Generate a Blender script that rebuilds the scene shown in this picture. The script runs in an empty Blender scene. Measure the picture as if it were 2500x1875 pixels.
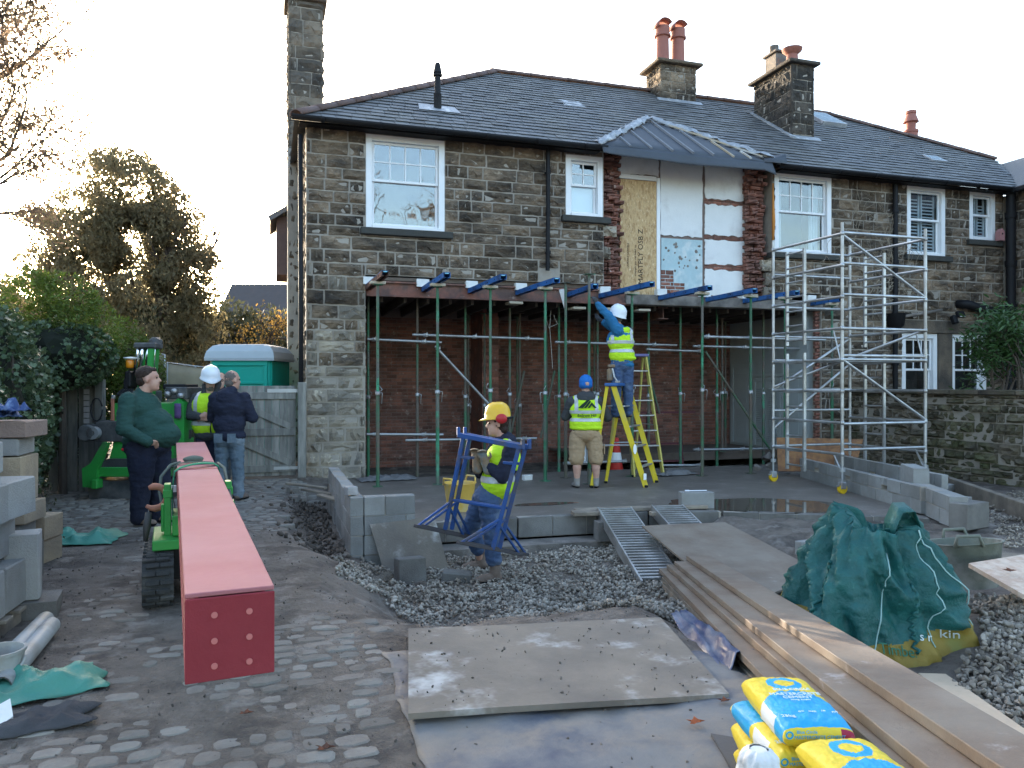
import bpy, bmesh, math, random
import numpy as np
from mathutils import Vector, Matrix, Euler, noise
rng = random.Random(7)
nrng = np.random.default_rng(11)
R = math.radians
sc = bpy.context.scene
col = bpy.data.collections.new('scene'); sc.collection.children.link(col)

# ------------------------------------------------------------ camera, sky, sun, exposure
YAW = R(17.55); S_, K_ = math.sin(YAW), math.cos(YAW)
CAM = (-0.612, -13.55, 1.55); FPX = 1880.0
cam_d = bpy.data.cameras.new('camera'); cam = bpy.data.objects.new('camera', cam_d); sc.collection.objects.link(cam)
cam.location = CAM; cam.rotation_euler = (R(90), 0, -YAW)
cam_d.sensor_width = 36; cam_d.lens = 36 * FPX / 2500; cam_d.clip_start = 0.05; cam_d.clip_end = 3000
sc.camera = cam
SUN_EL = 11.0; SUN_AZ = 14.0   # azimuth in degrees left of the +Y axis
world = bpy.data.worlds.new('World'); sc.world = world; world.use_nodes = True
wn = world.node_tree.nodes; bg = wn['Background']
sky = wn.new('ShaderNodeTexSky'); sky.sky_type = 'NISHITA'; sky.sun_disc = False
sky.sun_elevation = R(SUN_EL); sky.sun_rotation = R(-SUN_AZ)
sky.air_density = 1.0; sky.dust_density = 3.2; sky.ozone_density = 1.2; sky.altitude = 60
world.node_tree.links.new(sky.outputs[0], bg.inputs[0]); bg.inputs[1].default_value = 0.15
sun_d = bpy.data.lights.new('sun', 'SUN'); sun = bpy.data.objects.new('sun', sun_d); sc.collection.objects.link(sun)
sun_d.energy = 2.0; sun_d.angle = R(0.6); sun_d.color = (1.0, 0.86, 0.68)
sdir = Vector((-math.sin(R(SUN_AZ)) * math.cos(R(SUN_EL)), math.cos(R(SUN_AZ)) * math.cos(R(SUN_EL)), math.sin(R(SUN_EL))))
sun.rotation_euler = sdir.to_track_quat('Z', 'Y').to_euler(); sun.location = (0, 0, 30)
vs = sc.view_settings; vs.view_transform = 'Standard'; vs.look = 'None'; vs.gamma = 1; vs.exposure = 2.8
sc.cycles.use_denoising = True; sc.cycles.max_bounces = 7; sc.cycles.diffuse_bounces = 4
sc.cycles.transparent_max_bounces = 8; sc.cycles.sample_clamp_indirect = 6

def at(px, py, X=None, Y=None, Z=None, d=None):
    """a point of the photograph put on the plane X, Y, Z or at depth d (house axes, metres)"""
    u = (px - 1250) / FPX; v = (937.5 - py) / FPX
    r = (S_ + K_ * u, K_ - S_ * u, v)
    t = d if d is not None else (X - CAM[0]) / r[0] if X is not None else (Y - CAM[1]) / r[1] if Y is not None else (Z - CAM[2]) / r[2]
    return Vector((CAM[0] + r[0] * t, CAM[1] + r[1] * t, CAM[2] + r[2] * t))

# ------------------------------------------------------------ materials
MATS = {}
def mat(name, c, rough=.85, var=.18, scale=6, bump=.25, bscale=45, rnd=0, c2=None, mscale=3, mthr=.5, msoft=.12, metal=0, spec=.35,
        coat=0, emit=None, c3=None, m3scale=12, m3thr=.62, m3soft=.06, stretch=None, trans=0, alpha=1, zfade=None, bdist=.02, coords='w'):
    """procedural material: base colour with noise, blotches of c2 / c3, fine bump, per-piece variation"""
    if name in MATS: return MATS[name]
    m = bpy.data.materials.new(name); m.use_nodes = True; nt = m.node_tree; N = nt.nodes; L = nt.links
    b = N['Principled BSDF']; b.inputs['Roughness'].default_value = rough; b.inputs['Metallic'].default_value = metal
    b.inputs['Specular IOR Level'].default_value = spec
    if coat: b.inputs['Coat Weight'].default_value = coat; b.inputs['Coat Roughness'].default_value = .15
    if trans: b.inputs['Transmission Weight'].default_value = trans
    if alpha < 1: b.inputs['Alpha'].default_value = alpha
    if emit: b.inputs['Emission Color'].default_value = (*emit, 1); b.inputs['Emission Strength'].default_value = 1
    if coords == 'w': src = N.new('ShaderNodeNewGeometry').outputs['Position']
    else: src = N.new('ShaderNodeTexCoord').outputs['Object']
    if stretch:
        mp = N.new('ShaderNodeMapping'); mp.inputs['Scale'].default_value = stretch; L.new(src, mp.inputs[0]); src = mp.outputs[0]
    def noi(s, det=4, ro=.6):
        n = N.new('ShaderNodeTexNoise'); n.inputs['Scale'].default_value = s; n.inputs['Detail'].default_value = det
        n.inputs['Roughness'].default_value = ro; L.new(src, n.inputs['Vector']); return n.outputs['Fac']
    def math_(op, a, bb, c_=None):
        q = N.new('ShaderNodeMath'); q.operation = op
        for i, x in enumerate((a, bb, c_)):
            if x is None: continue
            if isinstance(x, (int, float)): q.inputs[i].default_value = x
            else: L.new(x, q.inputs[i])
        return q.outputs[0]
    def ramp(f, thr, soft):
        mr = N.new('ShaderNodeMapRange'); mr.inputs[1].default_value = thr - soft; mr.inputs[2].default_value = thr + soft
        mr.interpolation_type = 'SMOOTHSTEP'; L.new(f, mr.inputs[0]); return mr.outputs[0]
    def mix(f, a, bb, mode='MIX'):
        q = N.new('ShaderNodeMix'); q.data_type = 'RGBA'; q.blend_type = mode
        if isinstance(f, (int, float)): q.inputs[0].default_value = f
        else: L.new(f, q.inputs[0])
        for i, x in ((6, a), (7, bb)):
            if isinstance(x, tuple): q.inputs[i].default_value = (*x, 1)
            else: L.new(x, q.inputs[i])
        return q.outputs[2]
    base = tuple(c)
    if c2: base = mix(ramp(noi(mscale, 5), mthr, msoft), base, tuple(c2))
    if c3: base = mix(ramp(noi(m3scale, 5, .65), m3thr, m3soft), base, tuple(c3))
    if zfade:   # (z0, z1, colour): dirt splashed up from the ground
        sp = N.new('ShaderNodeSeparateXYZ'); L.new(N.new('ShaderNodeNewGeometry').outputs['Position'], sp.inputs[0])
        f = math_('ADD', sp.outputs[2], math_('MULTIPLY', noi(5, 4), zfade[3] if len(zfade) > 3 else .3))
        mr = N.new('ShaderNodeMapRange'); mr.inputs[1].default_value = zfade[0]; mr.inputs[2].default_value = zfade[1]
        mr.inputs[3].default_value = 1; mr.inputs[4].default_value = 0; L.new(f, mr.inputs[0]); base = mix(mr.outputs[0], base, tuple(zfade[2]))
    f = math_('MULTIPLY_ADD', noi(scale, 6, .65), 2 * var, 1 - var)
    if rnd:
        oi = N.new('ShaderNodeObjectInfo').outputs['Random']; av = N.new('ShaderNodeAttribute'); av.attribute_name = 'v'
        q = math_('FRACT', math_('ADD', oi, av.outputs['Fac']), 0)
        f = math_('MULTIPLY', f, math_('MULTIPLY_ADD', q, 2 * rnd, 1 - rnd))
    g = N.new('ShaderNodeCombineXYZ'); [L.new(f, g.inputs[i]) for i in range(3)]
    L.new(mix(1.0, base, g.outputs[0], 'MULTIPLY'), b.inputs['Base Color'])
    if bump:
        bp = N.new('ShaderNodeBump'); bp.inputs['Strength'].default_value = bump; bp.inputs['Distance'].default_value = bdist
        L.new(noi(bscale, 5, .7), bp.inputs['Height']); L.new(bp.outputs[0], b.inputs['Normal'])
    MATS[name] = m
    return m

# ------------------------------------------------------------ mesh building
def mkmesh(name, V, Fc, m=None, smooth=False, attr=None):
    me = bpy.data.meshes.new(name); me.from_pydata([tuple(v) for v in V], [], Fc)
    if m is not None: me.materials.append(m)
    if smooth: me.polygons.foreach_set('use_smooth', [True] * len(me.polygons))
    if attr is not None:
        a = me.attributes.new('v', 'FLOAT', 'FACE'); a.data.foreach_set('value', attr)
    me.update(); return me
def link(name, me, parent=None, kind=None, label=None, cat=None, group=None):
    o = bpy.data.objects.new(name, me); col.objects.link(o)
    if parent is not None: o.parent = parent
    return tag(o, label, cat, group, kind)
def tag(o, label=None, cat=None, group=None, kind=None):
    if label: o['label'] = label
    if cat: o['category'] = cat
    if group: o['group'] = group
    if kind: o['kind'] = kind
    return o
def thing(name, label, cat, loc=(0, 0, 0), rz=0, group=None):
    o = bpy.data.objects.new(name, None); col.objects.link(o); o.empty_display_size = .1
    o.location = loc; o.rotation_euler = (0, 0, rz); return tag(o, label, cat, group)
def copy_tree(o, parent=None):
    c = o.copy(); col.objects.link(c); c.parent = parent
    for ch in o.children: copy_tree(ch, c)
    return c

class MB:
    """collects shapes for ONE mesh"""
    def __init__(s): s.V = []; s.F = []; s.A = []; s.a = 0.0
    def add(s, V, Fc):
        n = len(s.V); s.V += [tuple(v) for v in V]; s.F += [[i + n for i in f] for f in Fc]; s.A += [s.a] * len(Fc); return s
    def box(s, c, d, rot=None, bev=0):
        """centre c, full size d, rot = Matrix/Euler tuple; bev chamfers all vertical+horizontal edges a little"""
        hx, hy, hz = d[0] / 2, d[1] / 2, d[2] / 2
        if bev:
            e = min(bev, hx * .45, hy * .45, hz * .45); V = []
            for sx in (-1, 1):
                for sy in (-1, 1):
                    for sz in (-1, 1):
                        V += [(sx * hx, sy * (hy - e), sz * (hz - e)), (sx * (hx - e), sy * hy, sz * (hz - e)), (sx * (hx - e), sy * (hy - e), sz * hz)]
            ix = lambda a, b, c_, k: ((a * 2 + b) * 2 + c_) * 3 + k
            Fc = []
            for a in (0, 1):
                q = [ix(a, 0, 0, 0), ix(a, 1, 0, 0), ix(a, 1, 1, 0), ix(a, 0, 1, 0)]; Fc.append(q if a else q[::-1])
                q = [ix(0, a, 0, 1), ix(0, a, 1, 1), ix(1, a, 1, 1), ix(1, a, 0, 1)]; Fc.append(q if a else q[::-1])
                q = [ix(0, 0, a, 2), ix(1, 0, a, 2), ix(1, 1, a, 2), ix(0, 1, a, 2)]; Fc.append(q if a else q[::-1])
            for a in (0, 1):
                for b in (0, 1):
                    q = [ix(a, b, 0, 0), ix(a, b, 1, 0), ix(a, b, 1, 1), ix(a, b, 0, 1)]; Fc.append(q if a != b else q[::-1])
                    q = [ix(a, 0, b, 0), ix(a, 0, b, 2), ix(a, 1, b, 2), ix(a, 1, b, 0)]; Fc.append(q if a != b else q[::-1])
                    q = [ix(0, a, b, 1), ix(0, a, b, 2), ix(1, a, b, 2), ix(1, a, b, 1)]; Fc.append(q[::-1] if a != b else q)
            for a in (0, 1):
                for b in (0, 1):
                    for c_ in (0, 1):
                        q = [ix(a, b, c_, 0), ix(a, b, c_, 1), ix(a, b, c_, 2)]; Fc.append(q if (a + b + c_) % 2 else q[::-1])
        else:
            V = [(sx * hx, sy * hy, sz * hz) for sx in (-1, 1) for sy in (-1, 1) for sz in (-1, 1)]
            Fc = [[0, 1, 3, 2], [4, 6, 7, 5], [0, 4, 5, 1], [2, 3, 7, 6], [0, 2, 6, 4], [1, 5, 7, 3]]
        if rot is not None:
            Mx = rot if isinstance(rot, Matrix) else Euler(rot).to_matrix(); V = [Mx @ Vector(v) for v in V]
        return s.add([(v[0] + c[0], v[1] + c[1], v[2] + c[2]) for v in V], Fc)
    def b2(s, p, q, bev=0): return s.box([(p[i] + q[i]) / 2 for i in range(3)], [abs(q[i] - p[i]) for i in range(3)], bev=bev)
    def beam(s, p, q, w, h, up=(0, 0, 1), bev=0):
        """a bar of section w x h from p to q"""
        p, q = Vector(p), Vector(q); z = (q - p); Ln = z.length; z.normalize(); u = Vector(up)
        x = u.cross(z); x = x.normalized() if x.length > 1e-4 else Vector((1, 0, 0)); y = z.cross(x)
        return s.box((p + q) / 2, (w, h, Ln), Matrix((x, y, z)).transposed(), bev)
    def tube(s, p, q, r, r2=None, n=8, cap=True): return s.path([p, q], r, n, cap, [r, r if r2 is None else r2])
    def path(s, P, r, n=8, cap=True, rad=None):
        P = [Vector(p) for p in P]; m = len(P); V = []; Fc = []; px = None
        for i, p in enumerate(P):
            t = (P[min(i + 1, m - 1)] - P[max(i - 1, 0)]).normalized()
            if px is None: px = t.cross(Vector((0, 0, 1)) if abs(t.z) < .9 else Vector((1, 0, 0))).normalized()
            else:
                px = px - t * px.dot(t); px = px.normalized() if px.length > 1e-5 else t.orthogonal().normalized()
            py = t.cross(px); rr = rad[i] if rad else r
            V += [p + (px * math.cos(2 * math.pi * k / n) + py * math.sin(2 * math.pi * k / n)) * rr for k in range(n)]
        for i in range(m - 1):
            for k in range(n): Fc.append([i * n + k, i * n + (k + 1) % n, (i + 1) * n + (k + 1) % n, (i + 1) * n + k])
        if cap: Fc += [list(range(n))[::-1], list(range((m - 1) * n, m * n))]
        return s.add(V, Fc)
    def lathe(s, c, prof, n=16, ax='z', cap=True):
        V = []; Fc = []
        for r, z in prof:
            for k in range(n):
                a = 2 * math.pi * k / n; x, y = r * math.cos(a), r * math.sin(a)
                V.append((c[0] + x, c[1] + y, c[2] + z) if ax == 'z' else (c[0] + x, c[1] + z, c[2] + y) if ax == 'y' else (c[0] + z, c[1] + x, c[2] + y))
        m = len(prof)
        for i in range(m - 1):
            for k in range(n):
                q = [i * n + k, i * n + (k + 1) % n, (i + 1) * n + (k + 1) % n, (i + 1) * n + k]; Fc.append(q[::-1] if ax == 'y' else q)
        if cap: Fc += [list(range(n))[::-1], list(range((m - 1) * n, m * n))]
        return s.add(V, Fc)
    def prism(s, poly, dirv):
        """closed polygon (3D points) pushed along dirv"""
        n = len(poly); P = [Vector(p) for p in poly]; D = Vector(dirv); V = P + [p + D for p in P]
        Fc = [list(range(n)), list(range(n, 2 * n))[::-1]] + [[i, i + n, (i + 1) % n + n, (i + 1) % n] for i in range(n)]
        return s.add(V, Fc)
    def grid(s, fn, nu, nv, closed_u=False):
        V = [fn(i / nu, j / nv) for j in range(nv + 1) for i in range(nu + (0 if closed_u else 1))]
        w = nu + (0 if closed_u else 1)
        return s.add(V, [[j * w + i, j * w + (i + 1) % w, (j + 1) * w + (i + 1) % w, (j + 1) * w + i] for j in range(nv) for i in range(nu)])
    def ico(s, c, r, sub=1, jit=0, sq=(1, 1, 1), rot=None):
        V, Fc = ICO[sub]; out = []
        Mx = Euler(rot).to_matrix() if rot else None
        for v in V:
            k = 1 + rng.uniform(-jit, jit); w = Vector((v[0] * r * k * sq[0], v[1] * r * k * sq[1], v[2] * r * k * sq[2]))
            if Mx: w = Mx @ w
            out.append((w[0] + c[0], w[1] + c[1], w[2] + c[2]))
        return s.add(out, Fc)
    def build(s, name, m, parent=None, smooth=False, kind=None, label=None, cat=None, group=None, loc=None, solid=0, sharp=None):
        me = mkmesh(name, s.V, s.F, m, smooth, s.A if any(s.A) else None)
        if sharp: me.set_sharp_from_angle(angle=R(sharp))
        o = link(name, me, parent, kind, label, cat, group)
        if loc is not None: o.location = loc
        if solid:
            md = o.modifiers.new('thick', 'SOLIDIFY'); md.thickness = solid; md.offset = 0
        return o
def _ico(sub):
    b = bmesh.new(); bmesh.ops.create_icosphere(b, subdivisions=sub, radius=1); b.verts.index_update()
    r = ([tuple(v.co) for v in b.verts], [[v.index for v in f.verts] for f in b.faces]); b.free(); return r
ICO = {i: _ico(i) for i in (1, 2, 3)}

def rough(o, a, seed=0):
    """chips and knocks: shifts the vertices of a mesh a little"""
    r_ = random.Random(seed or len(o.name) * 31 + int(abs(o.location.x) * 977)); me = o.data
    for v in me.vertices:
        k = 3.5 if r_.random() < .12 else 1; v.co += Vector((r_.uniform(-a, a), r_.uniform(-a, a), r_.uniform(-a, a))) * k
    return o
def recenter(o):
    """moves a mesh object's origin to the bottom centre of its mesh"""
    me = o.data; co = np.empty(len(me.vertices) * 3); me.vertices.foreach_get('co', co); co = co.reshape(-1, 3)
    c = np.array([(co[:, 0].min() + co[:, 0].max()) / 2, (co[:, 1].min() + co[:, 1].max()) / 2, co[:, 2].min()])
    me.vertices.foreach_set('co', (co - c).ravel()); me.update(); o.location = Vector(o.location) + Vector(c); return o

# unit pieces whose front face looks towards -Y: rock faced stone, brick, plain block
def unit_piece(seed, relief, nx=3, nz=2, inset=.06):
    """1 x 1 x 1 piece, x,z in [-.5,.5], front at y=0, back at y=1; relief is the unevenness of the face in depth units"""
    r = random.Random(seed); V = []; Fc = []; w = nx + 1
    for j in range(nz + 1):
        for i in range(w):
            x, z = i / nx - .5, j / nz - .5; edge = i in (0, nx) or j in (0, nz)
            if edge: x += r.uniform(-.012, .012); z += r.uniform(-.03, .03); y = .30 + r.uniform(-.05, .05)
            else: x += r.uniform(-.06, .06); z += r.uniform(-.06, .06); y = .1 + r.uniform(-relief, relief)
            V.append((x, y, z))
    g = lambda i, j: j * w + i
    for j in range(nz):
        for i in range(nx): Fc.append([g(i, j), g(i + 1, j), g(i + 1, j + 1), g(i, j + 1)])
    n0 = len(V); ring = [g(i, 0) for i in range(nx + 1)] + [g(nx, j) for j in range(1, nz + 1)] + [g(i, nz) for i in range(nx - 1, -1, -1)] + [g(0, j) for j in range(nz - 1, 0, -1)]
    for k in ring: V.append((V[k][0], 1.0, V[k][2]))
    m = len(ring)
    for k in range(m): Fc.append([ring[k], n0 + k, n0 + (k + 1) % m, ring[(k + 1) % m]])
    return V, Fc
STONES = [unit_piece(i, .62, 5, 3) for i in range(14)]
BRICKS = [unit_piece(50 + i, .03, 2, 2) for i in range(4)]
BOX_U = ([(x, y, z) for x in (-.5, .5) for y in (0, 1) for z in (-.5, .5)], [[0, 1, 3, 2], [4, 6, 7, 5], [0, 4, 5, 1], [2, 3, 7, 6], [0, 2, 6, 4], [1, 5, 7, 3]])

def frame(o, u, n):
    """matrix mapping unit-piece axes (x=u along the wall, y=into the wall, z up) to world"""
    u = Vector(u).normalized(); n = Vector(n).normalized(); z = u.cross(n)
    return Matrix(((u.x, n.x, z.x, o[0]), (u.y, n.y, z.y, o[1]), (u.z, n.z, z.z, o[2]), (0, 0, 0, 1)))
def pieces(parent, name, units, items, Mx, m, limit=300, restname=None, depth=.08, smooth=False):
    """items: (u, z, w, h[, y offset]) on a wall frame Mx. The biggest to the eye become objects, the rest one 'stuff' part"""
    cache = PCACHE.setdefault((name, m.name, id(units)), [mkmesh(name, V, Fc, m, smooth) for V, Fc in units])
    cw = Vector(CAM)
    def size(it):
        p = Mx @ Vector((it[0], 0, it[1])); d = (p - cw); dd = d.length
        ahead = d.x * S_ + d.y * K_; side = abs(d.x * K_ - d.y * S_)
        if ahead < .3 or side > ahead * .72: return -dd
        return math.sqrt(it[2] * it[3]) / dd
    items = sorted(items, key=size, reverse=True)
    inv = parent.matrix_world.inverted() if parent is not None else Matrix()
    if parent is not None:
        inv = Matrix.Translation(parent.location).inverted() if parent.parent is None and not any(parent.rotation_euler) else inv
    rest = MB()
    for k, it in enumerate(items):
        y = it[4] if len(it) > 4 else 0; dp = it[5] if len(it) > 5 else depth
        T = Mx @ Matrix.Translation((it[0], y, it[1])) @ Matrix.Diagonal((it[2], dp, it[3], 1))
        vi = rng.randrange(len(units))
        if k < limit:
            o = bpy.data.objects.new(name, cache[vi]); col.objects.link(o); o.parent = parent; o.matrix_basis = inv @ T
        else:
            rest.a = rng.random(); V, Fc = units[vi]; T2 = inv @ T; rest.add([T2 @ Vector(v) for v in V], Fc)
    if rest.F: rest.build(restname or name + '_field', m, parent, smooth, kind='stuff')
PCACHE = {}
def subtract(rc, holes):
    """rectangle (u0,u1,z0,z1) minus holes -> list of rectangles"""
    out = [rc]
    for h in holes:
        nx = []
        for a in out:
            if a[1] <= h[0] + .005 or a[0] >= h[1] - .005 or a[3] <= h[2] + .005 or a[2] >= h[3] - .005: nx.append(a); continue
            if a[0] < h[0]: nx.append((a[0], h[0], a[2], a[3]))
            if a[1] > h[1]: nx.append((h[1], a[1], a[2], a[3]))
            u0, u1 = max(a[0], h[0]), min(a[1], h[1])
            if a[2] < h[2]: nx.append((u0, u1, a[2], h[2]))
            if a[3] > h[3]: nx.append((u0, u1, h[3], a[3]))
        out = nx
    return [a for a in out if a[1] - a[0] > .05 and a[3] - a[2] > .035]
def coursed(u0, u1, z0, z1, hs, ws, holes=(), gap=.012, seed=1, bond=None):
    """coursed masonry: course heights hs=(min,max), widths ws=(min,max) -> items for pieces()"""
    r = random.Random(seed); items = []; z = z0; k = 0
    while z < z1 - .02:
        h = min(r.uniform(*hs), z1 - z)
        if z1 - z - h < hs[0] * .45: h = z1 - z
        u = u0 - (bond * (k % 2) if bond else r.uniform(0, ws[1] * .6))
        while u < u1 - .01:
            w = r.uniform(*ws)
            a = max(u, u0), min(u + w, u1)
            if u1 - a[1] < ws[0] * .4: a = (a[0], u1)
            if a[1] - a[0] > .04:
                for q in subtract((a[0], a[1], z, z + h), holes):
                    items.append(((q[0] + q[1]) / 2, (q[2] + q[3]) / 2, q[1] - q[0] - gap, q[3] - q[2] - gap))
            u = a[1] if a[1] >= u1 else u + w
        z += h; k += 1
    return items
def wall_panel(mb, u0, u1, z0, z1, holes, y0, y1, Mx):
    """a wall slab with rectangular holes (grid of boxes) into mb"""
    us = sorted({u0, u1, *[min(max(h[i], u0), u1) for h in holes for i in (0, 1)]}); zs = sorted({z0, z1, *[min(max(h[i], z0), z1) for h in holes for i in (2, 3)]})
    for i in range(len(us) - 1):
        run = None
        for j in range(len(zs) - 1):
            cu, cz = (us[i] + us[i + 1]) / 2, (zs[j] + zs[j + 1]) / 2
            if us[i + 1] - us[i] < 1e-4 or zs[j + 1] - zs[j] < 1e-4: continue
            solid = not any(h[0] < cu < h[1] and h[2] < cz < h[3] for h in holes)
            if solid and run is None: run = zs[j]
            if run is not None and (not solid or j == len(zs) - 2):
                top = zs[j + 1] if solid else zs[j]
                V = [Mx @ Vector(p) for p in [(us[i], y0, run), (us[i + 1], y0, run), (us[i + 1], y1, run), (us[i], y1, run), (us[i], y0, top), (us[i + 1], y0, top), (us[i + 1], y1, top), (us[i], y1, top)]]
                mb.add(V, [[0, 3, 2, 1], [4, 5, 6, 7], [0, 1, 5, 4], [1, 2, 6, 5], [2, 3, 7, 6], [3, 0, 4, 7]]); run = None
# ------------------------------------------------------------ scatter helper (numpy)
def scatter(name, units, P, Sc, Rt, m, parent=None, kind='stuff', smooth=False, label=None, cat=None, group=None, attr=True):
    """many small copies of a few unit meshes as ONE mesh. P (n,3), Sc (n,3), Rt (n,3,3)"""
    n = len(P); idx = nrng.integers(0, len(units), n); VV = []; FF = []; AA = []; off = 0
    for k, (V, Fc) in enumerate(units):
        s = np.where(idx == k)[0]
        if not len(s): continue
        V = np.array(V); Fc = np.array(Fc)
        W = np.einsum('nij,nvj->nvi', Rt[s], V[None] * Sc[s][:, None, :]) + P[s][:, None, :]
        VV.append(W.reshape(-1, 3)); FF.append((Fc[None] + (np.arange(len(s)) * len(V))[:, None, None] + off).reshape(-1, Fc.shape[1])); off += len(s) * len(V)
        AA.append(np.repeat(nrng.random(len(s)), len(Fc)))
    VV = np.concatenate(VV); FF = np.concatenate(FF); nf, w = FF.shape
    me = bpy.data.meshes.new(name); me.vertices.add(len(VV)); me.vertices.foreach_set('co', VV.ravel()); me.loops.add(nf * w); me.loops.foreach_set('vertex_index', FF.ravel().astype(np.int32))
    me.polygons.add(nf); me.polygons.foreach_set('loop_start', np.arange(nf, dtype=np.int32) * w)
    if smooth: me.polygons.foreach_set('use_smooth', np.ones(nf, bool))
    me.materials.append(m); me.update(calc_edges=True)
    a = me.attributes.new('v', 'FLOAT', 'FACE'); a.data.foreach_set('value', np.concatenate(AA))
    return link(name, me, parent, kind, label, cat, group)
def rotm(n, tilt=3.2):
    a = nrng.uniform(0, 6.283, n); b = nrng.uniform(-tilt, tilt, n); c = nrng.uniform(-tilt, tilt, n)
    ca, sa, cb, sb, cc, s2 = np.cos(a), np.sin(a), np.cos(b), np.sin(b), np.cos(c), np.sin(c); z = np.zeros(n); o = np.ones(n)
    Rz = np.stack([np.stack([ca, -sa, z], -1), np.stack([sa, ca, z], -1), np.stack([z, z, o], -1)], 1)
    Rx = np.stack([np.stack([o, z, z], -1), np.stack([z, cb, -sb], -1), np.stack([z, sb, cb], -1)], 1)
    Ry = np.stack([np.stack([cc, z, s2], -1), np.stack([z, o, z], -1), np.stack([-s2, z, cc], -1)], 1)
    return Rz @ Rx @ Ry
def rock_units(n, sub, jit, seed):
    r_ = random.Random(seed); out = []
    for _ in range(n):
        V, Fc = ICO[sub]; cl = [(Vector((r_.gauss(0, 1), r_.gauss(0, 1), r_.gauss(0, 1))).normalized(), r_.uniform(.28, .62)) for _ in range(11)]; W = []
        for v in V:
            p = Vector(v) * (1 + r_.uniform(-jit, jit))
            for nn, dd in cl:
                q = p.dot(nn)
                if q > dd: p = p - nn * (q - dd)
            W.append(tuple(p))
        out.append((W, Fc))
    return out
ROCK1 = rock_units(8, 1, .2, 3); ROCK2 = rock_units(10, 2, .05, 4)

# ------------------------------------------------------------ terrain
def sst(a, b, x):
    t = min(1, max(0, (x - a) / (b - a))); return t * t * (3 - 2 * t)
def nz(x, y, s, o=0): return noise.fractal(Vector((x * s, y * s, o)), 1.0, 2.0, 4)
def H0(x, y):
    pit = sst(-8.9, -7.3, y) * sst(-.35, .7, x) * (1 - sst(4.0, 5.4, x)) * (1 - sst(-.6, .3, y))
    tr = math.exp(-((x + .02) / .28) ** 2) * sst(-6.4, -5.0, y) * (1 - sst(-1.4, -.6, y))
    h = -.44 * pit - .28 * tr * (1 - pit)
    rt = sst(4.2, 5.6, x) * (1 - sst(-.6, .3, y)); h += -.16 * rt
    h = min(h, -.26 * sst(1.7, 2.4, x) * (1 - sst(5.0, 6.5, x)) * (1 - sst(-6.5, -5, y)))
    # gravel heap on the right hand side
    h += .34 * math.exp(-(((x - 4.4) / 1.0) ** 2 + ((y + 9.85) / .8) ** 2))
    ins = sst(.9, 1.1, x) * sst(-.2, .2, y) * (1 - sst(10.3, 10.6, x)) * (1 - sst(3.1, 3.4, y)); h = h * (1 - ins) - .32 * ins
    return h
def H(x, y):
    h = H0(x, y); d2 = math.hypot(x + .6, y + 13.5)
    if d2 < 30:
        h += .016 * nz(x, y, 1.3) + .012 * nz(x, y, 4.5, 3)
        wob = sst(-.45, .1, x) * (1 - sst(-.2, .6, x) * (1 if y < -7 else 0)) if -8 < y < -.5 else 0
        h += .05 * nz(x, y, 3.1, 7) * wob
        md = sst(-.7, .3, x) * (1 - sst(2.6, 3.4, x)) * sst(-10.2, -9.4, y) * (1 - sst(-5.2, -4.6, y)); h += md * (.018 * (.4 - abs(nz(x, y, 2.4, 15))) + .012 * nz(x, y, 9, 18))
    return h
def axis(lo, hi, st, far):
    a = list(np.arange(lo, hi + 1e-6, st)); s = st; v = lo; L_ = []
    while v > -far: s *= 1.5; v -= s; L_.append(v)
    s = st; v = hi; Rr = []
    while v < far: s *= 1.5; v += s; Rr.append(v)
    return np.array(L_[::-1] + a + Rr)
gx, gy = axis(-4.5, 9.5, .055, 900), axis(-12.2, .3, .055, 900)
GV = np.array([(x, y, H(x, y)) for y in gy for x in gx]); nx_, ny_ = len(gx), len(gy)
ii = np.arange((nx_ - 1) * (ny_ - 1)); ri, ci = ii // (nx_ - 1), ii % (nx_ - 1); q0 = ri * nx_ + ci
GF = np.stack([q0, q0 + 1, q0 + nx_ + 1, q0 + nx_], -1)
me = bpy.data.meshes.new('ground'); me.vertices.add(len(GV)); me.vertices.foreach_set('co', GV.ravel()); me.loops.add(GF.size); me.loops.foreach_set('vertex_index', GF.ravel().astype(np.int32))
me.polygons.add(len(GF)); me.polygons.foreach_set('loop_start', np.arange(len(GF), dtype=np.int32) * 4); me.polygons.foreach_set('use_smooth', np.ones(len(GF), bool)); me.update(calc_edges=True)
m_mud = mat('trampled_mud', (.19, .16, .135), .88, .42, 9, .9, 22, c2=(.105, .088, .076), mscale=2.4, mthr=.54, msoft=.10, c3=(.28, .25, .22), m3scale=3.2, m3thr=.60, m3soft=.09, bdist=.06, spec=.3)
me.materials.append(m_mud); ground = link('ground', me, kind='structure')

# granite setts sunk in the mud on the left
m_sett = mat('granite_sett', (.235, .22, .195), .9, .25, 14, .5, 60, rnd=.22, c2=(.19, .16, .135), mscale=3, mthr=.5, msoft=.2)
def sett_unit(seed):
    r_ = random.Random(seed); V = []; n = 10
    for k in range(n):
        a = 2 * math.pi * (k + .5) / n; c_, s_ = math.cos(a), math.sin(a); e = .55
        V.append([.5 * math.copysign(abs(c_) ** e, c_) + r_.uniform(-.04, .04), .5 * math.copysign(abs(s_) ** e, s_) + r_.uniform(-.05, .05), 0])
    W = [(x, y, -1) for x, y, _ in V] + [(x, y, -.12) for x, y, _ in V] + [(x * .86, y * .84, r_.uniform(-.03, .03)) for x, y, _ in V] + [(0, 0, .03)]
    Fc = [[k, (k + 1) % n, n + (k + 1) % n, n + k] for k in range(n)] + [[n + k, n + (k + 1) % n, 2 * n + (k + 1) % n, 2 * n + k] for k in range(n)] + [[2 * n + k, 2 * n + (k + 1) % n, 3 * n] for k in range(n)]
    return W, Fc
SETT = [sett_unit(i) for i in range(8)]
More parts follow.
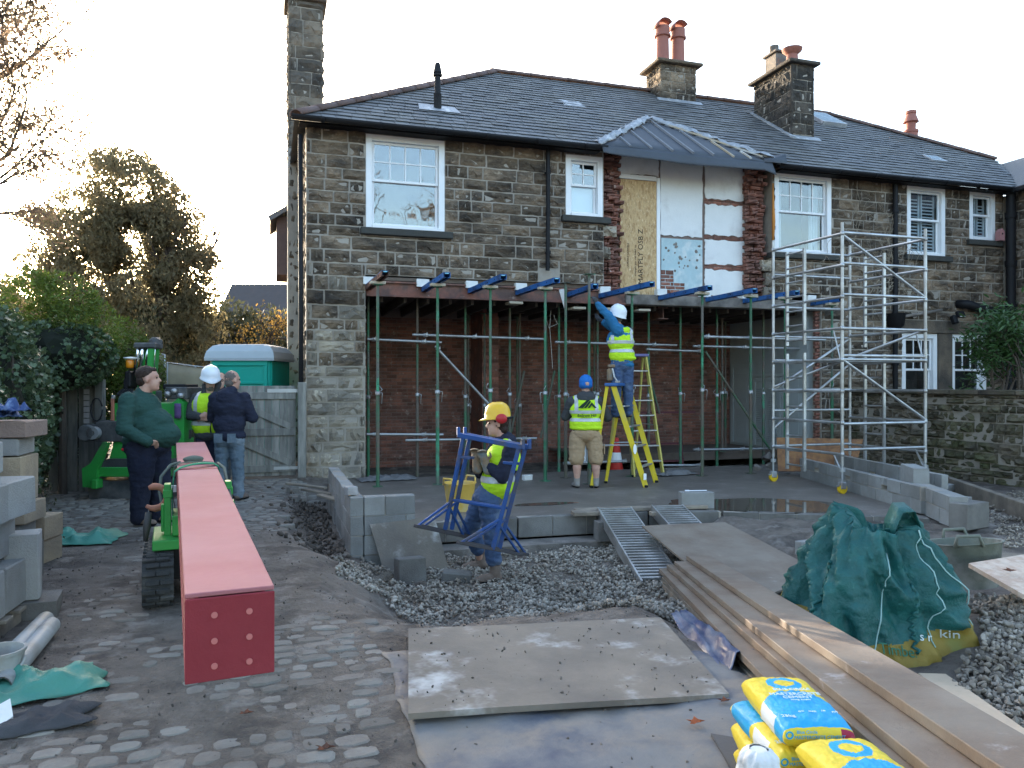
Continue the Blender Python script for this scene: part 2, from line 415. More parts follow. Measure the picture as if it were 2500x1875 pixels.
r_ = random.Random(5); setts = []; y = -11.0; row = 0
while y < -.4:
    h = r_.uniform(.095, .12) if y > -6 else r_.uniform(.10, .135); x = -3.6 - r_.random() * .2; xe = (-.15 if y < -6.5 else -.12 - .45 * sst(-6.5, -5.2, y) * (1 - sst(-2.2, -1.2, y))) + r_.uniform(-.2, .15)
    if y < -8.6: xe += .12
    while x < xe:
        w = r_.uniform(.10, .22); yy = y + .03 * math.sin(x * 1.3)
        vis = .5 + .5 * nz(x * .9, yy * .9, 1.0, 21) + (.35 if y > -4.8 else 0) + (.12 if y < -8.2 and -1.9 < x < -.1 else 0) - (.17 if -8.4 < y < -5.2 else 0) - (.18 if y < -8.2 and x < -1.7 else 0)
        if vis > .55 + r_.uniform(-.10, .10): setts.append((x + w / 2, yy + h / 2, w - .022, h - .022, min(.004, .012 * (vis - .55) - .002)))
        x += w
    y += h; row += 1
pave = link('cobbled_yard', mkmesh('cobbled_yard', [(-3.7, -11.1, -.3), (-.5, -11.1, -.3), (-.5, -.3, -.3), (-3.7, -.3, -.3)], [[0, 1, 2, 3]], m_mud), kind='structure')
smesh = [mkmesh('sett', V, Fc, m_sett, False) for V, Fc in SETT]
setts.sort(key=lambda s: (s[0] - CAM[0]) ** 2 + (s[1] - CAM[1]) ** 2); rest = MB()
for k, (x, y, w, h, up) in enumerate(setts):
    z = max(H(x - w * .3, y), H(x + w * .3, y), H(x, y)) + .002 + up; T = Matrix.Translation((x, y, z)) @ Matrix.Rotation(r_.uniform(-.08, .08), 4, 'Z') @ Matrix.Rotation(r_.uniform(-.03, .03), 4, 'X') @ Matrix.Diagonal((w, h, .09, 1)); vi = r_.randrange(8)
    if k < 300: o = bpy.data.objects.new('sett', smesh[vi]); col.objects.link(o); o.parent = pave; o.matrix_basis = T
    else: rest.a = r_.random(); rest.add([T @ Vector(v) for v in SETT[vi][0]], SETT[vi][1])
rest.build('sett_field', m_sett, pave, kind='stuff')

# ------------------------------------------------------------ gravel
m_grav = mat('limestone_gravel', (.34, .305, .26), .9, .25, 18, .5, 70, rnd=.42, c2=(.21, .175, .14), mscale=2.2, mthr=.55, msoft=.2)
def in_poly(x, y, poly):
    c = False; j = len(poly) - 1
    for i in range(len(poly)):
        if (poly[i][1] > y) != (poly[j][1] > y) and x < (poly[j][0] - poly[i][0]) * (y - poly[i][1]) / (poly[j][1] - poly[i][1]) + poly[i][0]: c = not c
        j = i
    return c
def gravel(name, poly, n, s0, s1, units, label, seed, layers=1, edge=.25):
    r_ = random.Random(seed); xs = [p[0] for p in poly]; ys = [p[1] for p in poly]; P = []; Sz = []
    while len(P) < n:
        x, y = r_.uniform(min(xs), max(xs)), r_.uniform(min(ys), max(ys))
        if not in_poly(x + .12 * nz(x, y, 2, 5), y + .15 * nz(x, y, 2, 9), poly): continue
        if edge and nz(x, y, 1.6, 31) < -.28 and r_.random() < .75: continue
        s = r_.uniform(s0, s1) * (1.25 if r_.random() < .1 else 1); P.append((x, y, H(x, y) + s * .3 + r_.random() * s * layers)); Sz.append((s, s * r_.uniform(.65, .95), s * r_.uniform(.5, .8)))
    return scatter(name, units, np.array(P), np.array(Sz), rotm(n), m_grav, label=label)
pit = [(.35, -5.3), (.9, -4.75), (4.1, -4.75), (4.15, -6.5), (2.9, -7.7), (2.4, -8.5), (1.5, -8.3), (.6, -7.45), (.0, -6.75), (-.05, -5.95)]
gravel('gravel', pit, 13000, .020, .036, ROCK1, 'pale limestone gravel bed in the shallow pit before the slab', 1)
gravel('gravel', [(.9, -7.1), (2.6, -7.0), (2.75, -8.1), (2.2, -8.6), (1.4, -8.3)], 2600, .022, .040, ROCK1, 'loose pale gravel spread at the edge of the brown mud', 2, 1.6)
heap = [(2.75, -10.9), (2.95, -10.3), (3.4, -9.95), (3.95, -9.6), (4.1, -8.95), (5.8, -8.8), (5.9, -10.2), (4.0, -11.5), (2.5, -11.5)]
gravel('gravel', heap, 12000, .017, .036, ROCK2, 'heap of grey angular gravel beside the green builders bag', 3, 1.3, 0)
gravel('gravel', [(6.6, -7.6), (7.6, -6.6), (9.8, -4.4), (11.1, -4.6), (11.1, -7.6)], 6000, .018, .034, ROCK1, 'gravel strip below the mossy stone wall', 4, 1)
# crumbs and pebbles trodden into the mud
n = 6000; P = []; Sz = []; r_ = random.Random(77)
while len(P) < n:
    x, y = r_.uniform(-3.2, 3.4), r_.uniform(-11.2, -4.5)
    s = .004 + .016 * r_.random() ** 4; P.append((x, y, H(x, y) + s * .3)); Sz.append((s, s * .9, s * .6))
scatter('pebbles', ROCK1, np.array(P), np.array(Sz), rotm(n), mat('mud_crumbs', (.13, .11, .095), .9, .3, 10, .3, 40, rnd=.6), label='small pebbles and crumbs trodden into the mud')
n = 900; P = []; Sz = []
while len(P) < n:
    y = r_.uniform(-5.6, -1.2); x = r_.gauss(.0, .2)
    if x > .2: continue
    s = .015 + .06 * r_.random() ** 3; P.append((x, y, H(x, y) + s * .3)); Sz.append((s, s * .9, s * .7))
scatter('soil_clods', ROCK1, np.array(P), np.array(Sz), rotm(n), mat('soil_clod', (.10, .08, .065), .95, .3, 10, .6, 40, rnd=.5), label='loose dark clods of soil in the trench beside the block wall')

# ------------------------------------------------------------ concrete slab and puddle
ZS = -.10
m_slab = mat('wet_muddy_slab', (.17, .145, .12), .55, .2, 2.2, .3, 30, c2=(.12, .10, .085), mscale=.9, mthr=.5, msoft=.25, c3=(.22, .19, .165), m3scale=3, m3thr=.62, m3soft=.15, spec=.5)
front = [(.36, -4.42), (2.3, -4.42), (4.0, -4.5), (4.9, -4.78), (6.0, -5.45), (7.12, -5.98)]
slab_poly = [(.36, -.02)] + front + [(7.4, -5.5), (8.4, -2.0), (8.6, -.02)]
def sheet(poly, z0, z1, name, m, **k):
    mb = MB(); n = len(poly); mb.add([(x, y, z1) for x, y in poly] + [(x, y, z0) for x, y in poly], [list(range(n))[::1], list(range(n, 2 * n))[::-1]] + [[i, n + i, n + (i + 1) % n, (i + 1) % n] for i in range(n)])
    o = mb.build(name, m, **k); bm = bmesh.new(); bm.from_mesh(o.data); bmesh.ops.recalc_face_normals(bm, faces=bm.faces[:]); bm.to_mesh(o.data); bm.free(); return o
sheet(slab_poly, -.32, ZS, 'concrete_slab', m_slab, kind='structure')
m_water = mat('muddy_water', (.085, .07, .055), .04, .1, 2, .02, 3, spec=.6)
def puddle(cx, cy, rx, ry, seed, rot=0):
    r_ = random.Random(seed); pts = []
    for k in range(40):
        a = 2 * math.pi * k / 40; rr = 1 + .28 * noise.noise(Vector((math.cos(a) * 1.4, math.sin(a) * 1.4, seed))); x, y = rx * rr * math.cos(a), ry * rr * math.sin(a)
        pts.append((cx + x * math.cos(rot) - y * math.sin(rot), cy + x * math.sin(rot) + y * math.cos(rot), ZS + .004))
    mb = MB(); mb.add(pts, [list(range(40))]); return mb.build('puddle', m_water, kind='structure')
puddle(5.75, -4.55, 1.25, .62, 3, -.42); puddle(3.0, -3.6, .5, .12, 5)
# ------------------------------------------------------------ materials of the buildings
m_stone = mat('sooty_sandstone', (.24, .178, .122), .9, .42, 14, 1.0, 15, rnd=.45, c2=(.068, .056, .046), mscale=2.2, mthr=.51, msoft=.18, c3=(.32, .262, .20), m3scale=11, m3thr=.64, m3soft=.09, bdist=.07, stretch=(.7, 1, 1.3))  # pale streaks mix worn stone with highlights painted for the rough ridges
m_clean = mat('cleaned_sandstone', (.34, .285, .215), .9, .3, 8, .9, 28, rnd=.38, c2=(.20, .18, .155), mscale=2.0, mthr=.52, msoft=.2, c3=(.45, .39, .30), m3scale=9, bdist=.03)
m_mortar = mat('lime_mortar', (.40, .355, .30), .95, .2, 12, .5, 90, c2=(.28, .25, .215), mscale=1.2, msoft=.25)
m_wing = mat('wing_sandstone', (.21, .165, .12), .9, .25, 9, .8, 26, rnd=.35, c2=(.07, .062, .055), mscale=1.4, mthr=.5, msoft=.25, bdist=.03)
m_brick = mat('red_brick', (.26, .112, .080), .95, .3, 14, .5, 70, rnd=.3, c2=(.17, .09, .072), mscale=3, c3=(.30, .22, .19), m3scale=8, m3thr=.64)
m_bmort = mat('brick_mortar', (.21, .155, .135), .95, .2, 20, .5, 80)
m_slate = mat('roof_slate', (.105, .108, .115), .6, .3, 7, .4, 30, rnd=.24, c2=(.12, .118, .11), mscale=.9, mthr=.55, msoft=.2, c3=(.19, .195, .19), m3scale=3.2, m3thr=.70, m3soft=.1, spec=.5)
m_clay = mat('clay_ridge', (.13, .085, .075), .85, .25, 10, .4, 40, rnd=.25)
m_pot = mat('terracotta_pot', (.29, .115, .09), .8, .2, 8, .3, 30)
m_lead = mat('lead_flashing', (.33, .34, .36), .5, .25, 9, .5, 25, metal=.35, c2=(.6, .6, .6), mscale=6, mthr=.6)
m_black = mat('black_painted_iron', (.010, .010, .012), .6, .2, 10, .2, 30, spec=.25)
m_white = mat('white_window_paint', (.80, .81, .82), .45, .05, 8, .08, 30)
m_sill = mat('dark_stone_sill', (.055, .055, .05), .85, .3, 10, .5, 30)
m_plaster = mat('white_plaster', (.74, .74, .73), .85, .08, 4, .2, 30, c2=(.62, .61, .6), mscale=2.5, mthr=.6)
m_plblue = mat('blue_grey_plaster', (.42, .55, .58), .85, .15, 6, .3, 30, c2=(.6, .66, .66), mscale=5, mthr=.55)
m_osb = mat('osb_board', (.55, .37, .19), .8, .35, 28, .3, 60, c2=(.40, .24, .11), mscale=26, mthr=.55, msoft=.08, c3=(.68, .52, .32), m3scale=34, m3thr=.6, stretch=(1, 1, .45))
m_pale = mat('pale_painted_wall', (.40, .43, .43), .7, .1, 4, .1, 30)
m_palewood = mat('pale_painted_wood', (.42, .46, .46), .55, .06, 6, .08, 30)
m_memb = mat('roof_membrane', (.055, .062, .075), .6, .2, 5, .4, 8, spec=.4)
m_rib = mat('grey_roof_rib', (.20, .21, .23), .7, .2, 9, .2, 40)
m_batten = mat('roof_batten', (.42, .33, .22), .85, .25, 14, .3, 50, c2=(.5, .5, .48), mscale=2)
m_rust = mat('rusty_steel', (.24, .105, .075), .75, .35, 8, .5, 40, c2=(.11, .07, .06), mscale=3, c3=(.4, .3, .26), m3scale=9, m3thr=.68)
m_conc = mat('old_concrete', (.24, .21, .185), .95, .25, 7, .6, 50, c2=(.13, .115, .10), mscale=2.5)
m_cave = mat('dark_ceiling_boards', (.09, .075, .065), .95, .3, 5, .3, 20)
m_rubble = mat('rubble_soil', (.12, .095, .08), .98, .35, 6, 1.0, 20, c2=(.24, .21, .19), mscale=5, mthr=.58, bdist=.05)
m_floorb = mat('old_floor_timber', (.13, .10, .08), .9, .3, 9, .4, 40)
m_curt = mat('white_blind', (.62, .64, .66), .9, .08, 6, .1, 30)
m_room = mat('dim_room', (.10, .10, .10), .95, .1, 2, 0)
def glass_mat(name, fac, tint=(.85, .9, .92)):
    m = bpy.data.materials.new(name); m.use_nodes = True; N = m.node_tree.nodes; L = m.node_tree.links
    N.remove(N['Principled BSDF']); out = N['Material Output']
    t = N.new('ShaderNodeBsdfTransparent'); t.inputs[0].default_value = (*tint, 1)
    g = N.new('ShaderNodeBsdfGlossy'); g.inputs['Roughness'].default_value = .02
    n = N.new('ShaderNodeTexNoise'); n.inputs['Scale'].default_value = 2.2; n.inputs['Detail'].default_value = 1
    gg = N.new('ShaderNodeNewGeometry'); L.new(gg.outputs['Position'], n.inputs['Vector'])
    b = N.new('ShaderNodeBump'); b.inputs['Strength'].default_value = .25; b.inputs['Distance'].default_value = .02; L.new(n.outputs[0], b.inputs['Height']); L.new(b.outputs[0], g.inputs['Normal'])
    mx = N.new('ShaderNodeMixShader'); mx.inputs[0].default_value = fac; L.new(t.outputs[0], mx.inputs[1]); L.new(g.outputs[0], mx.inputs[2]); L.new(mx.outputs[0], out.inputs[0]); return m
m_glass = glass_mat('window_glass', .125)
m_glass2 = glass_mat('thin_window_glass', .10)

# ------------------------------------------------------------ the stone house
house = thing('stone_house', 'two-storey sooty sandstone house with slate roof and opened-up ground floor', 'house')
FR = frame((0, 0, 0), (1, 0, 0), (0, 1, 0))
WINS = [(1.01, 2.41, 4.28, 5.92), (4.75, 5.51, 4.74, 5.90), (9.39, 10.81, 4.29, 5.96), (12.83, 13.90, 4.41, 5.95), (14.61, 15.37, 4.84, 5.96), (12.69, 13.67, 1.0, 2.67), (14.08, 15.10, 1.0, 2.67)]
BAY = (5.53, 9.33, 3.3, 6.4); OPEN = (1.0, 10.55, -1, 3.46)
XR = 15.62
holes = WINS + [BAY, OPEN]
mb = MB(); wall_panel(mb, 0, XR, -.3, 6.02, holes, .032, .32, FR) if False else wall_panel(mb, 0, 7, -.3, 6.02, holes, .032, .32, FR); mb.build('wall', m_mortar, house); mb = MB(); wall_panel(mb, 7, XR, -.3, 6.02, holes, .032, .32, FR); mb.build('wall', m_mortar, house)
sholes = holes + [(w[0] - .1, w[1] + .14, w[2] - .13, w[2]) for w in WINS[:5]] + [(12.5, 15.3, 2.67, 2.97), (13.67, 14.08, .9, 2.67), (4.2, 4.62, 3.46, 3.72)]
st = coursed(0, XR, -.1, 6.0, (.175, .265), (.22, .66), sholes, .031, 5); st = [(a, b, c, d, rng.uniform(-.014, .008)) for a, b, c, d in st]
ragged = [s for s in st]
pieces(house, 'stone', STONES, [s for s in ragged if not (s[0] < 1.1 and s[1] < 2.7 + .9 * math.sin(s[0] * 17 + s[1] * 9))], FR, m_stone, 250, depth=.07)
pieces(house, 'cleaned_stone', STONES, [s for s in ragged if s[0] < 1.1 and s[1] < 2.7 + .9 * math.sin(s[0] * 17 + s[1] * 9)], FR, m_clean, 60, depth=.08)
# broken stones hanging over the opening and at the edges of the pulled-out bay
rag = [(5.66, 4.50, .30, .2), (5.60, 4.08, .16, .22), (9.22, 4.0, .24, .22), (9.30, 3.72, .2, .26), (9.25, 3.45, .2, .22)]
pieces(house, 'broken_stone', STONES, rag, FR, m_clean, 20, depth=.16)
# jamb stones of the pier
pieces(house, 'jamb_stone', STONES, coursed(.04, .3, 0, 3.4, (.2, .25), (.2, .4), (), .02, 9), frame((1.0, 0, 0), (0, 1, 0), (-1, 0, 0)), m_clean, 40, depth=.05)
# left side wall
LF = frame((0, 9, 0), (0, -1, 0), (1, 0, 0))
mb = MB(); wall_panel(mb, 0, 9 - .33, -.3, 6.0, [], .035, .3, LF); mb.build('side_wall', m_mortar, house)
pieces(house, 'side_stone', STONES, coursed(0, 8.96, 0, 6.0, (.205, .25), (.24, .6), (), .022, 15), LF, m_stone, 40, depth=.07)
mb = MB(); mb.b2((.02, 8.7, -.3), (XR, 9, 6)); mb.build('back_wall', m_mortar, house); mb = MB(); mb.b2((XR, .0, -.3), (XR + .09, 8.69, 5.9)); mb.build('end_wall', m_mortar, house); mb = MB(); mb.b2((10.75, .33, 2.9), (XR, 8.6, 3.1)); mb.build('upper_floor', m_cave, house); mb = MB(); mb.b2((10.62, .33, -.3), (10.75, 8.6, 6.0)); mb.build('party_wall', m_bmort, house)
# lintel over twin ground floor windows, mullion
mb = MB(); mb.b2((12.5, -.03, 2.68), (15.3, .2, 2.96), .01); mb.build('lintel', m_wing, house)
mb = MB(); mb.b2((13.68, -.02, .5), (14.07, .2, 2.67), .01); mb.build('mullion', m_wing, house)
for w in WINS[:5]:
    mb = MB(); mb.b2((w[0] - .1, -.07, w[2] - .125), (w[1] + .14, .2, w[2] - .004), .012); mb.build('window_sill', m_sill, house)

def sash(w, cols, rows_top, kind):
    """box sash window: frame, two sashes, glazing bars, panes"""
    x0, x1, z0, z1 = w; t = .105; zm = z0 + (z1 - z0) * .52
    wd = thing('window', None, None); wd.parent = house; wd.name = 'window'
    mb = MB(); y0, y1 = .025, .17
    for p, q in (((x0, y0, z0), (x0 + t, y1, z1)), ((x1 - t, y0, z0), (x1, y1, z1)), ((x0 + t, y0, z1 - t), (x1 - t, y1, z1)), ((x0 + t, y0 - .03, z0), (x1 - t, y1, z0 + .06))): mb.b2(p, q, .004)
    mb.build('frame', m_white, wd)
    a, b = x0 + t + .004, x1 - t - .004
    for zz0, zz1, yy, nc, nr, nm in ((zm - .02, z1 - t - .004, .085, cols, rows_top, 'upper_sash'), (z0 + .064, zm + .02, .125, cols if kind == 'barred' else 1, 2 if kind == 'barred' else 1, 'lower_sash')):
        s_ = .045; mb = MB()
        for p, q in (((a, yy, zz0), (a + s_, yy + .036, zz1)), ((b - s_, yy, zz0), (b, yy + .036, zz1)), ((a + s_, yy, zz1 - s_), (b - s_, yy + .036, zz1)), ((a + s_, yy, zz0), (b - s_, yy + .036, zz0 + s_))): mb.b2(p, q, .003)
        so = mb.build(nm, m_white, wd)
        for i in range(1, nc):
            x = a + s_ + (b - a - 2 * s_) * i / nc; q = MB(); q.b2((x - .011, yy + .003, zz0 + s_), (x + .011, yy + .03, zz1 - s_)); q.build('glazing_bar', m_white, wd)
        for i in range(1, nr):
            z = zz0 + s_ + (zz1 - zz0 - 2 * s_) * i / nr; q = MB(); q.b2((a + s_, yy + .005, z - .011), (b - s_, yy + .028, z + .011)); q.build('glazing_bar', m_white, wd)
        q = MB(); q.b2((a + s_, yy + .015, zz0 + s_), (b - s_, yy + .019, zz1 - s_)); q.build('pane', m_glass if kind != 'clear' else m_glass2, wd)
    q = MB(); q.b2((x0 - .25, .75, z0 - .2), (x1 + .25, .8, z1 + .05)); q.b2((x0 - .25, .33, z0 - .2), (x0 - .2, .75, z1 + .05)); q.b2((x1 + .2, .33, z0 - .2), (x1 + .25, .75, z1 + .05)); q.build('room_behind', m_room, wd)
    return wd
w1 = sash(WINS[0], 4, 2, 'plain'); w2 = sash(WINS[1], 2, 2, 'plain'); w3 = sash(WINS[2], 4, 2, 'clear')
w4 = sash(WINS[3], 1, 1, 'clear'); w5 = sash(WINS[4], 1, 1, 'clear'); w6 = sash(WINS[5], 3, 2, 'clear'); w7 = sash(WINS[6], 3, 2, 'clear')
mb = MB(); mb.b2((1.5, .02, 5.86), (1.9, .05, 5.885)); mb.build('trickle_vent', m_white, w1)
mb = MB(); mb.b2((4.86, .22, 4.8), (5.40, .225, 5.32)); mb.build('blind', m_curt, w2)
for (x0, x1, z0, z1), wd in ((WINS[2], w3),):
    for a, b in ((x0 + .12, x0 + .36), (x1 - .36, x1 - .12)):
        q = MB(); q.grid(lambda u, v: (a + (b - a) * u, .3 + .03 * math.sin(u * 22), z0 + .1 + (z1 - z0 - .2) * v), 24, 1); q.build('curtain', m_curt, wd, True)
for (x0, x1, z0, z1), wd in ((WINS[3], w4), (WINS[4], w5)):
    for a, b in ((x0 + .13, (x0 + x1) / 2 - .02), ((x0 + x1) / 2 + .02, x1 - .13)):
        q = MB(); 
        for xx in (a, b - .035): q.b2((xx, .2, z0 + .1), (xx + .035, .23, z1 - .1))
        q.build('shutter_frame', m_white, wd)
        for k in range(int((z1 - z0 - .3) / .075)):
            z = z0 + .15 + k * .075; s_ = MB(); s_.box(((a + b) / 2, .215, z), (b - a - .075, .06, .009), (R(38), 0, 0)); s_.build('shutter_slat', m_white, wd)

# ground floor front props of the neighbour's windows already in; sign of life: bird box, flood light, pipes
mb = MB(); mb.path([at(1338, 362, Y=-.07), at(1338, 500, Y=-.07), at(1337, 660, Y=-.07)], .04, 10); o = mb.build('downpipe', m_black, house, True, sharp=50)
for z in (5.5, 4.75, 4.0):
    q = MB(); q.lathe((4.36, -.07, z), [(.05, -.03), (.05, .03)], 10); q.b2((4.32, -.05, z - .012), (4.40, .04, z + .012)); q.build('bracket', m_black, o)
mb = MB(); mb.path([(12.40, -.08, 5.9), (12.40, -.08, 1.0), (12.40, -.08, .2)], .055, 10); o = mb.build('downpipe', m_black, house, True, sharp=50)
for z in (5.3, 4.2, 3.05, 2.0):
    q = MB(); q.lathe((12.40, -.08, z), [(.07, -.05), (.075, 0), (.07, .05)], 10); q.build('pipe_collar', m_black, o)
mb = MB(); mb.lathe((12.38, -.12, 2.72), [(.06, 0), (.17, .1), (.2, .34), (.21, .36)], 12); mb.build('hopper_head', m_black, house, True, sharp=40)
mb = MB(); mb.path([(12.62, -.09, 3.02), (13.0, -.08, 3.08), (13.7, -.07, 3.2)], .035, 8); mb.build('waste_pipe', m_conc, house, True)
mb = MB(); mb.path([(15.5, -.18, 3.18), (14.9, -.16, 3.22), (14.35, -.14, 3.34), (14.25, .05, 3.36)], .1, 10); mb.build('soil_branch_pipe', m_black, house, True)
mb = MB(); mb.path([(15.55, -.22, 6.05), (15.55, -.22, 4.0), (15.55, -.22, .1)], .1, 12)
for z in (5.4, 4.3, 3.3, 2.6): mb.lathe((15.55, -.22, z), [(.12, -.07), (.13, .06)], 12)
mb.build('soil_stack', m_black, house, True, sharp=50)
# eave: soffit board, gutter with joints
mb = MB(); mb.b2((-.12, -.2, 5.93), (5.35, .05, 5.96)); mb.build('soffit', m_black, house); mb = MB(); mb.b2((9.4, -.2, 5.93), (XR - .1, .05, 5.96)); mb.build('soffit', m_black, house)
def gutter(x0, x1):
    q = MB(); n = 8
    prof = [(-.36 + .068 * math.cos(math.pi + math.pi * k / n), 5.99 + .075 * math.sin(math.pi + math.pi * k / n)) for k in range(n + 1)]
    q.add([(x, y, z) for x in (x0, x1) for y, z in prof], [[k, k + 1, n + 2 + k, n + 1 + k] for k in range(n)])
    g = q.build('gutter', m_black, house, True, solid=.006)
    x = x0 + .5
    while x < x1:
        j = MB(); j.add([(xx, -.36 + (y + .36) * 1.12, 5.99 + (z - 5.99) * 1.12) for xx in (x - .03, x + .03) for y, z in prof], [[k, k + 1, n + 2 + k, n + 1 + k] for k in range(n)])
        j.build('gutter_joint', m_black, g, True, solid=.004); x += .95
gutter(-.25, 5.42); gutter(9.2, XR - .12)

# ------------------------------------------------------------ roof
TP = 2.95 / 4.35; EA = (-.32, 5.985); PL = math.atan(TP)
RZ = lambda y: EA[1] + TP * (y - EA[0])
def on(x, y, h=0): return Vector((x, y - h * math.sin(PL), RZ(y) + h * math.cos(PL)))
RY = 4.05
mb = MB(); mb.add([on(-.2, -.32), on(XR + .3, -.32), on(17.3, 1.62), on(14.1, RY), on(4.45, RY)], [[0, 1, 2, 3, 4]])
mb.add([on(-.2, -.32), on(4.45, RY), (-.2, 8.6, EA[1])], [[0, 1, 2]])
mb.add([on(4.45, RY), on(14.1, RY), (14.1, 8.6, EA[1]), (-.2, 8.6, EA[1])], [[0, 1, 2, 3]])
mb.add([on(14.1, RY), on(17.3, 1.62), (19, 8.6, EA[1]), (14.1, 8.6, EA[1])], [[0, 1, 2, 3]])
roof = mb.build('roof', m_slate, house)
SLATE = [([(-.5, .2, -.5), (.5, .2, -.5), (.5, .9, .62), (-.5, .9, .62), (-.5, -.25, -.5), (.5, -.25, -.5), (.5, .72, .62), (-.5, .72, .62)], [[4, 5, 6, 7], [0, 4, 7, 3], [1, 2, 6, 5], [0, 1, 5, 4]])]
RF = frame(on(0, EA[0], .035), (1, 0, 0), (0, math.sin(PL), -math.cos(PL)))
SL = (RY - EA[0]) / math.cos(PL); items = []; ex = .21; k = 0; s = .1
while s < SL - .05:
    y = EA[0] + s * math.cos(PL); xl = -.2 + (y + .32) * 1.0635 + .08; xr = XR + .3 + (y + .32) / 1.94 * 1.38 if y < 1.62 else 17.3 - (y - 1.62) / 2.43 * 3.2
    x = xl - (k % 2) * .125; r_ = random.Random(k)
    while x < xr - .15:
        w = .25 + r_.uniform(-.02, .02)
        inb = 1.48 - abs((x + w / 2) - 7.29) * (.98 if x < 7.29 else 1.15)   # bare triangle over the former bay
        if not (y < inb): items.append((x + w / 2, s, w - .008, ex * (1 + r_.uniform(-.03, .03)), r_.uniform(-.004, .004), .02))
        x += w
    s += ex; k += 1
pieces(roof, 'slate', SLATE, items, RF, m_slate, 300, 'slate_field', depth=.02)
def ridge_tiles(p, q, parent, n):
    p, q = Vector(p), Vector(q)
    t = (q - p) / n; d = t.normalized(); sd = d.cross(Vector((0, 0, 1))).normalized(); u = sd.cross(d)
    V = []; m = 6
    me = None
    for i in range(n):
        a = p + t * i; b = p + t * (i + 1.05); mb = MB()
        ring = lambda c, rr: [c + sd * (rr * math.cos(math.pi * k / m)) + u * (rr * .75 * math.sin(math.pi * k / m)) for k in range(m + 1)]
        mb.add(ring(a, .13) + ring(b, .12), [[k, k + 1, m + 2 + k, m + 1 + k] for k in range(m)]); mb.build('ridge_tile', m_clay, parent, True, solid=.018)
ridge_tiles(on(-.18, -.3), on(4.5, RY), roof, 14); ridge_tiles(on(4.42, RY), on(14.1, RY), roof, 20); ridge_tiles(on(14.0, RY), on(17.25, 1.64), roof, 10)
# stripped patch over the former bay: membrane, battens, lead edges
mb = MB(); tri = [on(5.30, -.36, .05), on(8.98, -.40, .05), on(7.29, 1.5, .05)]
def memb(u, v):
    a = tri[0].lerp(tri[1], u); p = a.lerp(tri[2], v); p = p + Vector((0, 0, .015 * math.sin(u * 9) * (1 - v))); return p
mb.grid(memb, 20, 6)
def drape(u, v):
    a = tri[0].lerp(tri[1], u) + Vector((0, -.02, 0)); w = .16 + .06 * math.sin(u * 3.1) + (.1 * max(0, u - .93) / .07)
    return a + Vector((.06 * v * (1 if u > .9 else 0), -.06 * v + .03 * v * math.sin(u * 16), -w * v))
mb.grid(drape, 30, 4); mb.build('membrane', m_memb, roof, True, solid=.004)
mb = MB(); mb.add([on(8.8, -.42, .06), on(9.3, -.45, .1), on(9.32, -.3, .22), on(9.0, -.1, .07)], [[0, 1, 2, 3]]); mb.build('membrane_flap', m_memb, roof, True, solid=.004)
for k, x in enumerate((5.9, 6.35, 6.8, 7.25, 7.7, 8.15, 8.55)):
    yt = 1.5 - abs(x - 7.29) * (.95 if x < 7.29 else 1.12) - .05; mb = MB(); mb.beam(on(x, -.33, .07), on(x, yt, .07), .03, .045, (0, -1, 1)); mb.build('counter_batten', m_rib if k < 5 else m_batten, roof)
for a, b, w in (((7.55, 1.18), (8.9, -.2), .05), ((7.45, 1.36), (9.05, -.22), .05)):
    mb = MB(); mb.beam(on(*a, .09), on(*b, .09), .04, .03); mb.build('loose_batten', m_batten, roof)
def crumple(p, q, w, n, nm):
    p, q = Vector(p), Vector(q); r_ = random.Random(4); off = [[Vector((r_.uniform(-.03, .03), r_.uniform(-.03, .03), r_.uniform(-.02, .05))) for _ in range(5)] for _ in range(n + 1)]
    sd = (q - p).cross(Vector((0, -math.sin(PL), math.cos(PL)))).normalized(); mb = MB()
    mb.grid(lambda u, v: p.lerp(q, u) + sd * (v - .5) * w + off[round(u * n)][round(v * 4)] + Vector((0, 0, .03 * math.sin(v * 3.14))), n, 4); mb.build(nm, m_lead, roof, True, solid=.004)
crumple(on(5.2, -.38, .08), on(7.25, 1.52, .1), .16, 26, 'lead_valley'); crumple(on(7.3, 1.52, .1), on(9.15, -.35, .1), .15, 26, 'lead_valley')
# vent pipe, roof lights
mb = MB(); mb.lathe(on(2.44, .77), [(.075, -.1), (.075, .3), (.08, .31), (.06, .32), (.058, .64), (.088, .65), (.092, .68), (.07, .70), (.085, .71), (.05, .88), (.04, .9)], 14); fl = mb.build('vent_pipe', m_black, roof, True, sharp=40)
mb = MB(); mb.add([on(2.05, .6, .05), on(2.85, .6, .05), on(2.8, .95, .04), on(2.1, .95, .04)], [[0, 1, 2, 3]]); mb.build('flashing', m_lead, fl, solid=.006)
def rooflight(x, y, w, l, h, m):
    mb = MB(); mb.beam(on(x, y, h / 2), on(x, y + l * math.cos(PL), h / 2), w, h, (0, -1, 1)); f = mb.build('roof_light', m_lead, roof)
    mb = MB(); mb.beam(on(x, y + .06, h + .004), on(x, y + l * math.cos(PL) - .06, h + .004), w - .1, .006, (0, -1, 1)); mb.build('pane', m, f)
rooflight(5.75, 1.95, .5, .55, .03, m_lead); rooflight(13.35, 2.95, .75, 1.0, .12, m_glass2); rooflight(14.72, .95, .45, .4, .06, m_glass2)

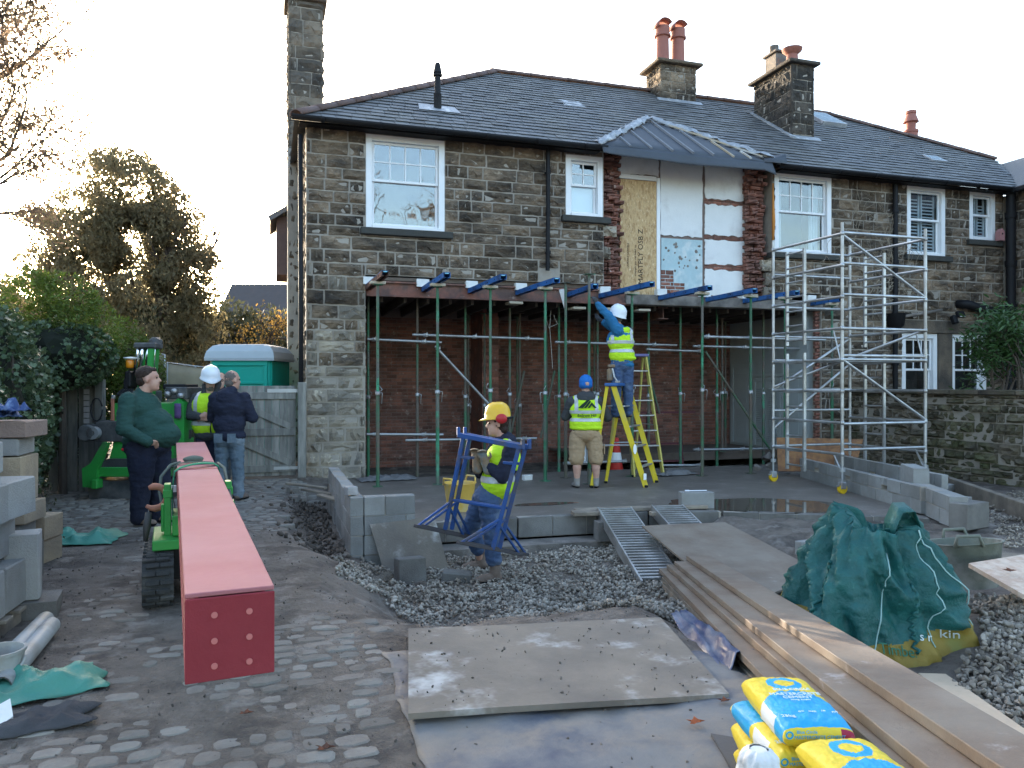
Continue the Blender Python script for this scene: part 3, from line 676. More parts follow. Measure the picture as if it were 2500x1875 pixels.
# ------------------------------------------------------------ chimneys
def stack(nm, x0, x1, y0, y1, zb, zt, m, mtop=None, cap=.12, pots=(), cut=None):
    mb = MB(); mb.b2((x0 + .03, y0 + .03, zb), (x1 - .03, y1 - .03, zt)); ch = mb.build(nm, m_mortar, roof)
    ww = (.3, .5)
    pieces(ch, 'chimney_stone', STONES, coursed(x0, x1, zb, zt, (.24, .27), ww, (), .02, 3), frame((0, y0, 0), (1, 0, 0), (0, 1, 0)), m, 80, depth=.06)
    pieces(ch, 'chimney_stone', STONES, coursed(-y1, -y0, zb, zt, (.24, .27), ww, (), .02, 3), frame((x0, 0, 0), (0, -1, 0), (1, 0, 0)), m, 80, depth=.06)
    pieces(ch, 'chimney_stone', STONES, coursed(y0, y1, zb, zt, (.24, .27), ww, (), .02, 3), frame((x1, 0, 0), (0, 1, 0), (-1, 0, 0)), m, 80, depth=.06)
    mb = MB(); mb.b2((x0 - cap, y0 - cap, zt + .003), (x1 + cap, y1 + cap, zt + .08), .015); mb.build('cap_slab', m, ch)
    mb = MB(); mb.b2((x0 + .08, y0 + .08, zt + .083), (x1 - .08, y1 - .08, zt + .14), .03); mb.build('flaunching', m_conc, ch)
    for (px_, py_, h, r_) in pots:
        q = MB(); q.lathe((px_, py_, zt + .13), [(r_ * 1.1, 0), (r_ * 1.1, h * .05), (r_, h * .1), (r_ * .92, h * .72), (r_ * 1.2, h * .74), (r_ * 1.2, h * .79), (r_ * 1.05, h * .81), (r_ * 1.05, h)], 16); pt = q.build('chimney_pot', m_pot, ch, True, sharp=35)
        q = MB(); n = 10
        q.grid(lambda u, v: (px_ + r_ * 1.15 * math.cos(math.pi * (.15 + .85 * u) * 1.05) , py_ - r_ * 1.1 + 2.2 * r_ * v, zt + .13 + h * (.98) + r_ * 1.1 * math.sin(math.pi * (.15 + .85 * u) * 1.05)), n, 1); q.build('pot_hood', m_pot, pt, True, solid=.02)
    return ch
c1 = stack('chimney', 8.60, 9.62, 3.45, 4.25, 8.3, 9.48, m_stone, pots=((8.88, 3.85, .95, .17), (9.32, 3.85, .95, .17)))
m_soot = mat('soot_black_stone', (.085, .07, .056), .9, .35, 12, .9, 20, rnd=.4, c2=(.03, .027, .025), mscale=2, mthr=.52, msoft=.2, bdist=.05)
c2 = stack('chimney', 11.02, 11.68, 1.62, 3.1, 6.9, 9.05, m_soot, cap=.1, pots=())
mb = MB(); mb.lathe((11.3, 1.95, 9.18), [(.2, 0), (.14, .1), (.13, .22), (.22, .3), (.24, .36), (.14, .38)], 16); mb.build('chimney_pot', m_pot, c2, True, sharp=40)
mb = MB(); mb.b2((11.15, 2.35, 9.19), (11.6, 2.8, 9.62), .02); mb.b2((11.1, 2.3, 9.623), (11.65, 2.85, 9.68), .01); mb.lathe((11.2, 2.5, 9.683), [(.11, 0), (.11, .14)], 12); mb.build('square_flue', m_conc, c2)
mb = MB(); mb.b2((-.24, 2.6, -.2), (.40, 3.25, 6.3)); mb.build('chimney_breast', m_mortar, house)
pieces(house, 'breast_stone', STONES, coursed(-.24, 0, 0, 6.2, (.22, .26), (.2, .4), (), .02, 33), frame((0, 2.6, 0), (1, 0, 0), (0, 1, 0)), m_stone, 30, depth=.05)
c3 = stack('chimney', -.24, .46, 2.6, 3.35, 6.1, 9.33, m_wing, cap=.07)
mb = MB(); mb.lathe((.1, 2.95, 9.46), [(.3, 0), (.26, .1), (.16, .14)], 12); mb.build('flue_cowl', m_conc, c3, True)
for ch, x0, x1, y0 in ((c1, 8.5, 9.72, 3.40), (c2, 10.95, 11.75, 1.55)):
    mb = MB(); mb.beam(on(x0, y0, .045), on(x1, y0, .045), .16, .02, (0, -1, 1)); mb.build('flashing', m_lead, ch)
mb = MB(); mb.beam(on(10.97, 1.5, .05), on(10.97, 3.1, .05), .12, .03, (0, -1, 1)); mb.build('side_flashing', m_lead, c2)
mb = MB(); mb.lathe((15.9, 3.0, 7.8), [(.2, 0), (.17, .5), (.19, .52), (.19, .58), (.12, .6), (.13, .78), (.2, .8), (.12, 1.02), (.14, 1.03), (.14, 1.1)], 14); mb.build('far_chimney_pot', m_pot, roof, True, sharp=40)
# oriel on the side wall with its own little roof
mb = MB(); mb.b2((-.45, 3.7, 3.9), (.0, 5.0, 5.15)); o = mb.build('side_oriel', m_clay, house)
mb = MB(); mb.prism([(-.62, 3.5, 5.1), (.0, 3.5, 5.5), (.0, 3.5, 5.4), (-.58, 3.5, 5.0)], (0, 1.7, 0)); mb.build('oriel_roof', m_slate, o)
mb = MB(); mb.path([(-.1, -.1, 5.75), (-.09, -.09, 3), (-.09, -.09, .05)], .04, 10); mb.build('downpipe', m_black, house, True)

# ------------------------------------------------------------ inside of the upper opening
YI = .30
mb = MB(); mb.b2((5.9, YI + .03, 3.2), (9.0, YI + .12, 6.3)); mb.build('inner_wall', m_bmort, house)
pl = [(5.97, 6.86, 5.72, 6.2), (6.90, 7.86, 4.55, 6.15), (7.92, 8.86, 5.36, 6.15), (7.92, 8.86, 4.62, 5.24), (7.92, 8.86, 4.02, 4.52), (7.92, 8.86, 3.36, 3.90)]
for k, (a, b, c, d) in enumerate(pl):
    r_ = random.Random(k); n = 12; poly = []
    for (x0, z0), (x1, z1) in (((a, c), (b, c)), ((b, c), (b, d)), ((b, d), (a, d)), ((a, d), (a, c))):
        for i in range(n): poly.append((x0 + (x1 - x0) * i / n + r_.uniform(-.012, .012), YI + .006, z0 + (z1 - z0) * i / n + r_.uniform(-.02, .02)))
    mb = MB(); mb.prism(poly, (0, .022, 0)); mb.build('plaster_panel', m_plaster, house)
mb = MB(); mb.b2((6.92, YI + .008, 3.42), (7.86, YI + .028, 4.49)); mb.build('patched_plaster', m_plblue, house)
r_ = random.Random(2)
for i in range(26):
    q = MB(); q.ico((6.95 + r_.random() * .85, YI + .008, 3.75 + r_.random() * .65), .018 + r_.random() * .018, 1, .2, (1, .25, 1)); q.build('adhesive_dab', m_conc, house)
mb = MB(); mb.b2((6.0, YI - .012, 3.10), (6.80, YI + .006, 5.60)); osb = mb.build('osb_board', m_osb, house)
mb = MB(); mb.b2((6.80, YI - .03, 3.25), (6.88, YI + .008, 5.68), .006); mb.b2((5.98, YI - .032, 5.61), (6.795, YI + .006, 5.70), .006); mb.build('door_casing', m_white, house)
pieces(house, 'infill_brick', BRICKS, coursed(6.9, 7.45, 3.24, 3.85, (.072, .074), (.215, .225), [(7.2, 7.5, 3.6, 4)], .012, 3, .11), frame((0, YI - .02, 0), (1, 0, 0), (0, 1, 0)), m_brick, 40, depth=.08)
bb = []
for z0, z1 in ((5.24, 5.36), (4.52, 4.62), (3.90, 4.02)): bb += coursed(7.9, 8.88, z0, z1, (.07, .075), (.2, .23), (), .012, int(z0 * 9), .11)
bb += coursed(7.2, 9.0, 3.2, 3.36, (.072, .074), (.2, .23), (), .012, 77, .11)
pieces(house, 'infill_brick', BRICKS, bb, frame((0, YI + .0, 0), (1, 0, 0), (0, 1, 0)), m_brick, 90, depth=.06)
def txt(s, size, m, parent, Mx, name='lettering', ext=.001, bold=0, align='CENTER'):
    cu = bpy.data.curves.new(name, 'FONT'); cu.body = s; cu.size = size; cu.extrude = ext; cu.align_x = align; cu.align_y = 'CENTER'; cu.offset = bold; cu.resolution_u = 3
    t = bpy.data.objects.new('t', cu); col.objects.link(t); dg = bpy.context.evaluated_depsgraph_get(); me = bpy.data.meshes.new_from_object(t.evaluated_get(dg)); bpy.data.objects.remove(t)
    me.materials.clear(); me.materials.append(m); me.name = name; o = link(name, me, parent); o.matrix_basis = Mx; return o
m_ink = mat('black_print', (.03, .025, .02), .8, .1, 5, 0)
TV = lambda x, z, rot: Matrix.Translation((x, YI - .0145, z)) @ Matrix.Rotation(R(90), 4, 'X') @ Matrix.Rotation(R(rot), 4, 'Z')
txt('SMARTPLY OSB Z', .15, m_ink, osb, TV(6.45, 4.05, 90)); txt('strength you can build on', .06, m_ink, osb, TV(6.33, 4.0, 90)); txt('DURABLE DURABLE', .055, m_ink, osb, TV(6.17, 4.1, 90))
# toothed brick jambs of the pulled-out bay (rough ends at random depths)
def toothed(x0, x1, z0, z1, y0, seed, depth=.5, edge=1):
    r_ = random.Random(seed); it = []; z = z0; k = 0
    while z < z1:
        x = x0 - (k % 2) * .11; n = 0
        while x < x1:
            w = .215 if (n + k) % 3 else .105
            a, b = max(x, x0), min(x + w, x1 + (.06 if k % 2 and edge > 0 else 0))
            if b - a > .05: it.append(((a + b) / 2, z + .036, b - a - .01, .064, y0 - r_.choice((0, 0, .02, .06, .1, .14)) + r_.uniform(-.01, .01), .22))
            x += w + .008; n += 1
        z += .076; k += 1
    pieces(house, 'toothed_brick', BRICKS, it, FR, m_brick, 150, depth=.2)
toothed(5.56, 5.93, 3.3, 5.98, .14, 1); toothed(8.80, 9.24, 3.3, 5.98, .14, 2)
mb = MB(); mb.b2((5.53, .3, 3.2), (5.95, .5, 6.1)); mb.b2((8.85, .34, 3.2), (9.36, .5, 6.1)); mb.build('jamb_core', m_bmort, house)
mb = MB(); mb.path([(9.33, .0, 5.7), (9.34, -.01, 4.9), (9.33, .0, 4.45)], .03, 6, rad=[.012, .035, .02]); mb.build('foam_strip', mat('orange_foam', (.55, .22, .05), .9, .3, 10, .6, 30), house, True)
# pocket under the downpipe
mb = MB(); mb.b2((4.2, .12, 3.44), (4.62, .2, 3.74)); mb.build('pocket_back', m_brick, house)

# ------------------------------------------------------------ opened ground floor
mb = MB(); mb.b2((1.02, .02, 3.09), (6.0, .14, 3.12)); mb.b2((1.02, .07, 3.12), (6.0, .10, 3.33)); mb.b2((1.02, .02, 3.33), (6.0, .14, 3.36)); mb.build('lintel_beam', m_rust, house)
mb = MB(); mb.b2((6.003, .02, 3.10), (10.6, .28, 3.30), .01); mb.build('concrete_lintel', m_conc, house)
mb = MB(); mb.b2((1.1, .03, 3.37), (1.95, .2, 3.43), .005); mb.b2((2.2, .1, 3.38), (5.5, .25, 3.46)); mb.build('old_timber_lintel', m_floorb, house)
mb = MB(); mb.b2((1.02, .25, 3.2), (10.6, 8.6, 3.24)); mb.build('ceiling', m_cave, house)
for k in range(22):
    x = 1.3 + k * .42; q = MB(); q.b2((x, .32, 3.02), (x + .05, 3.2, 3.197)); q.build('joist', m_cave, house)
BY = 3.2
BF = frame((0, BY, 0), (1, 0, 0), (0, 1, 0))
mb = MB(); mb.b2((.3, BY + .02, -.6), (10.7, BY + .2, 3.2)); mb.build('room_back_wall', m_bmort, house)
pieces(house, 'brick', BRICKS, coursed(.6, 10.4, -.5, 3.0, (.0745, .0755), (.222, .226), (), .011, 41, .112), BF, m_brick, 300, 'brick_field', depth=.04)
mb = MB(); mb.b2((.3, .33, -.6), (.62, BY, 3.2)); mb.build('room_side_wall', m_bmort, house)
# brick nib between the rooms
mb = MB(); mb.b2((3.72, 2.2, -.6), (4.05, BY, 3.2)); mb.build('brick_nib', m_brick, house)
pieces(house, 'nib_brick', BRICKS, coursed(3.7, 4.07, -.4, 3.0, (.0745, .0755), (.2, .226), (), .011, 43, .112), frame((0, 2.18, 0), (1, 0, 0), (0, 1, 0)), m_brick, 100, depth=.04)
# pale right hand wall with panelled and louvred doors
XW = 10.42
mb = MB(); mb.b2((XW, .3, -.1), (XW + .15, BY, 3.2)); pw = mb.build('painted_partition', m_pale, house)
def pdoor(y0, y1, z0, z1, kind):
    d = MB(); d.b2((XW - .03, y0, z0), (XW - .003, y1, z1), .004); d = d.build('cupboard_door', m_palewood, pw)
    q = MB()
    for a, b in ((y0 - .09, y0 - .004), (y1 + .004, y1 + .09)): q.b2((XW - .045, a, z0), (XW - .003, b, z1 + .09), .006)
    q.b2((XW - .045, y0, z1 + .004), (XW - .003, y1, z1 + .09), .006); q.build('architrave', m_palewood, pw)
    if kind == 'louvre':
        for h in (0, 1):
            a = y0 + .05 + h * (y1 - y0) / 2; b = a + (y1 - y0) / 2 - .1
            n = int((z1 - z0 - .2) / .045)
            for k in range(n):
                s_ = MB(); s_.box((XW - .04, (a + b) / 2, z0 + .12 + k * .045), (.035, b - a, .006), (0, R(-35), 0)); s_.build('louvre', m_palewood, d)
    else:
        for a, b in ((z0 + .15, z0 + .85), (z0 + 1.0, z1 - .15)):
            s_ = MB(); s_.b2((XW - .038, y0 + .1, a), (XW - .031, y1 - .1, b), .006); s_.build('panel', m_pale, d)
pdoor(2.35, 3.0, .1, 1.95, 'panel'); pdoor(1.25, 2.1, .1, 1.6, 'louvre'); pdoor(.45, 1.05, .1, 2.0, 'panel')
mb = MB(); mb.b2((XW - .05, .35, 1.72), (XW - .003, 2.2, 1.78), .005); mb.build('dado_rail', m_palewood, pw)
# right end: brick jamb, suspended floor edge
pieces(house, 'jamb_brick', BRICKS, coursed(10.44, 10.62, -.1, 3.1, (.0745, .0755), (.1, .2), (), .011, 91, .1), frame((0, .05, 0), (1, 0, 0), (0, 1, 0)), m_brick, 90, depth=.1)
mb = MB(); mb.b2((5.6, 1.3, .02), (10.4, BY, .06)); mb.b2((5.6, 1.31, -.12), (10.4, 1.36, .018)); mb.build('timber_floor', m_floorb, house)
for k in range(10):
    q = MB(); q.b2((5.8 + k * .45, 1.37, -.13), (5.85 + k * .45, BY, .016)); q.build('floor_joist', m_floorb, house)

# ------------------------------------------------------------ projecting wing at the right edge
wing = thing('stone_wing', 'projecting sandstone wing with slate roof, beside the black soil stack and bird box', 'house', (15.95, -2.5, 0))
WF = frame((15.72, 0, 0), (0, -1, 0), (1, 0, 0)); wi = Matrix.Translation((-15.95, 2.5, 0))
mb = MB(); wall_panel(mb, .0, 5.0, -.2, 6.02, [], .032, .3, wi @ WF); mb.build('wall', m_mortar, wing)
pieces(wing, 'stone', STONES, coursed(.0, 5.0, -.1, 6.0, (.205, .25), (.24, .6), (), .026, 61), WF, m_wing, 60, depth=.07)
mb = MB(); mb.add([wi @ Vector(p) for p in [(15.45, .3, 5.9), (15.45, -5.3, 5.9), (17.4, -5.3, 7.22), (17.4, 1.9, 7.22)]], [[0, 1, 2, 3]]); wr = mb.build('roof', m_slate, wing)
WRF = frame((15.42, 0, 5.93), (0, -1, 0), (math.sin(PL), 0, -math.cos(PL))); it = []; s_ = .08; k = 0
while s_ < 2.2:
    y = -.25 - s_ * .8 * .5 - (k % 2) * .125
    while y < 5.0: it.append((y + .125, s_, .243, .21, 0, .02)); y += .25
    s_ += .21; k += 1
pieces(wr, 'slate', SLATE, it, WRF, m_slate, 60, 'slate_field', depth=.02)
mb = MB(); mb.b2((-.56, -2.7, 5.88), (-.44, 2.4, 5.99), .02); mb.build('gutter', m_black, wing)
# ------------------------------------------------------------ block walls and masonry on site
m_block = mat('concrete_block', (.30, .30, .29), .92, .16, 9, .6, 80, rnd=.16, c2=(.23, .22, .205), mscale=2, mthr=.55, msoft=.2)
m_blockw = mat('wet_block', (.20, .19, .175), .85, .2, 9, .5, 80, rnd=.15, c2=(.12, .11, .10), mscale=2.5, mthr=.5, msoft=.2)
m_rubbl = mat('mossy_rubble_stone', (.17, .14, .105), .92, .3, 8, .9, 28, rnd=.35, c2=(.075, .085, .035), mscale=1.3, mthr=.54, msoft=.18, c3=(.08, .07, .06), m3scale=2.5, m3thr=.62, m3soft=.12, bdist=.04)
m_timber = mat('weathered_timber', (.27, .225, .175), .88, .3, 7, .4, 40, rnd=.2, c2=(.18, .15, .12), mscale=3, stretch=(1, 1, 1))
m_ply = mat('dirty_plywood', (.225, .19, .152), .9, .25, 4, .3, 40, c2=(.165, .142, .12), mscale=2.2, mthr=.52, msoft=.2, c3=(.46, .45, .43), m3scale=2.0, m3thr=.62, m3soft=.10)
m_ff = mat('film_faced_ply', (.165, .118, .085), .6, .25, 3, .3, 30, c2=(.225, .185, .145), mscale=2.4, mthr=.50, msoft=.2, c3=(.32, .29, .27), m3scale=6, m3thr=.7, spec=.4)
BLK = [unit_piece(80 + i, .015, 2, 2) for i in range(4)]
def block_wall(p, q, z0, z1, th, label, m=m_block, name='block_wall', ch=.225, cw=.45, seed=1, holes=(), skip=()):
    """blockwork between two ground points: every block its own piece on both faces, flat top"""
    p, q = Vector((*p, 0)), Vector((*q, 0)); u = (q - p).normalized(); n = Vector((-u.y, u.x, 0)); Ln = (q - p).length
    w = thing(name, label, 'wall', (p.x, p.y, z0))
    Mx = frame((p.x, p.y, 0), u, n); inv = Matrix.Translation((-p.x, -p.y, -z0))
    mb = MB(); wall_panel(mb, .012, Ln - .012, z0, z1 - .006, list(holes), .012, th - .012, inv @ Mx); mb.build('mortar_core', m_mortar, w)
    nr = max(1, round((z1 - z0) / ch)); hh = (z1 - z0) / nr; r_ = random.Random(seed)
    for k in range(nr):
        x = -(cw / 2 if k % 2 else 0)
        while x < Ln - .02:
            a, b = max(0, x), min(x + cw, Ln); x += cw
            if b - a < .05: continue
            for (a2, b2, c2, d2) in subtract((a, b, z0 + k * hh, z0 + (k + 1) * hh), holes):
                V = MB(); V.box((0, 0, 0), (b2 - a2 - .01, th + r_.uniform(-.004, .004), d2 - c2 - .01), bev=.004)
                o = rough(V.build('block', m, w), .0028, rng.randrange(9999)); o.matrix_basis = inv @ Mx @ Matrix.Translation(((a2 + b2) / 2, th / 2 + r_.uniform(-.003, .003), (c2 + d2) / 2))
    return w
wA = block_wall((.22, -2.05), (.22, -5.2), -.50, .34, .14, 'grey concrete block wall beside the muddy trench, running out from the house pier')
# the return at its end
wA2 = block_wall((.365, -5.2), (.92, -5.2), -.50, .34, .14, 'short return of three stacked concrete blocks with plywood leaning on it')
f = front
block_wall((.95, -4.56), (2.3, -4.56), -.34, ZS + .01, .14, 'low blockwork slab edge behind the worker carrying trestles', m_blockw, seed=3)
block_wall((2.31, -4.56), (4.05, -4.62), -.34, ZS + .01, .14, 'low blockwork slab edge between the carrying worker and the loading ramps', m_blockw, seed=4)
block_wall((4.06, -4.63), (4.95, -4.92), -.34, ZS + .01, .14, 'low blockwork slab edge under the tops of the loading ramps', m_blockw, seed=5)
block_wall((4.96, -4.93), (7.1, -6.12), -.34, ZS + .01, .14, 'angled blockwork slab edge between the ramps and the green bag', m_blockw, seed=6)
mb = MB(); mb.prism([(.9, -4.9, -.36), (4.1, -4.95, -.36), (5.0, -5.2, -.36), (8.6, -7.2, -.36), (8.75, -6.95, -.36), (5.05, -4.9, -.36), (4.1, -4.6, -.36), (.9, -4.55, -.36)], (0, 0, -.3)); o = mb.build('concrete_footing', m_conc, label='concrete footing strip under the slab edge blocks', cat='footing'); recenter(o)
vents = [(.62, .80, .06, .13), (1.75, .93 + 1.0, .06, .13), (2.85, 3.03, .06, .13)]
block_wall((8.42, -2.0), (7.36, -5.72), -.12, .235, .10, 'low vented block wall behind the aluminium tower', m_block, seed=8, holes=vents)
block_wall((9.0, -2.2), (8.25, -5.2), -.12, .30, .10, 'second low vented block wall before the mossy wall', m_block, seed=9, holes=[(1.2, 1.38, .06, .13), (2.3, 2.48, .06, .13)])
block_wall((7.62, -5.35), (7.05, -6.45), -.14, .225, .2, 'stepped block pier beside the green bag, its lower flat topped part', m_block, seed=10)
block_wall((7.98, -4.75), (7.64, -5.32), -.14, .42, .2, 'taller back part of the stepped block pier beside the tower', m_block, seed=11)
def loose(name, label, cat, c, d, rz=0, m=m_block, rot=(0, 0), bev=.006, group=None):
    mb = MB(); mb.box((0, 0, d[2] / 2), d, bev=bev); o = rough(mb.build(name, m, label=label, cat=cat, group=group), .003, rng.randrange(9999)); o.location = c; o.rotation_euler = (rot[0], rot[1], rz); return o
b0 = at(1700, 1240, Z=ZS)
mb = MB(); mb.box((0, 0, .108), (.44, .16, .215), bev=.006); o = mb.build('concrete_block', m_block, label='single grey block standing on the wet slab with a hand tool on top', cat='block'); o.location = b0; o.rotation_euler = (0, 0, -.25)
mb = MB(); mb.tube((-.14, 0, 0), (-.08, 0, 0), .016, n=8); mb.tube((-.08, 0, 0), (.16, 0, 0), .011, n=8); o = mb.build('hand_tool', mat('tool_steel', (.6, .6, .6), .3, .1, 8, 0, metal=.8), label='steel hand tool with dark grip lying on the single block', cat='tool'); o.location = b0 + Vector((-.02, 0, .228)); o.rotation_euler = (0, 0, -.2)
for k, (px, py, Z, d, rz, lb) in enumerate([
    (2322, 1250, -.14, (.22, .44, .215), .5, 'squat grey block on the gravel under the sleeper'), (2365, 1288, -.14, (.44, .22, .3), .2, 'muddy pair of stacked blocks on gravel past the block pier'),
    (2312, 1198, -.1, (.3, .15, .1), .3, 'small dark offcut on the block pier step'), (1975, 1365, -.3, (.3, .1, .2), .1, 'pale block lying beside the brown ramp board'),
    (2000, 1352, -.3, (.2, .1, .2), .3, 'small pale block end behind the green bag'), (2190, 1312, -.3, (.34, .16, .18), -.6, 'dark wet block on the footing behind the green bag')]):
    p = at(px, py, Z=Z); loose('concrete_block', lb, 'block', p, d, rz, m_block if k not in (1, 5) else m_blockw)
# mossy boundary wall, rubble stone
bw = thing('boundary_wall', 'mossy rubble stone garden wall with flat coping, running out from the house', 'wall', (11.2, -4.6, -.2))
BWf = frame((11.2, 0, 0), (0, -1, 0), (1, 0, 0)); iv = Matrix.Translation((-11.2, 4.6, .2))
mb = MB(); wall_panel(mb, .05, 9.2, -.2, 1.36, [], .05, .4, iv @ BWf); mb.build('wall_core', m_mortar, bw)
r_ = random.Random(8); it = coursed(.05, 9.2, -.2, 1.36, (.1, .21), (.14, .46), (), .02, 12); pieces(bw, 'rubble_stone', STONES, [(a, b, c, d, r_.uniform(-.03, .03)) for a, b, c, d in it], BWf, m_rubbl, 200, depth=.12)
x = .05
while x < 9.1:
    w = r_.uniform(.5, .8); mb = MB(); mb.box((0, 0, 0), (.5, w - .012, .085), bev=.012); o = mb.build('coping_stone', m_rubbl, bw); o.location = (.2, 4.6 - x - w / 2, 1.36 + .2 + .046); x += w
# timber sleepers retaining the gravel
s0, s1 = at(2300, 1190, Z=-.14), at(2560, 1290, Z=-.14)
mb = MB(); mb.beam(s0 + Vector((0, 0, .1)), s1 + Vector((0, 0, .1)), .1, .22, bev=.008); o = mb.build('timber_sleeper', m_timber, label='long weathered sleeper on edge retaining soil below the mossy wall', cat='sleeper'); recenter(o)

# ------------------------------------------------------------ boards, ramps, planks
def slabbox(name, label, cat, pts, th, m, parent=None, bow=0):
    """board from four corner points (3D), thickness th downwards"""
    a, b, c, d = [Vector(p) for p in pts]; mb = MB(); n = (b - a).cross(d - a).normalized()
    if n.z < 0: n = -n
    V = []
    for k in (0, -th):
        for j in range(5):
            for i in range(5):
                u, v = i / 4, j / 4; p = a.lerp(b, u).lerp(d.lerp(c, u), v) + n * (k + bow * math.sin(u * 5 + v * 3)); V.append(p)
    g = lambda i, j, k: k * 25 + j * 5 + i
    Fc = [[g(i, j, 0), g(i + 1, j, 0), g(i + 1, j + 1, 0), g(i, j + 1, 0)] for i in range(4) for j in range(4)] + [[g(i, j, 1), g(i, j + 1, 1), g(i + 1, j + 1, 1), g(i + 1, j, 1)] for i in range(4) for j in range(4)]
    for i in range(4):
        Fc += [[g(i, 0, 0), g(i, 0, 1), g(i + 1, 0, 1), g(i + 1, 0, 0)], [g(i, 4, 0), g(i + 1, 4, 0), g(i + 1, 4, 1), g(i, 4, 1)], [g(0, i, 0), g(0, i + 1, 0), g(0, i + 1, 1), g(0, i, 1)], [g(4, i, 0), g(4, i, 1), g(4, i + 1, 1), g(4, i + 1, 0)]]
    mb.add(V, Fc); o = mb.build(name, m, parent, label=label, cat=cat)
    bm = bmesh.new(); bm.from_mesh(o.data); bmesh.ops.recalc_face_normals(bm, faces=bm.faces[:]); bm.to_mesh(o.data); bm.free()
    return recenter(o) if parent is None else o
zb = .055
slabbox('plywood_sheet', 'large dusty plywood sheet lying flat on the blue plastic', 'board', [at(997, 1742, Z=.06), at(1780, 1692, Z=.04), at(1612, 1508, Z=.02), at(997, 1534, Z=.045)], .028, m_ply, bow=.003)
# leaning ply by the block return
pa = Vector((.62, -5.32, -.40)); slabbox('plywood_offcut', 'square plywood offcut leaning against the block return', 'board', [(.55, -5.52, -.46), (1.22, -5.55, -.44), (1.12, -5.27, .10), (.42, -5.24, .05)], .02, m_ply)
mb = MB(); mb.box((0, 0, .13), (.28, .2, .26), bev=.008); o = mb.build('concrete_block', m_blockw, label='dark block in front of the leaning plywood offcut', cat='block'); o.location = (.75, -5.85, -.46); o.rotation_euler = (-.1, 0, .1)
mb = MB(); mb.box((0, 0, .06), (.3, .16, .12), bev=.02); o = mb.build('broken_block', m_blockw, label='broken block half sunk in gravel near the leaning plywood', cat='block'); o.location = (1.2, -5.95, -.46); o.rotation_euler = (0, .1, -.3)
for k, (px, py, s) in enumerate([(925, 1445, .13), (1035, 1440, .09), (1590, 1405, .14), (835, 1355, .10)]):
    p = at(px, py, Z=-.42); mb = MB(); V, Fc = ROCK2[k]; mb.add([(v[0] * s * 1.3, v[1] * s, v[2] * s * .7) for v in V], Fc); o = mb.build('field_stone', m_mud, label=['flat brown stone poking out of the gravel', 'lumpy stone among the gravel before the plywood sheet', 'angular grey rock against the plank stack', 'stone at the foot of the trench'][k], cat='stone'); o.location = (p.x, p.y, H(p.x, p.y) + s * .2)
# sheet of blue damp-proof membrane under everything
m_dpm = mat('blue_plastic_film', (.035, .05, .10), .7, .25, 3, .4, 12, c2=(.175, .17, .165), mscale=1.5, mthr=.42, msoft=.16, c3=(.21, .185, .16), m3scale=2.2, m3thr=.54, m3soft=.10, spec=.4)
def film(u, v):
    a = at(935, 1590, Z=0).lerp(at(1830, 1590, Z=0), u); b = Vector((-.05, -11.8, 0)).lerp(Vector((1.5, -11.8, 0)), u); p = a.lerp(b, v)
    e = min(u, 1 - u, v * 2) ; wr = .02 * abs(nz(p.x, p.y, 4, 2)) + .03 * max(0, nz(p.x, p.y, 1.7, 12)) * (1 if u > .75 else .3)
    edge = .03 * nz(p.x, p.y, 2.5, 40) * (1 - min(1, e * 8)); return Vector((p.x + edge, p.y + edge, H(p.x, p.y) + .004 + wr * .22))
mb = MB(); mb.grid(film, 60, 60); o = mb.build('plastic_sheet', m_dpm, None, True, label='dusty blue plastic damp-proof sheet under the plywood', cat='plastic sheet', solid=.002); recenter(o)
def ruck(u, v):
    a = at(1655, 1500, Z=-.06); b = at(1815, 1670, Z=-.1); p = a.lerp(b, u); d = Vector((.95, .3, 0)); w = .10 + .16 * u
    return p + d * ((v - .5) * w * 1.6) + Vector((0, 0, .02 + .14 * u * math.sin(v * 3.14) * (1 + .4 * math.sin(v * 19 + u * 7)) + .02 * nz(u * 6, v * 4, 1)))
mb = MB(); mb.grid(ruck, 30, 14); o = mb.build('plastic_fold', mat('clean_blue_film', (.03, .05, .13), .3, .2, 3, .3, 9, c2=(.12, .14, .2), mscale=6, spec=.55), None, True, label='rucked up clean blue plastic film between plywood and planks', cat='plastic sheet', solid=.002); recenter(o)

# loading ramps from the slab down to the pit
m_alu = mat('dull_aluminium', (.52, .53, .54), .42, .15, 8, .15, 40, metal=.75, c2=(.36, .35, .34), mscale=3)
m_yel = mat('yellow_label', (.75, .48, .02), .5, .1, 8, 0)
def ramp(a, b, w, label):
    a, b = Vector(a), Vector(b); t = thing('loading_ramp', label, 'ramp', b, group=None); d = (b - a); L_ = d.length; dn = d.normalized(); sd = dn.cross(Vector((0, 0, 1))).normalized(); up = sd.cross(dn)
    for s_ in (-1, 1):
        mb = MB(); mb.beam(a - b + sd * s_ * w / 2 - up * .05, sd * s_ * w / 2 - up * .05, .02, .13, up); mb.beam(a - b + sd * s_ * (w / 2 - .02) - up * .11, sd * s_ * (w / 2 - .02) - up * .11, .06, .012, up); mb.build('side_rail', m_alu, t)
    n = int(L_ / .075)
    for k in range(n):
        c = a - b + dn * (.04 + k * .075); mb = MB(); mb.beam(c - sd * (w / 2 - .012), c + sd * (w / 2 - .012), .03, .02, up); mb.build('rung', m_alu, t)
    mb = MB(); c = a - b + dn * .62 - sd * (w / 2 + .0125) - up * .05 if False else a - b + dn * .62 + sd * (-w / 2 - .0125) - up * .05
    mb.beam(c - dn * .2, c + dn * .2, .004, .09, up); mb.build('warning_label', m_yel, t); return t
ra, rb = Vector((3.55, -4.68, -.015)), Vector((2.72, -7.6, -.40))
ramp(ra, Vector((3.1, -6.75, -.40)), .42, 'aluminium loading ramp with yellow label, not covered by the brown board')
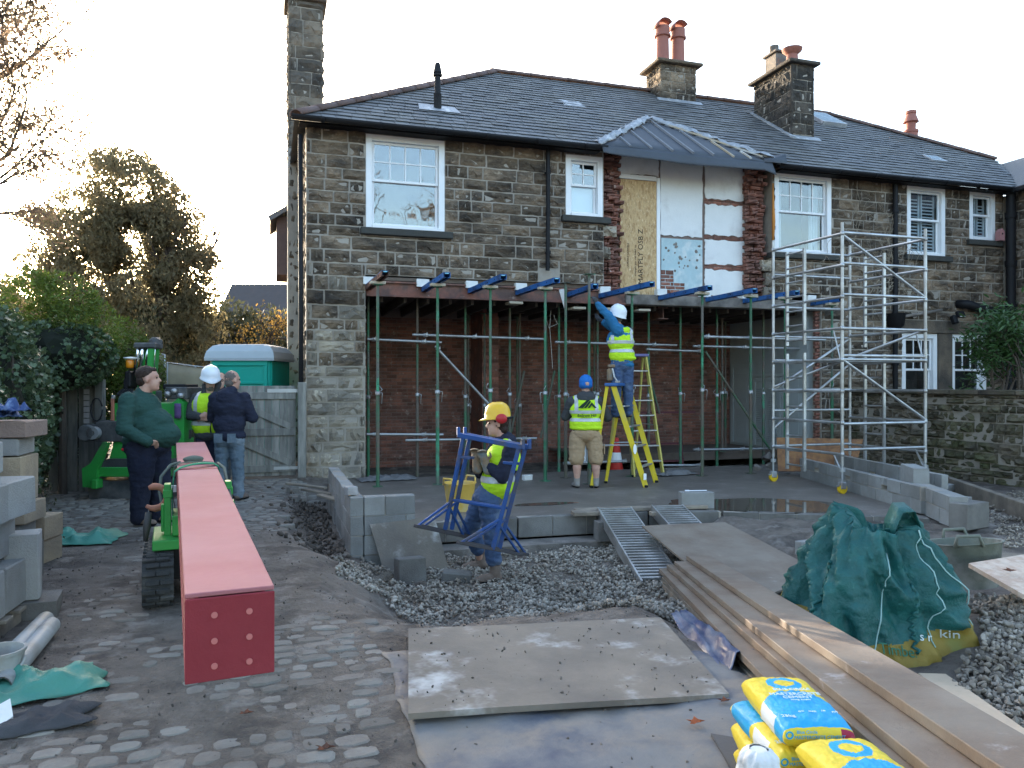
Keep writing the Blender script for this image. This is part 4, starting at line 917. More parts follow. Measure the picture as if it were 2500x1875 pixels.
ramp(Vector((4.28, -4.70, -.015)), Vector((3.86, -6.8, -.38)), .40, 'aluminium loading ramp beside the single block, mostly under the brown board')
slabbox('ramp_board', 'big brown film-faced plywood board laid over the two ramps', 'board', [at(1568, 1284, Z=-.07), at(1770, 1274, Z=-.07), at(2010, 1400, Z=-.28), at(1800, 1480, Z=-.34)], .02, m_ff, bow=.004)
# timbers at ramp heads
for a, b, w, h, lb in (((3.12, -4.42, ZS), (4.9, -4.62, ZS), .14, .045, 'long scaffold plank across the ramp heads on the slab edge'), ((3.0, -4.62, ZS), (3.62, -4.72, ZS), .18, .05, 'short timber packer under the head of the yellow labelled ramp'), ((4.0, -4.78, ZS - .03), (4.3, -4.84, ZS - .03), .14, .05, 'timber packer between the ramp heads')):
    mb = MB(); mb.beam(Vector(a) + Vector((0, 0, h / 2 + .012)), Vector(b) + Vector((0, 0, h / 2 + .012)), w, h, bev=.006); o = mb.build('timber_plank', m_timber, label=lb, cat='plank'); recenter(o)
# ramp support block
loose('concrete_block', 'large block under the head of the yellow labelled ramp', 'block', (3.45, -4.92, -.36), (.5, .2, .23), -.1, m_blockw)

# plank stack
PD = (Vector((S_ + .062 * K_, K_ - .062 * S_, 0)) * -1 + Vector((0, 0, .11))).normalized(); PS = Vector((K_, -S_, 0))
P0 = at(1733, 1356, d=7.7)
lay = [(0, 0, .235, m_ff, 'topmost brown board of the plank stack'), (1, -.11, .26, m_ff, 'second brown board down the plank stack'), (2, -.19, .24, m_ff, 'third brown board down, jutting out under the second'), (3, -.24, .26, m_ff, 'fourth brown board down the plank stack'),
       (4, -.25, .26, m_timber, 'fifth board down, pale timber with a split edge'), (5, -.27, .25, m_timber, 'sixth board down the plank stack, pale timber'), (6, -.25, .26, m_timber, 'bottom board of the plank stack resting on bearers')]
PN = PS.cross(PD); PN = PN if PN.z > 0 else -PN
for k, (n_, off, w, m, lb) in enumerate(lay):
    c0 = P0 + PS * (off - w / 2) - PN * (.022 + n_ * .046); st_ = [0, .08, -.02, -.1, .2, .3, .12][k]; ln = 5.9 if k < 4 else [2.4, 3.6, 3.2][k - 4]
    a = c0 + PD * st_; b = c0 + PD * (st_ + ln) + PS * [.02, 0, .03, -.02, .0, .03, 0][k]
    mb = MB(); mb.beam(a, b, w, .042, PN, bev=.003); o = mb.build('plank', m, label=lb, cat='plank'); recenter(o)
for k, s_ in enumerate((.35, 2.0)):
    c0 = P0 + PD * s_; zt = c0.z - .33; g = H(c0.x, c0.y); hb = max(.05, zt - g + .02); mb = MB(); mb.box((0, 0, 0), (.5, .1, hb), bev=.004); o = mb.build('bearer', m_timber, label=['timber bearer under the far end of the plank stack', 'timber bearer under the middle of the plank stack'][k], cat='timber'); o.location = (c0.x - .3, c0.y, zt - hb / 2); o.rotation_euler = (0, 0, -YAW)
# rough-sawn edge board right of the stack, and loose board near camera
a = at(2275, 1660, Z=-.2); b = at(2560, 1870, Z=-.16); mb = MB(); mb.beam(a + Vector((0, 0, .02)), b + Vector((0, 0, .02)), .16, .04, bev=.004); o = mb.build('rough_board', mat('fresh_sawn_timber', (.55, .42, .30), .85, .2, 8, .3, 50), label='pale rough-sawn board along the gravel heap edge', cat='plank'); recenter(o)
slabbox('slate_offcut', 'dark grey board offcut beside the cement bags', 'board', [at(1735, 1790, Z=.03), at(1795, 1800, Z=.04), at(1840, 1890, Z=.04), at(1795, 1890, Z=.03)], .02, mat('dark_board', (.09, .085, .085), .8, .2, 5, .2, 30))
# OSB piece and boards to the right
ob = [at(2365, 1375, Z=.30), at(2520, 1350, Z=.32), at(2560, 1430, Z=.24), at(2500, 1452, Z=.22)]
slabbox('osb_sheet', 'pale chipboard sheet with a brown leaf on it, resting on the gravel heap', 'board', ob, .03, mat('pink_chipboard', (.48, .35, .27), .85, .25, 16, .3, 60, c2=(.58, .47, .38), mscale=14))
slabbox('timber_board', 'wide grey timber board laid beyond the rubber tubs', 'board', [at(2270, 1360, Z=.0), at(2480, 1368, Z=.0), at(2500, 1352, Z=.02), at(2330, 1340, Z=.02)], .07, m_timber)
# ------------------------------------------------------------ needles, props, tubes
m_green = mat('green_prop_paint', (.035, .15, .075), .6, .35, 5, .3, 40, c2=(.13, .12, .105), mscale=2.6, mthr=.52, msoft=.12, c3=(.06, .30, .17), m3scale=1.4, m3thr=.6, spec=.4)
m_greenrust = mat('rusty_prop_paint', (.13, .105, .085), .75, .3, 6, .3, 40, c2=(.05, .13, .07), mscale=2.2, mthr=.55, msoft=.12)
m_galv = mat('galvanised_tube', (.42, .43, .44), .45, .22, 6, .2, 40, metal=.6, c2=(.25, .22, .20), mscale=3, mthr=.58)
m_blue = mat('blue_needle_paint', (.02, .12, .36), .5, .25, 4, .2, 30, c2=(.015, .045, .12), mscale=3, mthr=.56, spec=.45)
m_lblue = mat('pale_blue_label', (.25, .62, .78), .5, .1, 5, 0)
m_pad = mat('pine_pad', (.52, .45, .34), .85, .2, 10, .2, 50)
m_wblock = mat('white_packer', (.72, .72, .70), .85, .12, 8, .3, 50)
m_hole = mat('dark_hole', (.008, .008, .008), .9, 0, 1, 0)
ORD = ['first', 'second', 'third', 'fourth', 'fifth', 'sixth', 'seventh', 'eighth', 'ninth', 'tenth', 'eleventh', 'twelfth']
NEED = [(1.09, -1.75), (2.03, -1.85), (2.93, -1.9), (3.87, -1.8), (4.77, -1.3), (5.57, -1.85), (6.78, -1.7), (7.77, -1.6), (8.72, -1.55), (10.3, -.85)]
ZN = 3.2
for k, (x, yf) in enumerate(NEED):
    t = thing('needle_beam', 'blue steel needle through the wall, %s counting from the house corner%s' % (ORD[k], ', with rusty dark sides' if k == 0 else ''), 'beam', (x, yf, ZN), group='blue needles carrying the upper wall')
    ln = .9 - yf; mm = m_rust if k == 0 else m_blue; rz = [.02, -.01, .015, .03, -.05, .04, .02, -.02, .03, -.03][k]; t.rotation_euler = (0, 0, rz)
    for nm, p, q in (('web', (-.055, 0, .075), (.055, ln, .085)), ('flange', (-.055, 0, 0), (-.047, ln, .0745)), ('flange', (.047, 0, 0), (.055, ln, .0745)), ('lip', (-.0465, 0, 0), (-.02, ln, .007)), ('lip', (.02, 0, 0), (.0465, ln, .007))):
        mb = MB(); mb.b2(p, q); mb.build(nm, mm if nm != 'web' or k else m_blue, t)
    mb = MB(); mb.b2((-.03, -.001, .062), (.03, .06, .0745)); mb.build('label', m_lblue, t)
    for j in range(3): mb = MB(); mb.tube((-.058, .3 + j * .4, .04), (-.0545, .3 + j * .4, .04), .012, n=8); mb.build('bolt_hole', m_hole, t)
    xs = (x + .02, -.02, ZN + .088)
    if k not in (4,):
        o = loose('packing_block', 'white packing block wedged above the %s needle from the house corner' % ORD[k], 'block', (x - .02, .04, ZN + .088), (.22, .13, .13), 0, m_wblock, group='white packers over the needles')
PR = {}
def make_prop(zc, ztop, m_low, m_up, tilt=0):
    t = thing('steel_prop', None, None); r_ = random.Random(int(zc * 999 + ztop * 77))
    mb = MB(); mb.box((0, 0, .004), (.15, .15, .008)); mb.build('base_plate', m_low, t)
    mb = MB(); mb.tube((0, 0, .008), (0, 0, zc), .030, n=12); mb.build('outer_tube', m_low, t, True, sharp=40)
    mb = MB(); mb.tube((0, 0, zc - .02), (0, 0, ztop - .008), .0235, n=12); mb.build('inner_tube', m_up, t, True, sharp=40)
    mb = MB(); mb.lathe((0, 0, zc - .035), [(.034, 0), (.043, .01), (.043, .05), (.034, .062)], 12); mb.build('collar_nut', m_galv, t, True, sharp=40)
    a = r_.uniform(-2.4, -.7); dx, dy = math.cos(a), math.sin(a)
    mb = MB(); mb.path([(dx * .03, dy * .03, zc), (dx * .085, dy * .085, zc + .005), (dx * .09, dy * .09, zc - .02), (dx * .075, dy * .075, zc - .17)], .008, 6); mb.build('handle', m_galv, t, True)
    mb = MB(); mb.path([(-.05, -.01, zc + .035), (.06, .005, zc + .035), (.07, .01, zc + .06), (.03, .03, zc + .12)], .006, 6); mb.build('locking_pin', m_galv, t, True)
    z = zc + .14
    for k in range(7): mb = MB(); mb.tube((0, -.0245, z + k * .115), (0, -.0228, z + k * .115), .007, n=8); mb.build('pin_hole', m_hole, t)
    mb = MB(); mb.box((0, 0, ztop - .004), (.15, .15, .008)); mb.build('head_plate', m_up, t); return t
KEYS = 'outer row of props'
def prop(x, y, zb, zt, label, group, low, up, rz=0, zc=None):
    key = (round(zt - zb, 2), zc, low.name, up.name)
    if key in PR: t = copy_tree(PR[key])
    else: t = PR[key] = make_prop(zc or 1.5, zt - zb, low, up)
    t.location = (x, y, zb); t.rotation_euler = (0, 0, rz); tag(t, label, 'prop', group); return t
Gp, Gi = 'outer row of steel props', 'inner row of steel props'
fr_ = [(1.06, -1.12, 0), (2.03, -1.15, 1), (2.93, -1.15, 2), (3.87, -1.25, 3), (5.57, -1.1, 5), (6.80, -1.42, 6), (7.86, -1.35, 7), (8.72, -1.2, 8), (10.3, -.6, 9)]
for k, (x, y, nn) in enumerate(fr_):
    prop(x, y, ZS + .003, ZN - .055, 'green steel prop under the outer end of the %s needle from the house corner' % ORD[nn], Gp, m_green if k not in (0, 5, 6) else m_greenrust, m_green, rz=k * 1.3, zc=1.5 + .02 * (k % 3))
    loose('timber_pad', 'pine pad between prop head and the %s needle from the house corner' % ORD[nn], 'pad', (x, y, ZN - .051), (.24, .12, .048), .05, m_pad, group='pine pads on the outer props')
prop(4.36, -.95, ZS + .003, ZN + .13, 'tall green prop with a white bracket, between the fourth and fifth needles', Gp, m_greenrust, m_green, .7, 1.47)
pw_ = at(1447, 1190, Z=ZS); PWX, PWY = 4.42, -1.85
prop(4.42, -1.85, ZS + .003, 3.36, 'green prop held upright by the worker on the stepladder', Gp, m_green, m_green, 2.0, 1.25)
mb = MB(); mb.prism([(-.1, 0, .2), (0, 0, .22), (0, 0, -.12)], (0, .01, 0)); o = mb.build('bracket_plate', m_galv, label='white triangular bracket on the tall prop by the fourth needle', cat='bracket'); o.location = (4.33, -.96, 3.0)
bk = [(1.12, .62, m_green, m_green), (2.03, .65, m_greenrust, m_greenrust), (2.95, .65, m_greenrust, m_greenrust), (3.85, .7, m_greenrust, m_greenrust), (4.85, .65, m_green, m_green), (5.7, .7, m_green, m_greenrust), (6.80, .62, m_greenrust, m_green), (7.52, .6, m_green, m_green), (8.45, .7, m_green, m_green), (9.6, .7, m_green, m_greenrust)]
zin = -.33
for k, (x, y, lo, up) in enumerate(bk):
    zg = -.335 if x < 10 else 0
    prop(x, y, zg, ZN - .004, 'steel prop inside the opening, %s of the inner row counting from the stone pier' % ORD[k], Gi, lo, up, k * 1.1, 1.65 + .04 * (k % 2))
for k, (x, y) in enumerate([(3.35, 2.0), (3.62, 1.7), (4.3, 1.45), (4.52, 2.3), (5.05, 1.9), (6.2, 2.0), (8.9, 1.2), (9.5, 2.0)]):
    prop(x, y, -.335 if x < 5.6 else .062, 3.0, 'dark prop deep in the dim room, %s counting from the brick nib' % ORD[k], 'props deep in the dim room', m_greenrust, m_greenrust, k, 1.45 if x < 5.6 else 1.3)
def tube(p, q, label, r=.0242, m=m_galv, couplers=(), group='galvanised scaffold tubes'):
    p, q = Vector(p), Vector(q); c = (p + q) / 2; t = thing('scaffold_tube', label, 'scaffold tube', c, group=group)
    mb = MB(); mb.tube(p - c, q - c, r, n=12, cap=False); mb.tube(q - c, p - c, r - .004, n=12, cap=False); mb.build('tube', m, t, True)
    d = (q - p).normalized()
    for s in couplers:
        a = p.lerp(q, s) - c; mb = MB(); mb.tube(a - d * .03, a + d * .03, .037, n=10); mb.box(a + Vector((.02, -.035, .01)), (.05, .03, .05), bev=.006); mb.tube(a + Vector((.035, -.03, -.03)), a + Vector((.035, -.03, .055)), .008, n=6); mb.build('coupler', m_galv, t, True, sharp=35)
    return t
YB = .57
T = lambda a, b, y0, y1=None: (at(*a, Y=y0), at(*b, Y=y0 if y1 is None else y1))
tube(*T((1007, 817), (1332, 828), YB), 'upper scaffold tube across the second to fourth inner props', couplers=(.09, .45, .85))
tube(*T((897, 828), (1078, 836), YB), 'upper scaffold tube from the stone pier to the second outer prop', couplers=(.08, .75))
tube(*T((895, 1060), (1082, 1061), YB), 'low scaffold tube from the stone pier across two props', couplers=(.1, .74))
tube(*T((990, 1075), (1310, 1070), YB), 'low scaffold tube behind the worker carrying trestles', couplers=(.14, .9))
tube(*T((1062, 845), (1192, 985), YB - .1), 'diagonal scaffold brace beside the second outer prop and brick wall', couplers=(.05,))
tube(*T((1355, 835), (1652, 843), YB), 'upper scaffold tube passing behind the worker on the ladder', couplers=(.1, .8))
tube(*T((1578, 853), (1712, 858), YB), 'short upper scaffold tube ending at the paired props', couplers=(.95,))
tube(*T((1692, 845), (1990, 852), YB), 'upper inner scaffold tube leading to the aluminium tower', couplers=(.05, .4))
tube(*T((1718, 822), (2015, 830), -1.3, -1.2), 'upper outer scaffold tube clamped to the sixth outer prop', couplers=(.02, .36))
tube(*T((1692, 1098), (1888, 1095), YB), 'low scaffold tube before the louvred cupboard', couplers=(.04, .6))
tube(*T((1375, 1131), (1530, 1126), -.1), 'low scaffold tube behind the worker in shorts', couplers=(.08, .95))
tube(*T((1615, 1136), (1708, 1136), .3), 'low scaffold tube between the second stepladder and the paired props', couplers=(.95,))
tube(*T((1722, 858), (1880, 1097), YB - .1), 'long diagonal scaffold brace before the louvred cupboard', m=m_greenrust)
tube(*T((1354, 905), (1320, 1070), .9), 'dark diagonal tube behind the fourth inner prop', m=m_greenrust)
tube(*T((1280, 905), (1240, 1090), 1.2), 'dark sloping tube between the third and fourth inner props', m=m_greenrust)
tube(*T((1575, 880), (1610, 1010), .9), 'short sloping tube behind the second stepladder', m=m_greenrust)
a_, b_ = T((1280, 715 + 28), (1445, 752), .9); mb = MB(); mb.tube(a_, b_, .045, n=10); o = mb.build('black_soil_pipe', m_black, None, True, label='black waste pipe hanging under the joists', cat='pipe'); recenter(o)
mb = MB(); mb.b2((6.88, .35, 2.86), (7.1, 1.2, 2.88)); mb.b2((6.975, .35, 2.88), (7.0, 1.2, 3.08)); mb.b2((6.88, .35, 3.08), (7.1, 1.2, 3.10)); o = mb.build('steel_joist_end', m_rust, label='cut end of an old steel joist under the ceiling', cat='joist'); recenter(o)
for k, (px, py) in enumerate([(1255, 737), (1408, 750), (1480, 752), (1565, 755)]):
    p = at(px, py, Y=.16); loose('ceiling_batten', ['pair of pale battens', 'pale batten stub', 'pale batten behind the green prop', 'pale batten beside the cut joist'][k] + ' sticking out under the lintel', 'batten', p - Vector((0, 0, .05)), (.26 if k != 2 else .2, .3, .045), 0, m_pad)
cab = thing('dangling_cables', 'thin pale electric cables dangling from the ceiling', 'cables', at(1345, 790, Y=.5))
for k, pts in enumerate([[(1345, 758), (1342, 800), (1346, 850), (1349, 900)], [(1332, 775), (1340, 800), (1362, 790)], [(1352, 768), (1355, 780), (1363, 792)]]):
    mb = MB(); c = Vector(cab.location); mb.path([at(*p, Y=.5) - c for p in pts], .005, 5); mb.build('cable', mat('grey_cable', (.5, .48, .44), .6, .1, 5, 0), cab)

# ------------------------------------------------------------ aluminium access tower
tw = thing('scaffold_tower', 'aluminium mobile access tower on castors standing on the wet slab', 'scaffold tower', (7.62, -4.0, ZS))
N_, L_c, R_c, B_c = Vector((0, 0, 0)), Vector((-.08, 1.55, 0)), Vector((1.58, .0, 0)), Vector((1.5, 1.55, 0))
def TB(a, b, r, nm, m=m_alu): mb = MB(); mb.tube(a, b, r, n=10); return mb.build(nm, m, tw, True, sharp=40)
Z = lambda p, z: p + Vector((0, 0, z))
HT = 4.08
for i, c in enumerate((N_, L_c, R_c, B_c)):
    TB(Z(c, .42), Z(c, HT), .0255, 'post'); TB(Z(c, 2.05), Z(c, 2.2), .029, 'post_joint')
    mb = MB(); mb.tube(Z(c, .17), Z(c, .44), .017, n=8); mb.lathe(Z(c, .33), [(.045, 0), (.045, .05)], 10); mb.build('adjustable_leg', m_galv, tw, True, sharp=40)
    mb = MB(); mb.b2(Z(c, .07) - Vector((.05, .045, 0)), Z(c, .175) + Vector((.05, .045, 0)), .012); mb.b2(Z(c, .12) - Vector((.09, .02, .01)), Z(c, .13) + Vector((-.05, .02, .0))); ft = mb.build('castor', m_galv, tw)
    mb = MB(); mb.lathe(Z(c, .075) + Vector((0, -.028, 0)), [(.03, 0), (.075, .004), (.075, .052), (.03, .056)], 18, 'y'); mb.build('wheel', m_yel, ft, True, sharp=40)
for c0, c1 in ((N_, L_c), (R_c, B_c)):
    for k in range(8):
        z = .59 + .475 * k; TB(Z(c0, z), Z(c1, z), .022, 'rung')
        for e in (c0, c1): mb = MB(); mb.lathe(Z(e, z - .03), [(.03, 0), (.032, .03), (.03, .06)], 10); mb.build('weld_collar', m_alu, tw, True)
    a, b = c0.lerp(c1, .78), c0.lerp(c1, .52)
    for z0, z1 in ((.25, 2.15), (2.28, HT - .25)):
        for p in (a, b): mb = MB(); mb.beam(Z(p, z0), Z(p, z1), .032, .05, (1, 0, 0)); mb.build('ladder_stile', m_alu, tw)
        z = z0 + .08
        while z < z1: TB(Z(a, z), Z(b, z), .016, 'ladder_rung'); z += .2375 * (1 if z0 > 1 else 1)
    TB(Z(c0, .2 + .1), Z(c0.lerp(c1, .12), .6), .012, 'gusset'); TB(Z(c0, 1.9), Z(c0.lerp(c1, .12), 2.5), .012, 'gusset')
for c0, c1 in ((N_, R_c), (L_c, B_c)):
    for z in ((.66, 1.05, 2.02, 2.08, 2.49, 3.0, 3.47, 3.93) if c0 is N_ else (.6, 1.2, 1.55, 2.05, 2.45, 2.95, 3.5, 3.9)): TB(Z(c0, z), Z(c1, z), .022 if z not in (2.02,) else .026, 'brace')
    if c0 is N_: TB(Z(c0, 2.02), Z(c1, 1.09), .022, 'diagonal_brace'); TB(Z(c0, 3.9), Z(c1, 3.0), .022, 'diagonal_brace')
    else: TB(Z(c0, 1.55), Z(c1, 2.45), .022, 'diagonal_brace'); TB(Z(c0, .9), Z(c1, 2.0), .022, 'diagonal_brace')
TB(Z(L_c, 1.6), Z(R_c, 2.5), .02, 'plan_brace'); TB(Z(R_c, .35), Z(R_c.lerp(N_, .14), .66), .011, 'gusset')
mb = MB(); mb.b2((.1, .35, 2.0), (1.45, .95, 2.03)); mb.build('platform', m_alu, tw)

# ------------------------------------------------------------ step ladders
m_fibre = mat('yellow_fibreglass', (.66, .50, .03), .5, .12, 6, .1, 40, c2=(.45, .38, .12), mscale=3, mthr=.62)
m_fibre2 = mat('faded_fibreglass', (.55, .47, .12), .6, .12, 6, .1, 40)
m_capb = mat('blue_ladder_cap', (.03, .10, .28), .5, .1, 5, 0)
m_capp = mat('violet_ladder_cap', (.16, .15, .32), .55, .15, 8, 0)
def stepladder(label, fa, fb, ra, rb, ta, tb, n, mf, mcap, base, treadw=.09):
    """front feet fa, fb; rear feet ra, rb; top points ta (above fa), tb (above fb)"""
    base = Vector(base); t = thing('stepladder', label, 'stepladder', base); fa, fb, ra, rb, ta, tb = [Vector(v) - base for v in (fa, fb, ra, rb, ta, tb)]
    sd = (fb - fa).normalized(); out = (fa - ra); out.z = 0; out.normalize()
    for p, q in ((fa, ta), (fb, tb)):
        mb = MB(); mb.beam(p, q, .028, .085, out); mb.build('front_rail', mf, t); mb = MB(); mb.box(p + Vector((0, 0, .02)), (.06, .06, .04), bev=.006); mb.build('foot', m_black, t)
    off = -out * .10
    for p, q in ((ra, ta + off), (rb, tb + off)):
        mb = MB(); mb.beam(p, q, .024, .05, out); mb.build('rear_rail', mf, t); mb = MB(); mb.box(p + Vector((0, 0, .02)), (.05, .05, .04), bev=.006); mb.build('foot', m_black, t)
    for k in range(1, n):
        s = k / n; a, b = fa.lerp(ta, s), fb.lerp(tb, s); mb = MB(); c = (a + b) / 2; ln = (b - a).length
        x = sd; y = out; z = Vector((0, 0, 1)); mb.box(c, (ln - .03, treadw, .022), Matrix((x, y, z)).transposed(), bev=.003); mb.build('tread', m_alu, t)
        if k in (2, 4, 6) and k < n: a, b = ra.lerp(ta + off, s), rb.lerp(tb + off, s); mb = MB(); mb.tube(a, b, .012, n=8); mb.build('rear_bar', m_alu, t)
    mb = MB(); c = (ta + tb) / 2 + off / 2; x = sd; y = out; mb.box(c + Vector((0, 0, .02)), ((tb - ta).length + .1, .22, .05), Matrix((x, y, Vector((0, 0, 1)))).transposed(), bev=.012); mb.build('top_cap', mcap, t)
    for p, q, r2, s2 in ((fa, ta, ra, .42), (fb, tb, rb, .42)): mb = MB(); mb.tube(p.lerp(q, s2), r2.lerp(q + off, s2), .009, n=6); mb.build('spreader', m_galv, t)
    return t
LA = at(1577, 1190, Z=ZS); LB = at(1602, 1178, Z=ZS)
top = at(1490, 950, d=12.45); tz = 1.47
lad1 = stepladder('yellow stepladder with blue cap that the worker stands on', LA, LB, LA + Vector((-.85, .22, 0)), LB + Vector((-.85, .16, 0)), Vector((LA.x - .56, LA.y + .02, 1.52)), Vector((LB.x - .56, LB.y - .08, 1.52)), 5, m_fibre, m_capb, LA)
L2a, L2b = at(1547, 1165, Z=ZS), at(1619, 1162, Z=ZS)
ln2 = (L2b - L2a).normalized(); bk2 = Vector((-ln2.y, ln2.x, 0))
lad2 = stepladder('tall faded stepladder with violet cap and aluminium treads, behind the worker', L2a, L2b, L2a + bk2 * 1.1, L2b + bk2 * 1.1, L2a + bk2 * .5 + ln2 * .07 + Vector((0, 0, 2.16)), L2b + bk2 * .5 - ln2 * .09 + Vector((0, 0, 2.16)), 8, m_fibre2, m_capp, L2a, .1)
mb = MB(); q = Vector((LB.x - LA.x, LB.y - LA.y, 0)).normalized(); 
mb = MB(); mb.lathe((0, 0, 0), [(.001, -.002), (.05, -.001), (.05, .001), (.001, .002)], 14, 'y'); o = mb.build('maker_plate', m_white, lad1); o.location = (-.22, -.055, .62); o.scale = (.6, 1, 1.6)
mb = MB(); mb.b2((-.02, -.002, -.05), (.03, .002, .05)); o = mb.build('paper_label', m_white, lad1); o.location = (-.05, -.055, .18)
# trestle and odds inside the right room
tr = thing('steel_trestle', 'rusty red steel trestle standing in the dim room before the bare brick wall', 'trestle', (7.25, 1.0, -.33))
m_oxide = mat('oxide_steel', (.10, .03, .035), .7, .25, 8, .2, 40)
def TBt(a, b, r=.02): mb = MB(); mb.beam(a, b, r * 2, r * 2); mb.build('bar', m_oxide, tr)
for a, b in (((-.45, 0, 1.28), (.85, 0, 1.28)), ((-.3, 0, 0), (-.28, 0, 1.28)), ((.55, 0, 0), (.5, 0, 1.28)), ((-.3, 0, .62), (.55, 0, .62)), ((-.3, 0, .25), (.55, 0, .25)), ((.55, 0, .3), (.72, .3, 0)), ((-.3, 0, .3), (-.45, .3, 0)), ((.55, .0, .3), (.42, -.25, 0))): TBt(Vector(a), Vector(b))
cn = thing('traffic_cone', 'red traffic cone with white sleeve behind the stepladder', 'cone', (5.95, .35, -.28)); 
m_cone = mat('cone_red', (.5, .03, .02), .5, .1, 5, 0)
mb = MB(); mb.lathe((0, 0, .03), [(.15, 0), (.11, .25), (.085, .45), (.045, .72), (.03, .74)], 16); mb.b2((-.2, -.2, 0), (.2, .2, .03), .01); mb.build('cone', m_cone, cn, True, sharp=40)
mb = MB(); mb.lathe((0, 0, .03), [(.112, .26), (.088, .45)], 16, cap=False); mb.build('sleeve', m_white, cn, True)
rad = thing('radiator', 'old white radiator leaning behind the stepladder', 'radiator', (5.25, .45, -.1))
for k in range(6): mb = MB(); mb.b2((k * .06, 0, .1), (k * .06 + .03, .1, .75), .008); mb.build('radiator_fin', m_white, rad)
mb = MB(); mb.b2((-.02, .02, .06), (.36, .08, .1)); mb.build('rail', m_conc, rad)
# ------------------------------------------------------------ people: continuous bodies grown from limbs, clothes as layers
m_skin = mat('skin', (.50, .30, .225), .55, .08, 20, .1, 90, spec=.4, c2=(.46, .25, .19), mscale=12)
m_hairb = mat('brown_hair', (.035, .02, .014), .6, .3, 30, .6, 90)
m_hairg = mat('grey_cropped_hair', (.13, .11, .10), .75, .3, 40, .6, 120)
m_eye = mat('eye_dark', (.02, .015, .012), .3, 0, 1, 0)
def caps(mb, p, q, r1, r2, fl=None):
    """tapered capsule; fl=(axis scale) flattens about its middle"""
    p, q = Vector(p), Vector(q); n = max(2, int((q - p).length / max(.02, min(r1, r2) * .5)) + 1)
    for i in range(n + 1):
        s = i / n; r = r1 + (r2 - r1) * s; c = p.lerp(q, s); mb.ico(c, r, 2, 0, fl or (1, 1, 1))
    mb.tube(p, q, r1 * .97, r2 * .97, n=12)
def grow(name, prims, m, parent, vox=.011, fold=0, ffreq=9, smooth=6, stretch=(1, 1, 2.2), label=None, seed=0):
    mb = MB()
    for pr in prims:
        if pr[0] == 'c': caps(mb, *pr[1:])
        else: mb.ico(pr[1], 1, 3, 0, pr[2], pr[3] if len(pr) > 3 else None)
    o = mb.build('tmp', m)
    md = o.modifiers.new('r', 'REMESH'); md.mode = 'VOXEL'; md.voxel_size = vox; md.use_smooth_shade = True
    md = o.modifiers.new('s', 'SMOOTH'); md.factor = .6; md.iterations = smooth
    dg = bpy.context.evaluated_depsgraph_get(); me = bpy.data.meshes.new_from_object(o.evaluated_get(dg)); bpy.data.objects.remove(o)
    if fold:
        n = len(me.vertices); co = np.empty(n * 3); me.vertices.foreach_get('co', co); co = co.reshape(-1, 3); nn = np.empty(n * 3); me.vertices.foreach_get('normal', nn); nn = nn.reshape(-1, 3)
        for i in range(n):
            x, y, z = co[i]; v = Vector((x * ffreq * stretch[0] + z * 3, y * ffreq * stretch[1] + seed, z * ffreq * stretch[2]))
            co[i] += nn[i] * (fold * (1.1 * noise.noise(v) + .9 * (.35 - abs(noise.noise(v * 1.7 + Vector((4, 0, z * 5))))) + .4 * noise.noise(v * 3.3)))
        me.vertices.foreach_set('co', co.ravel()); me.update()
    me.name = name; me.materials.clear(); me.materials.append(m); me.polygons.foreach_set('use_smooth', [True] * len(me.polygons))
    return link(name, me, parent, label=label)
def cut(src, name, m, planes, off=.004, parent=None):
    """copy of the part of src between planes [(point, normal pointing to the kept side)], pushed outwards"""
    bm = bmesh.new(); bm.from_mesh(src.data)
    for p, n in planes: bmesh.ops.bisect_plane(bm, geom=bm.verts[:] + bm.edges[:] + bm.faces[:], plane_co=p, plane_no=n, clear_inner=True)
    bm.normal_update()
    for v in bm.verts: v.co += v.normal * off
    me = bpy.data.meshes.new(name); bm.to_mesh(me); bm.free(); me.materials.clear(); me.materials.append(m); return link(name, me, parent if parent is not None else src)
def band(src, name, m, z0, z1, off=.004, extra=(), parent=None): return cut(src, name, m, [((0, 0, z0), (0, 0, 1)), ((0, 0, z1), (0, 0, -1))] + list(extra), off, parent)
def head_prims(c, yaw, pitch=0, s=1.0):
    """face looks along local +x turned by yaw about z"""
    Mx = Matrix.Translation(c) @ Matrix.Rotation(yaw, 4, 'Z') @ Matrix.Rotation(-pitch, 4, 'Y'); f = lambda *v: tuple(Mx @ (Vector(v) * s)); ro = (Mx.to_3x3() @ Matrix.Identity(3)).to_euler()
    P = [('e', f(-.012, 0, .03), (.098 * s, .077 * s, .095 * s), ro), ('e', f(.03, 0, -.045), (.062 * s, .058 * s, .085 * s), ro), ('c', f(.085, 0, .012), f(.108, 0, -.028), .010 * s, .014 * s), ('e', f(.065, 0, -.1), (.026 * s, .03 * s, .024 * s), ro),
         ('e', f(.078, 0, .03), (.016 * s, .05 * s, .012 * s), ro), ('c', f(.083, -.022, -.062), f(.083, .022, -.062), .011 * s, .011 * s)]
    for sy in (-1, 1): P.append(('e', f(-.005, sy * .08, -.01), (.02 * s, .010 * s, .032 * s), ro))
    return P, f, Mx
def eyes(f, parent):
    for sy in (-1, 1): mb = MB(); mb.ico(f(.082, sy * .032, .008), .009, 2); mb.build('eye', m_eye, parent, True)
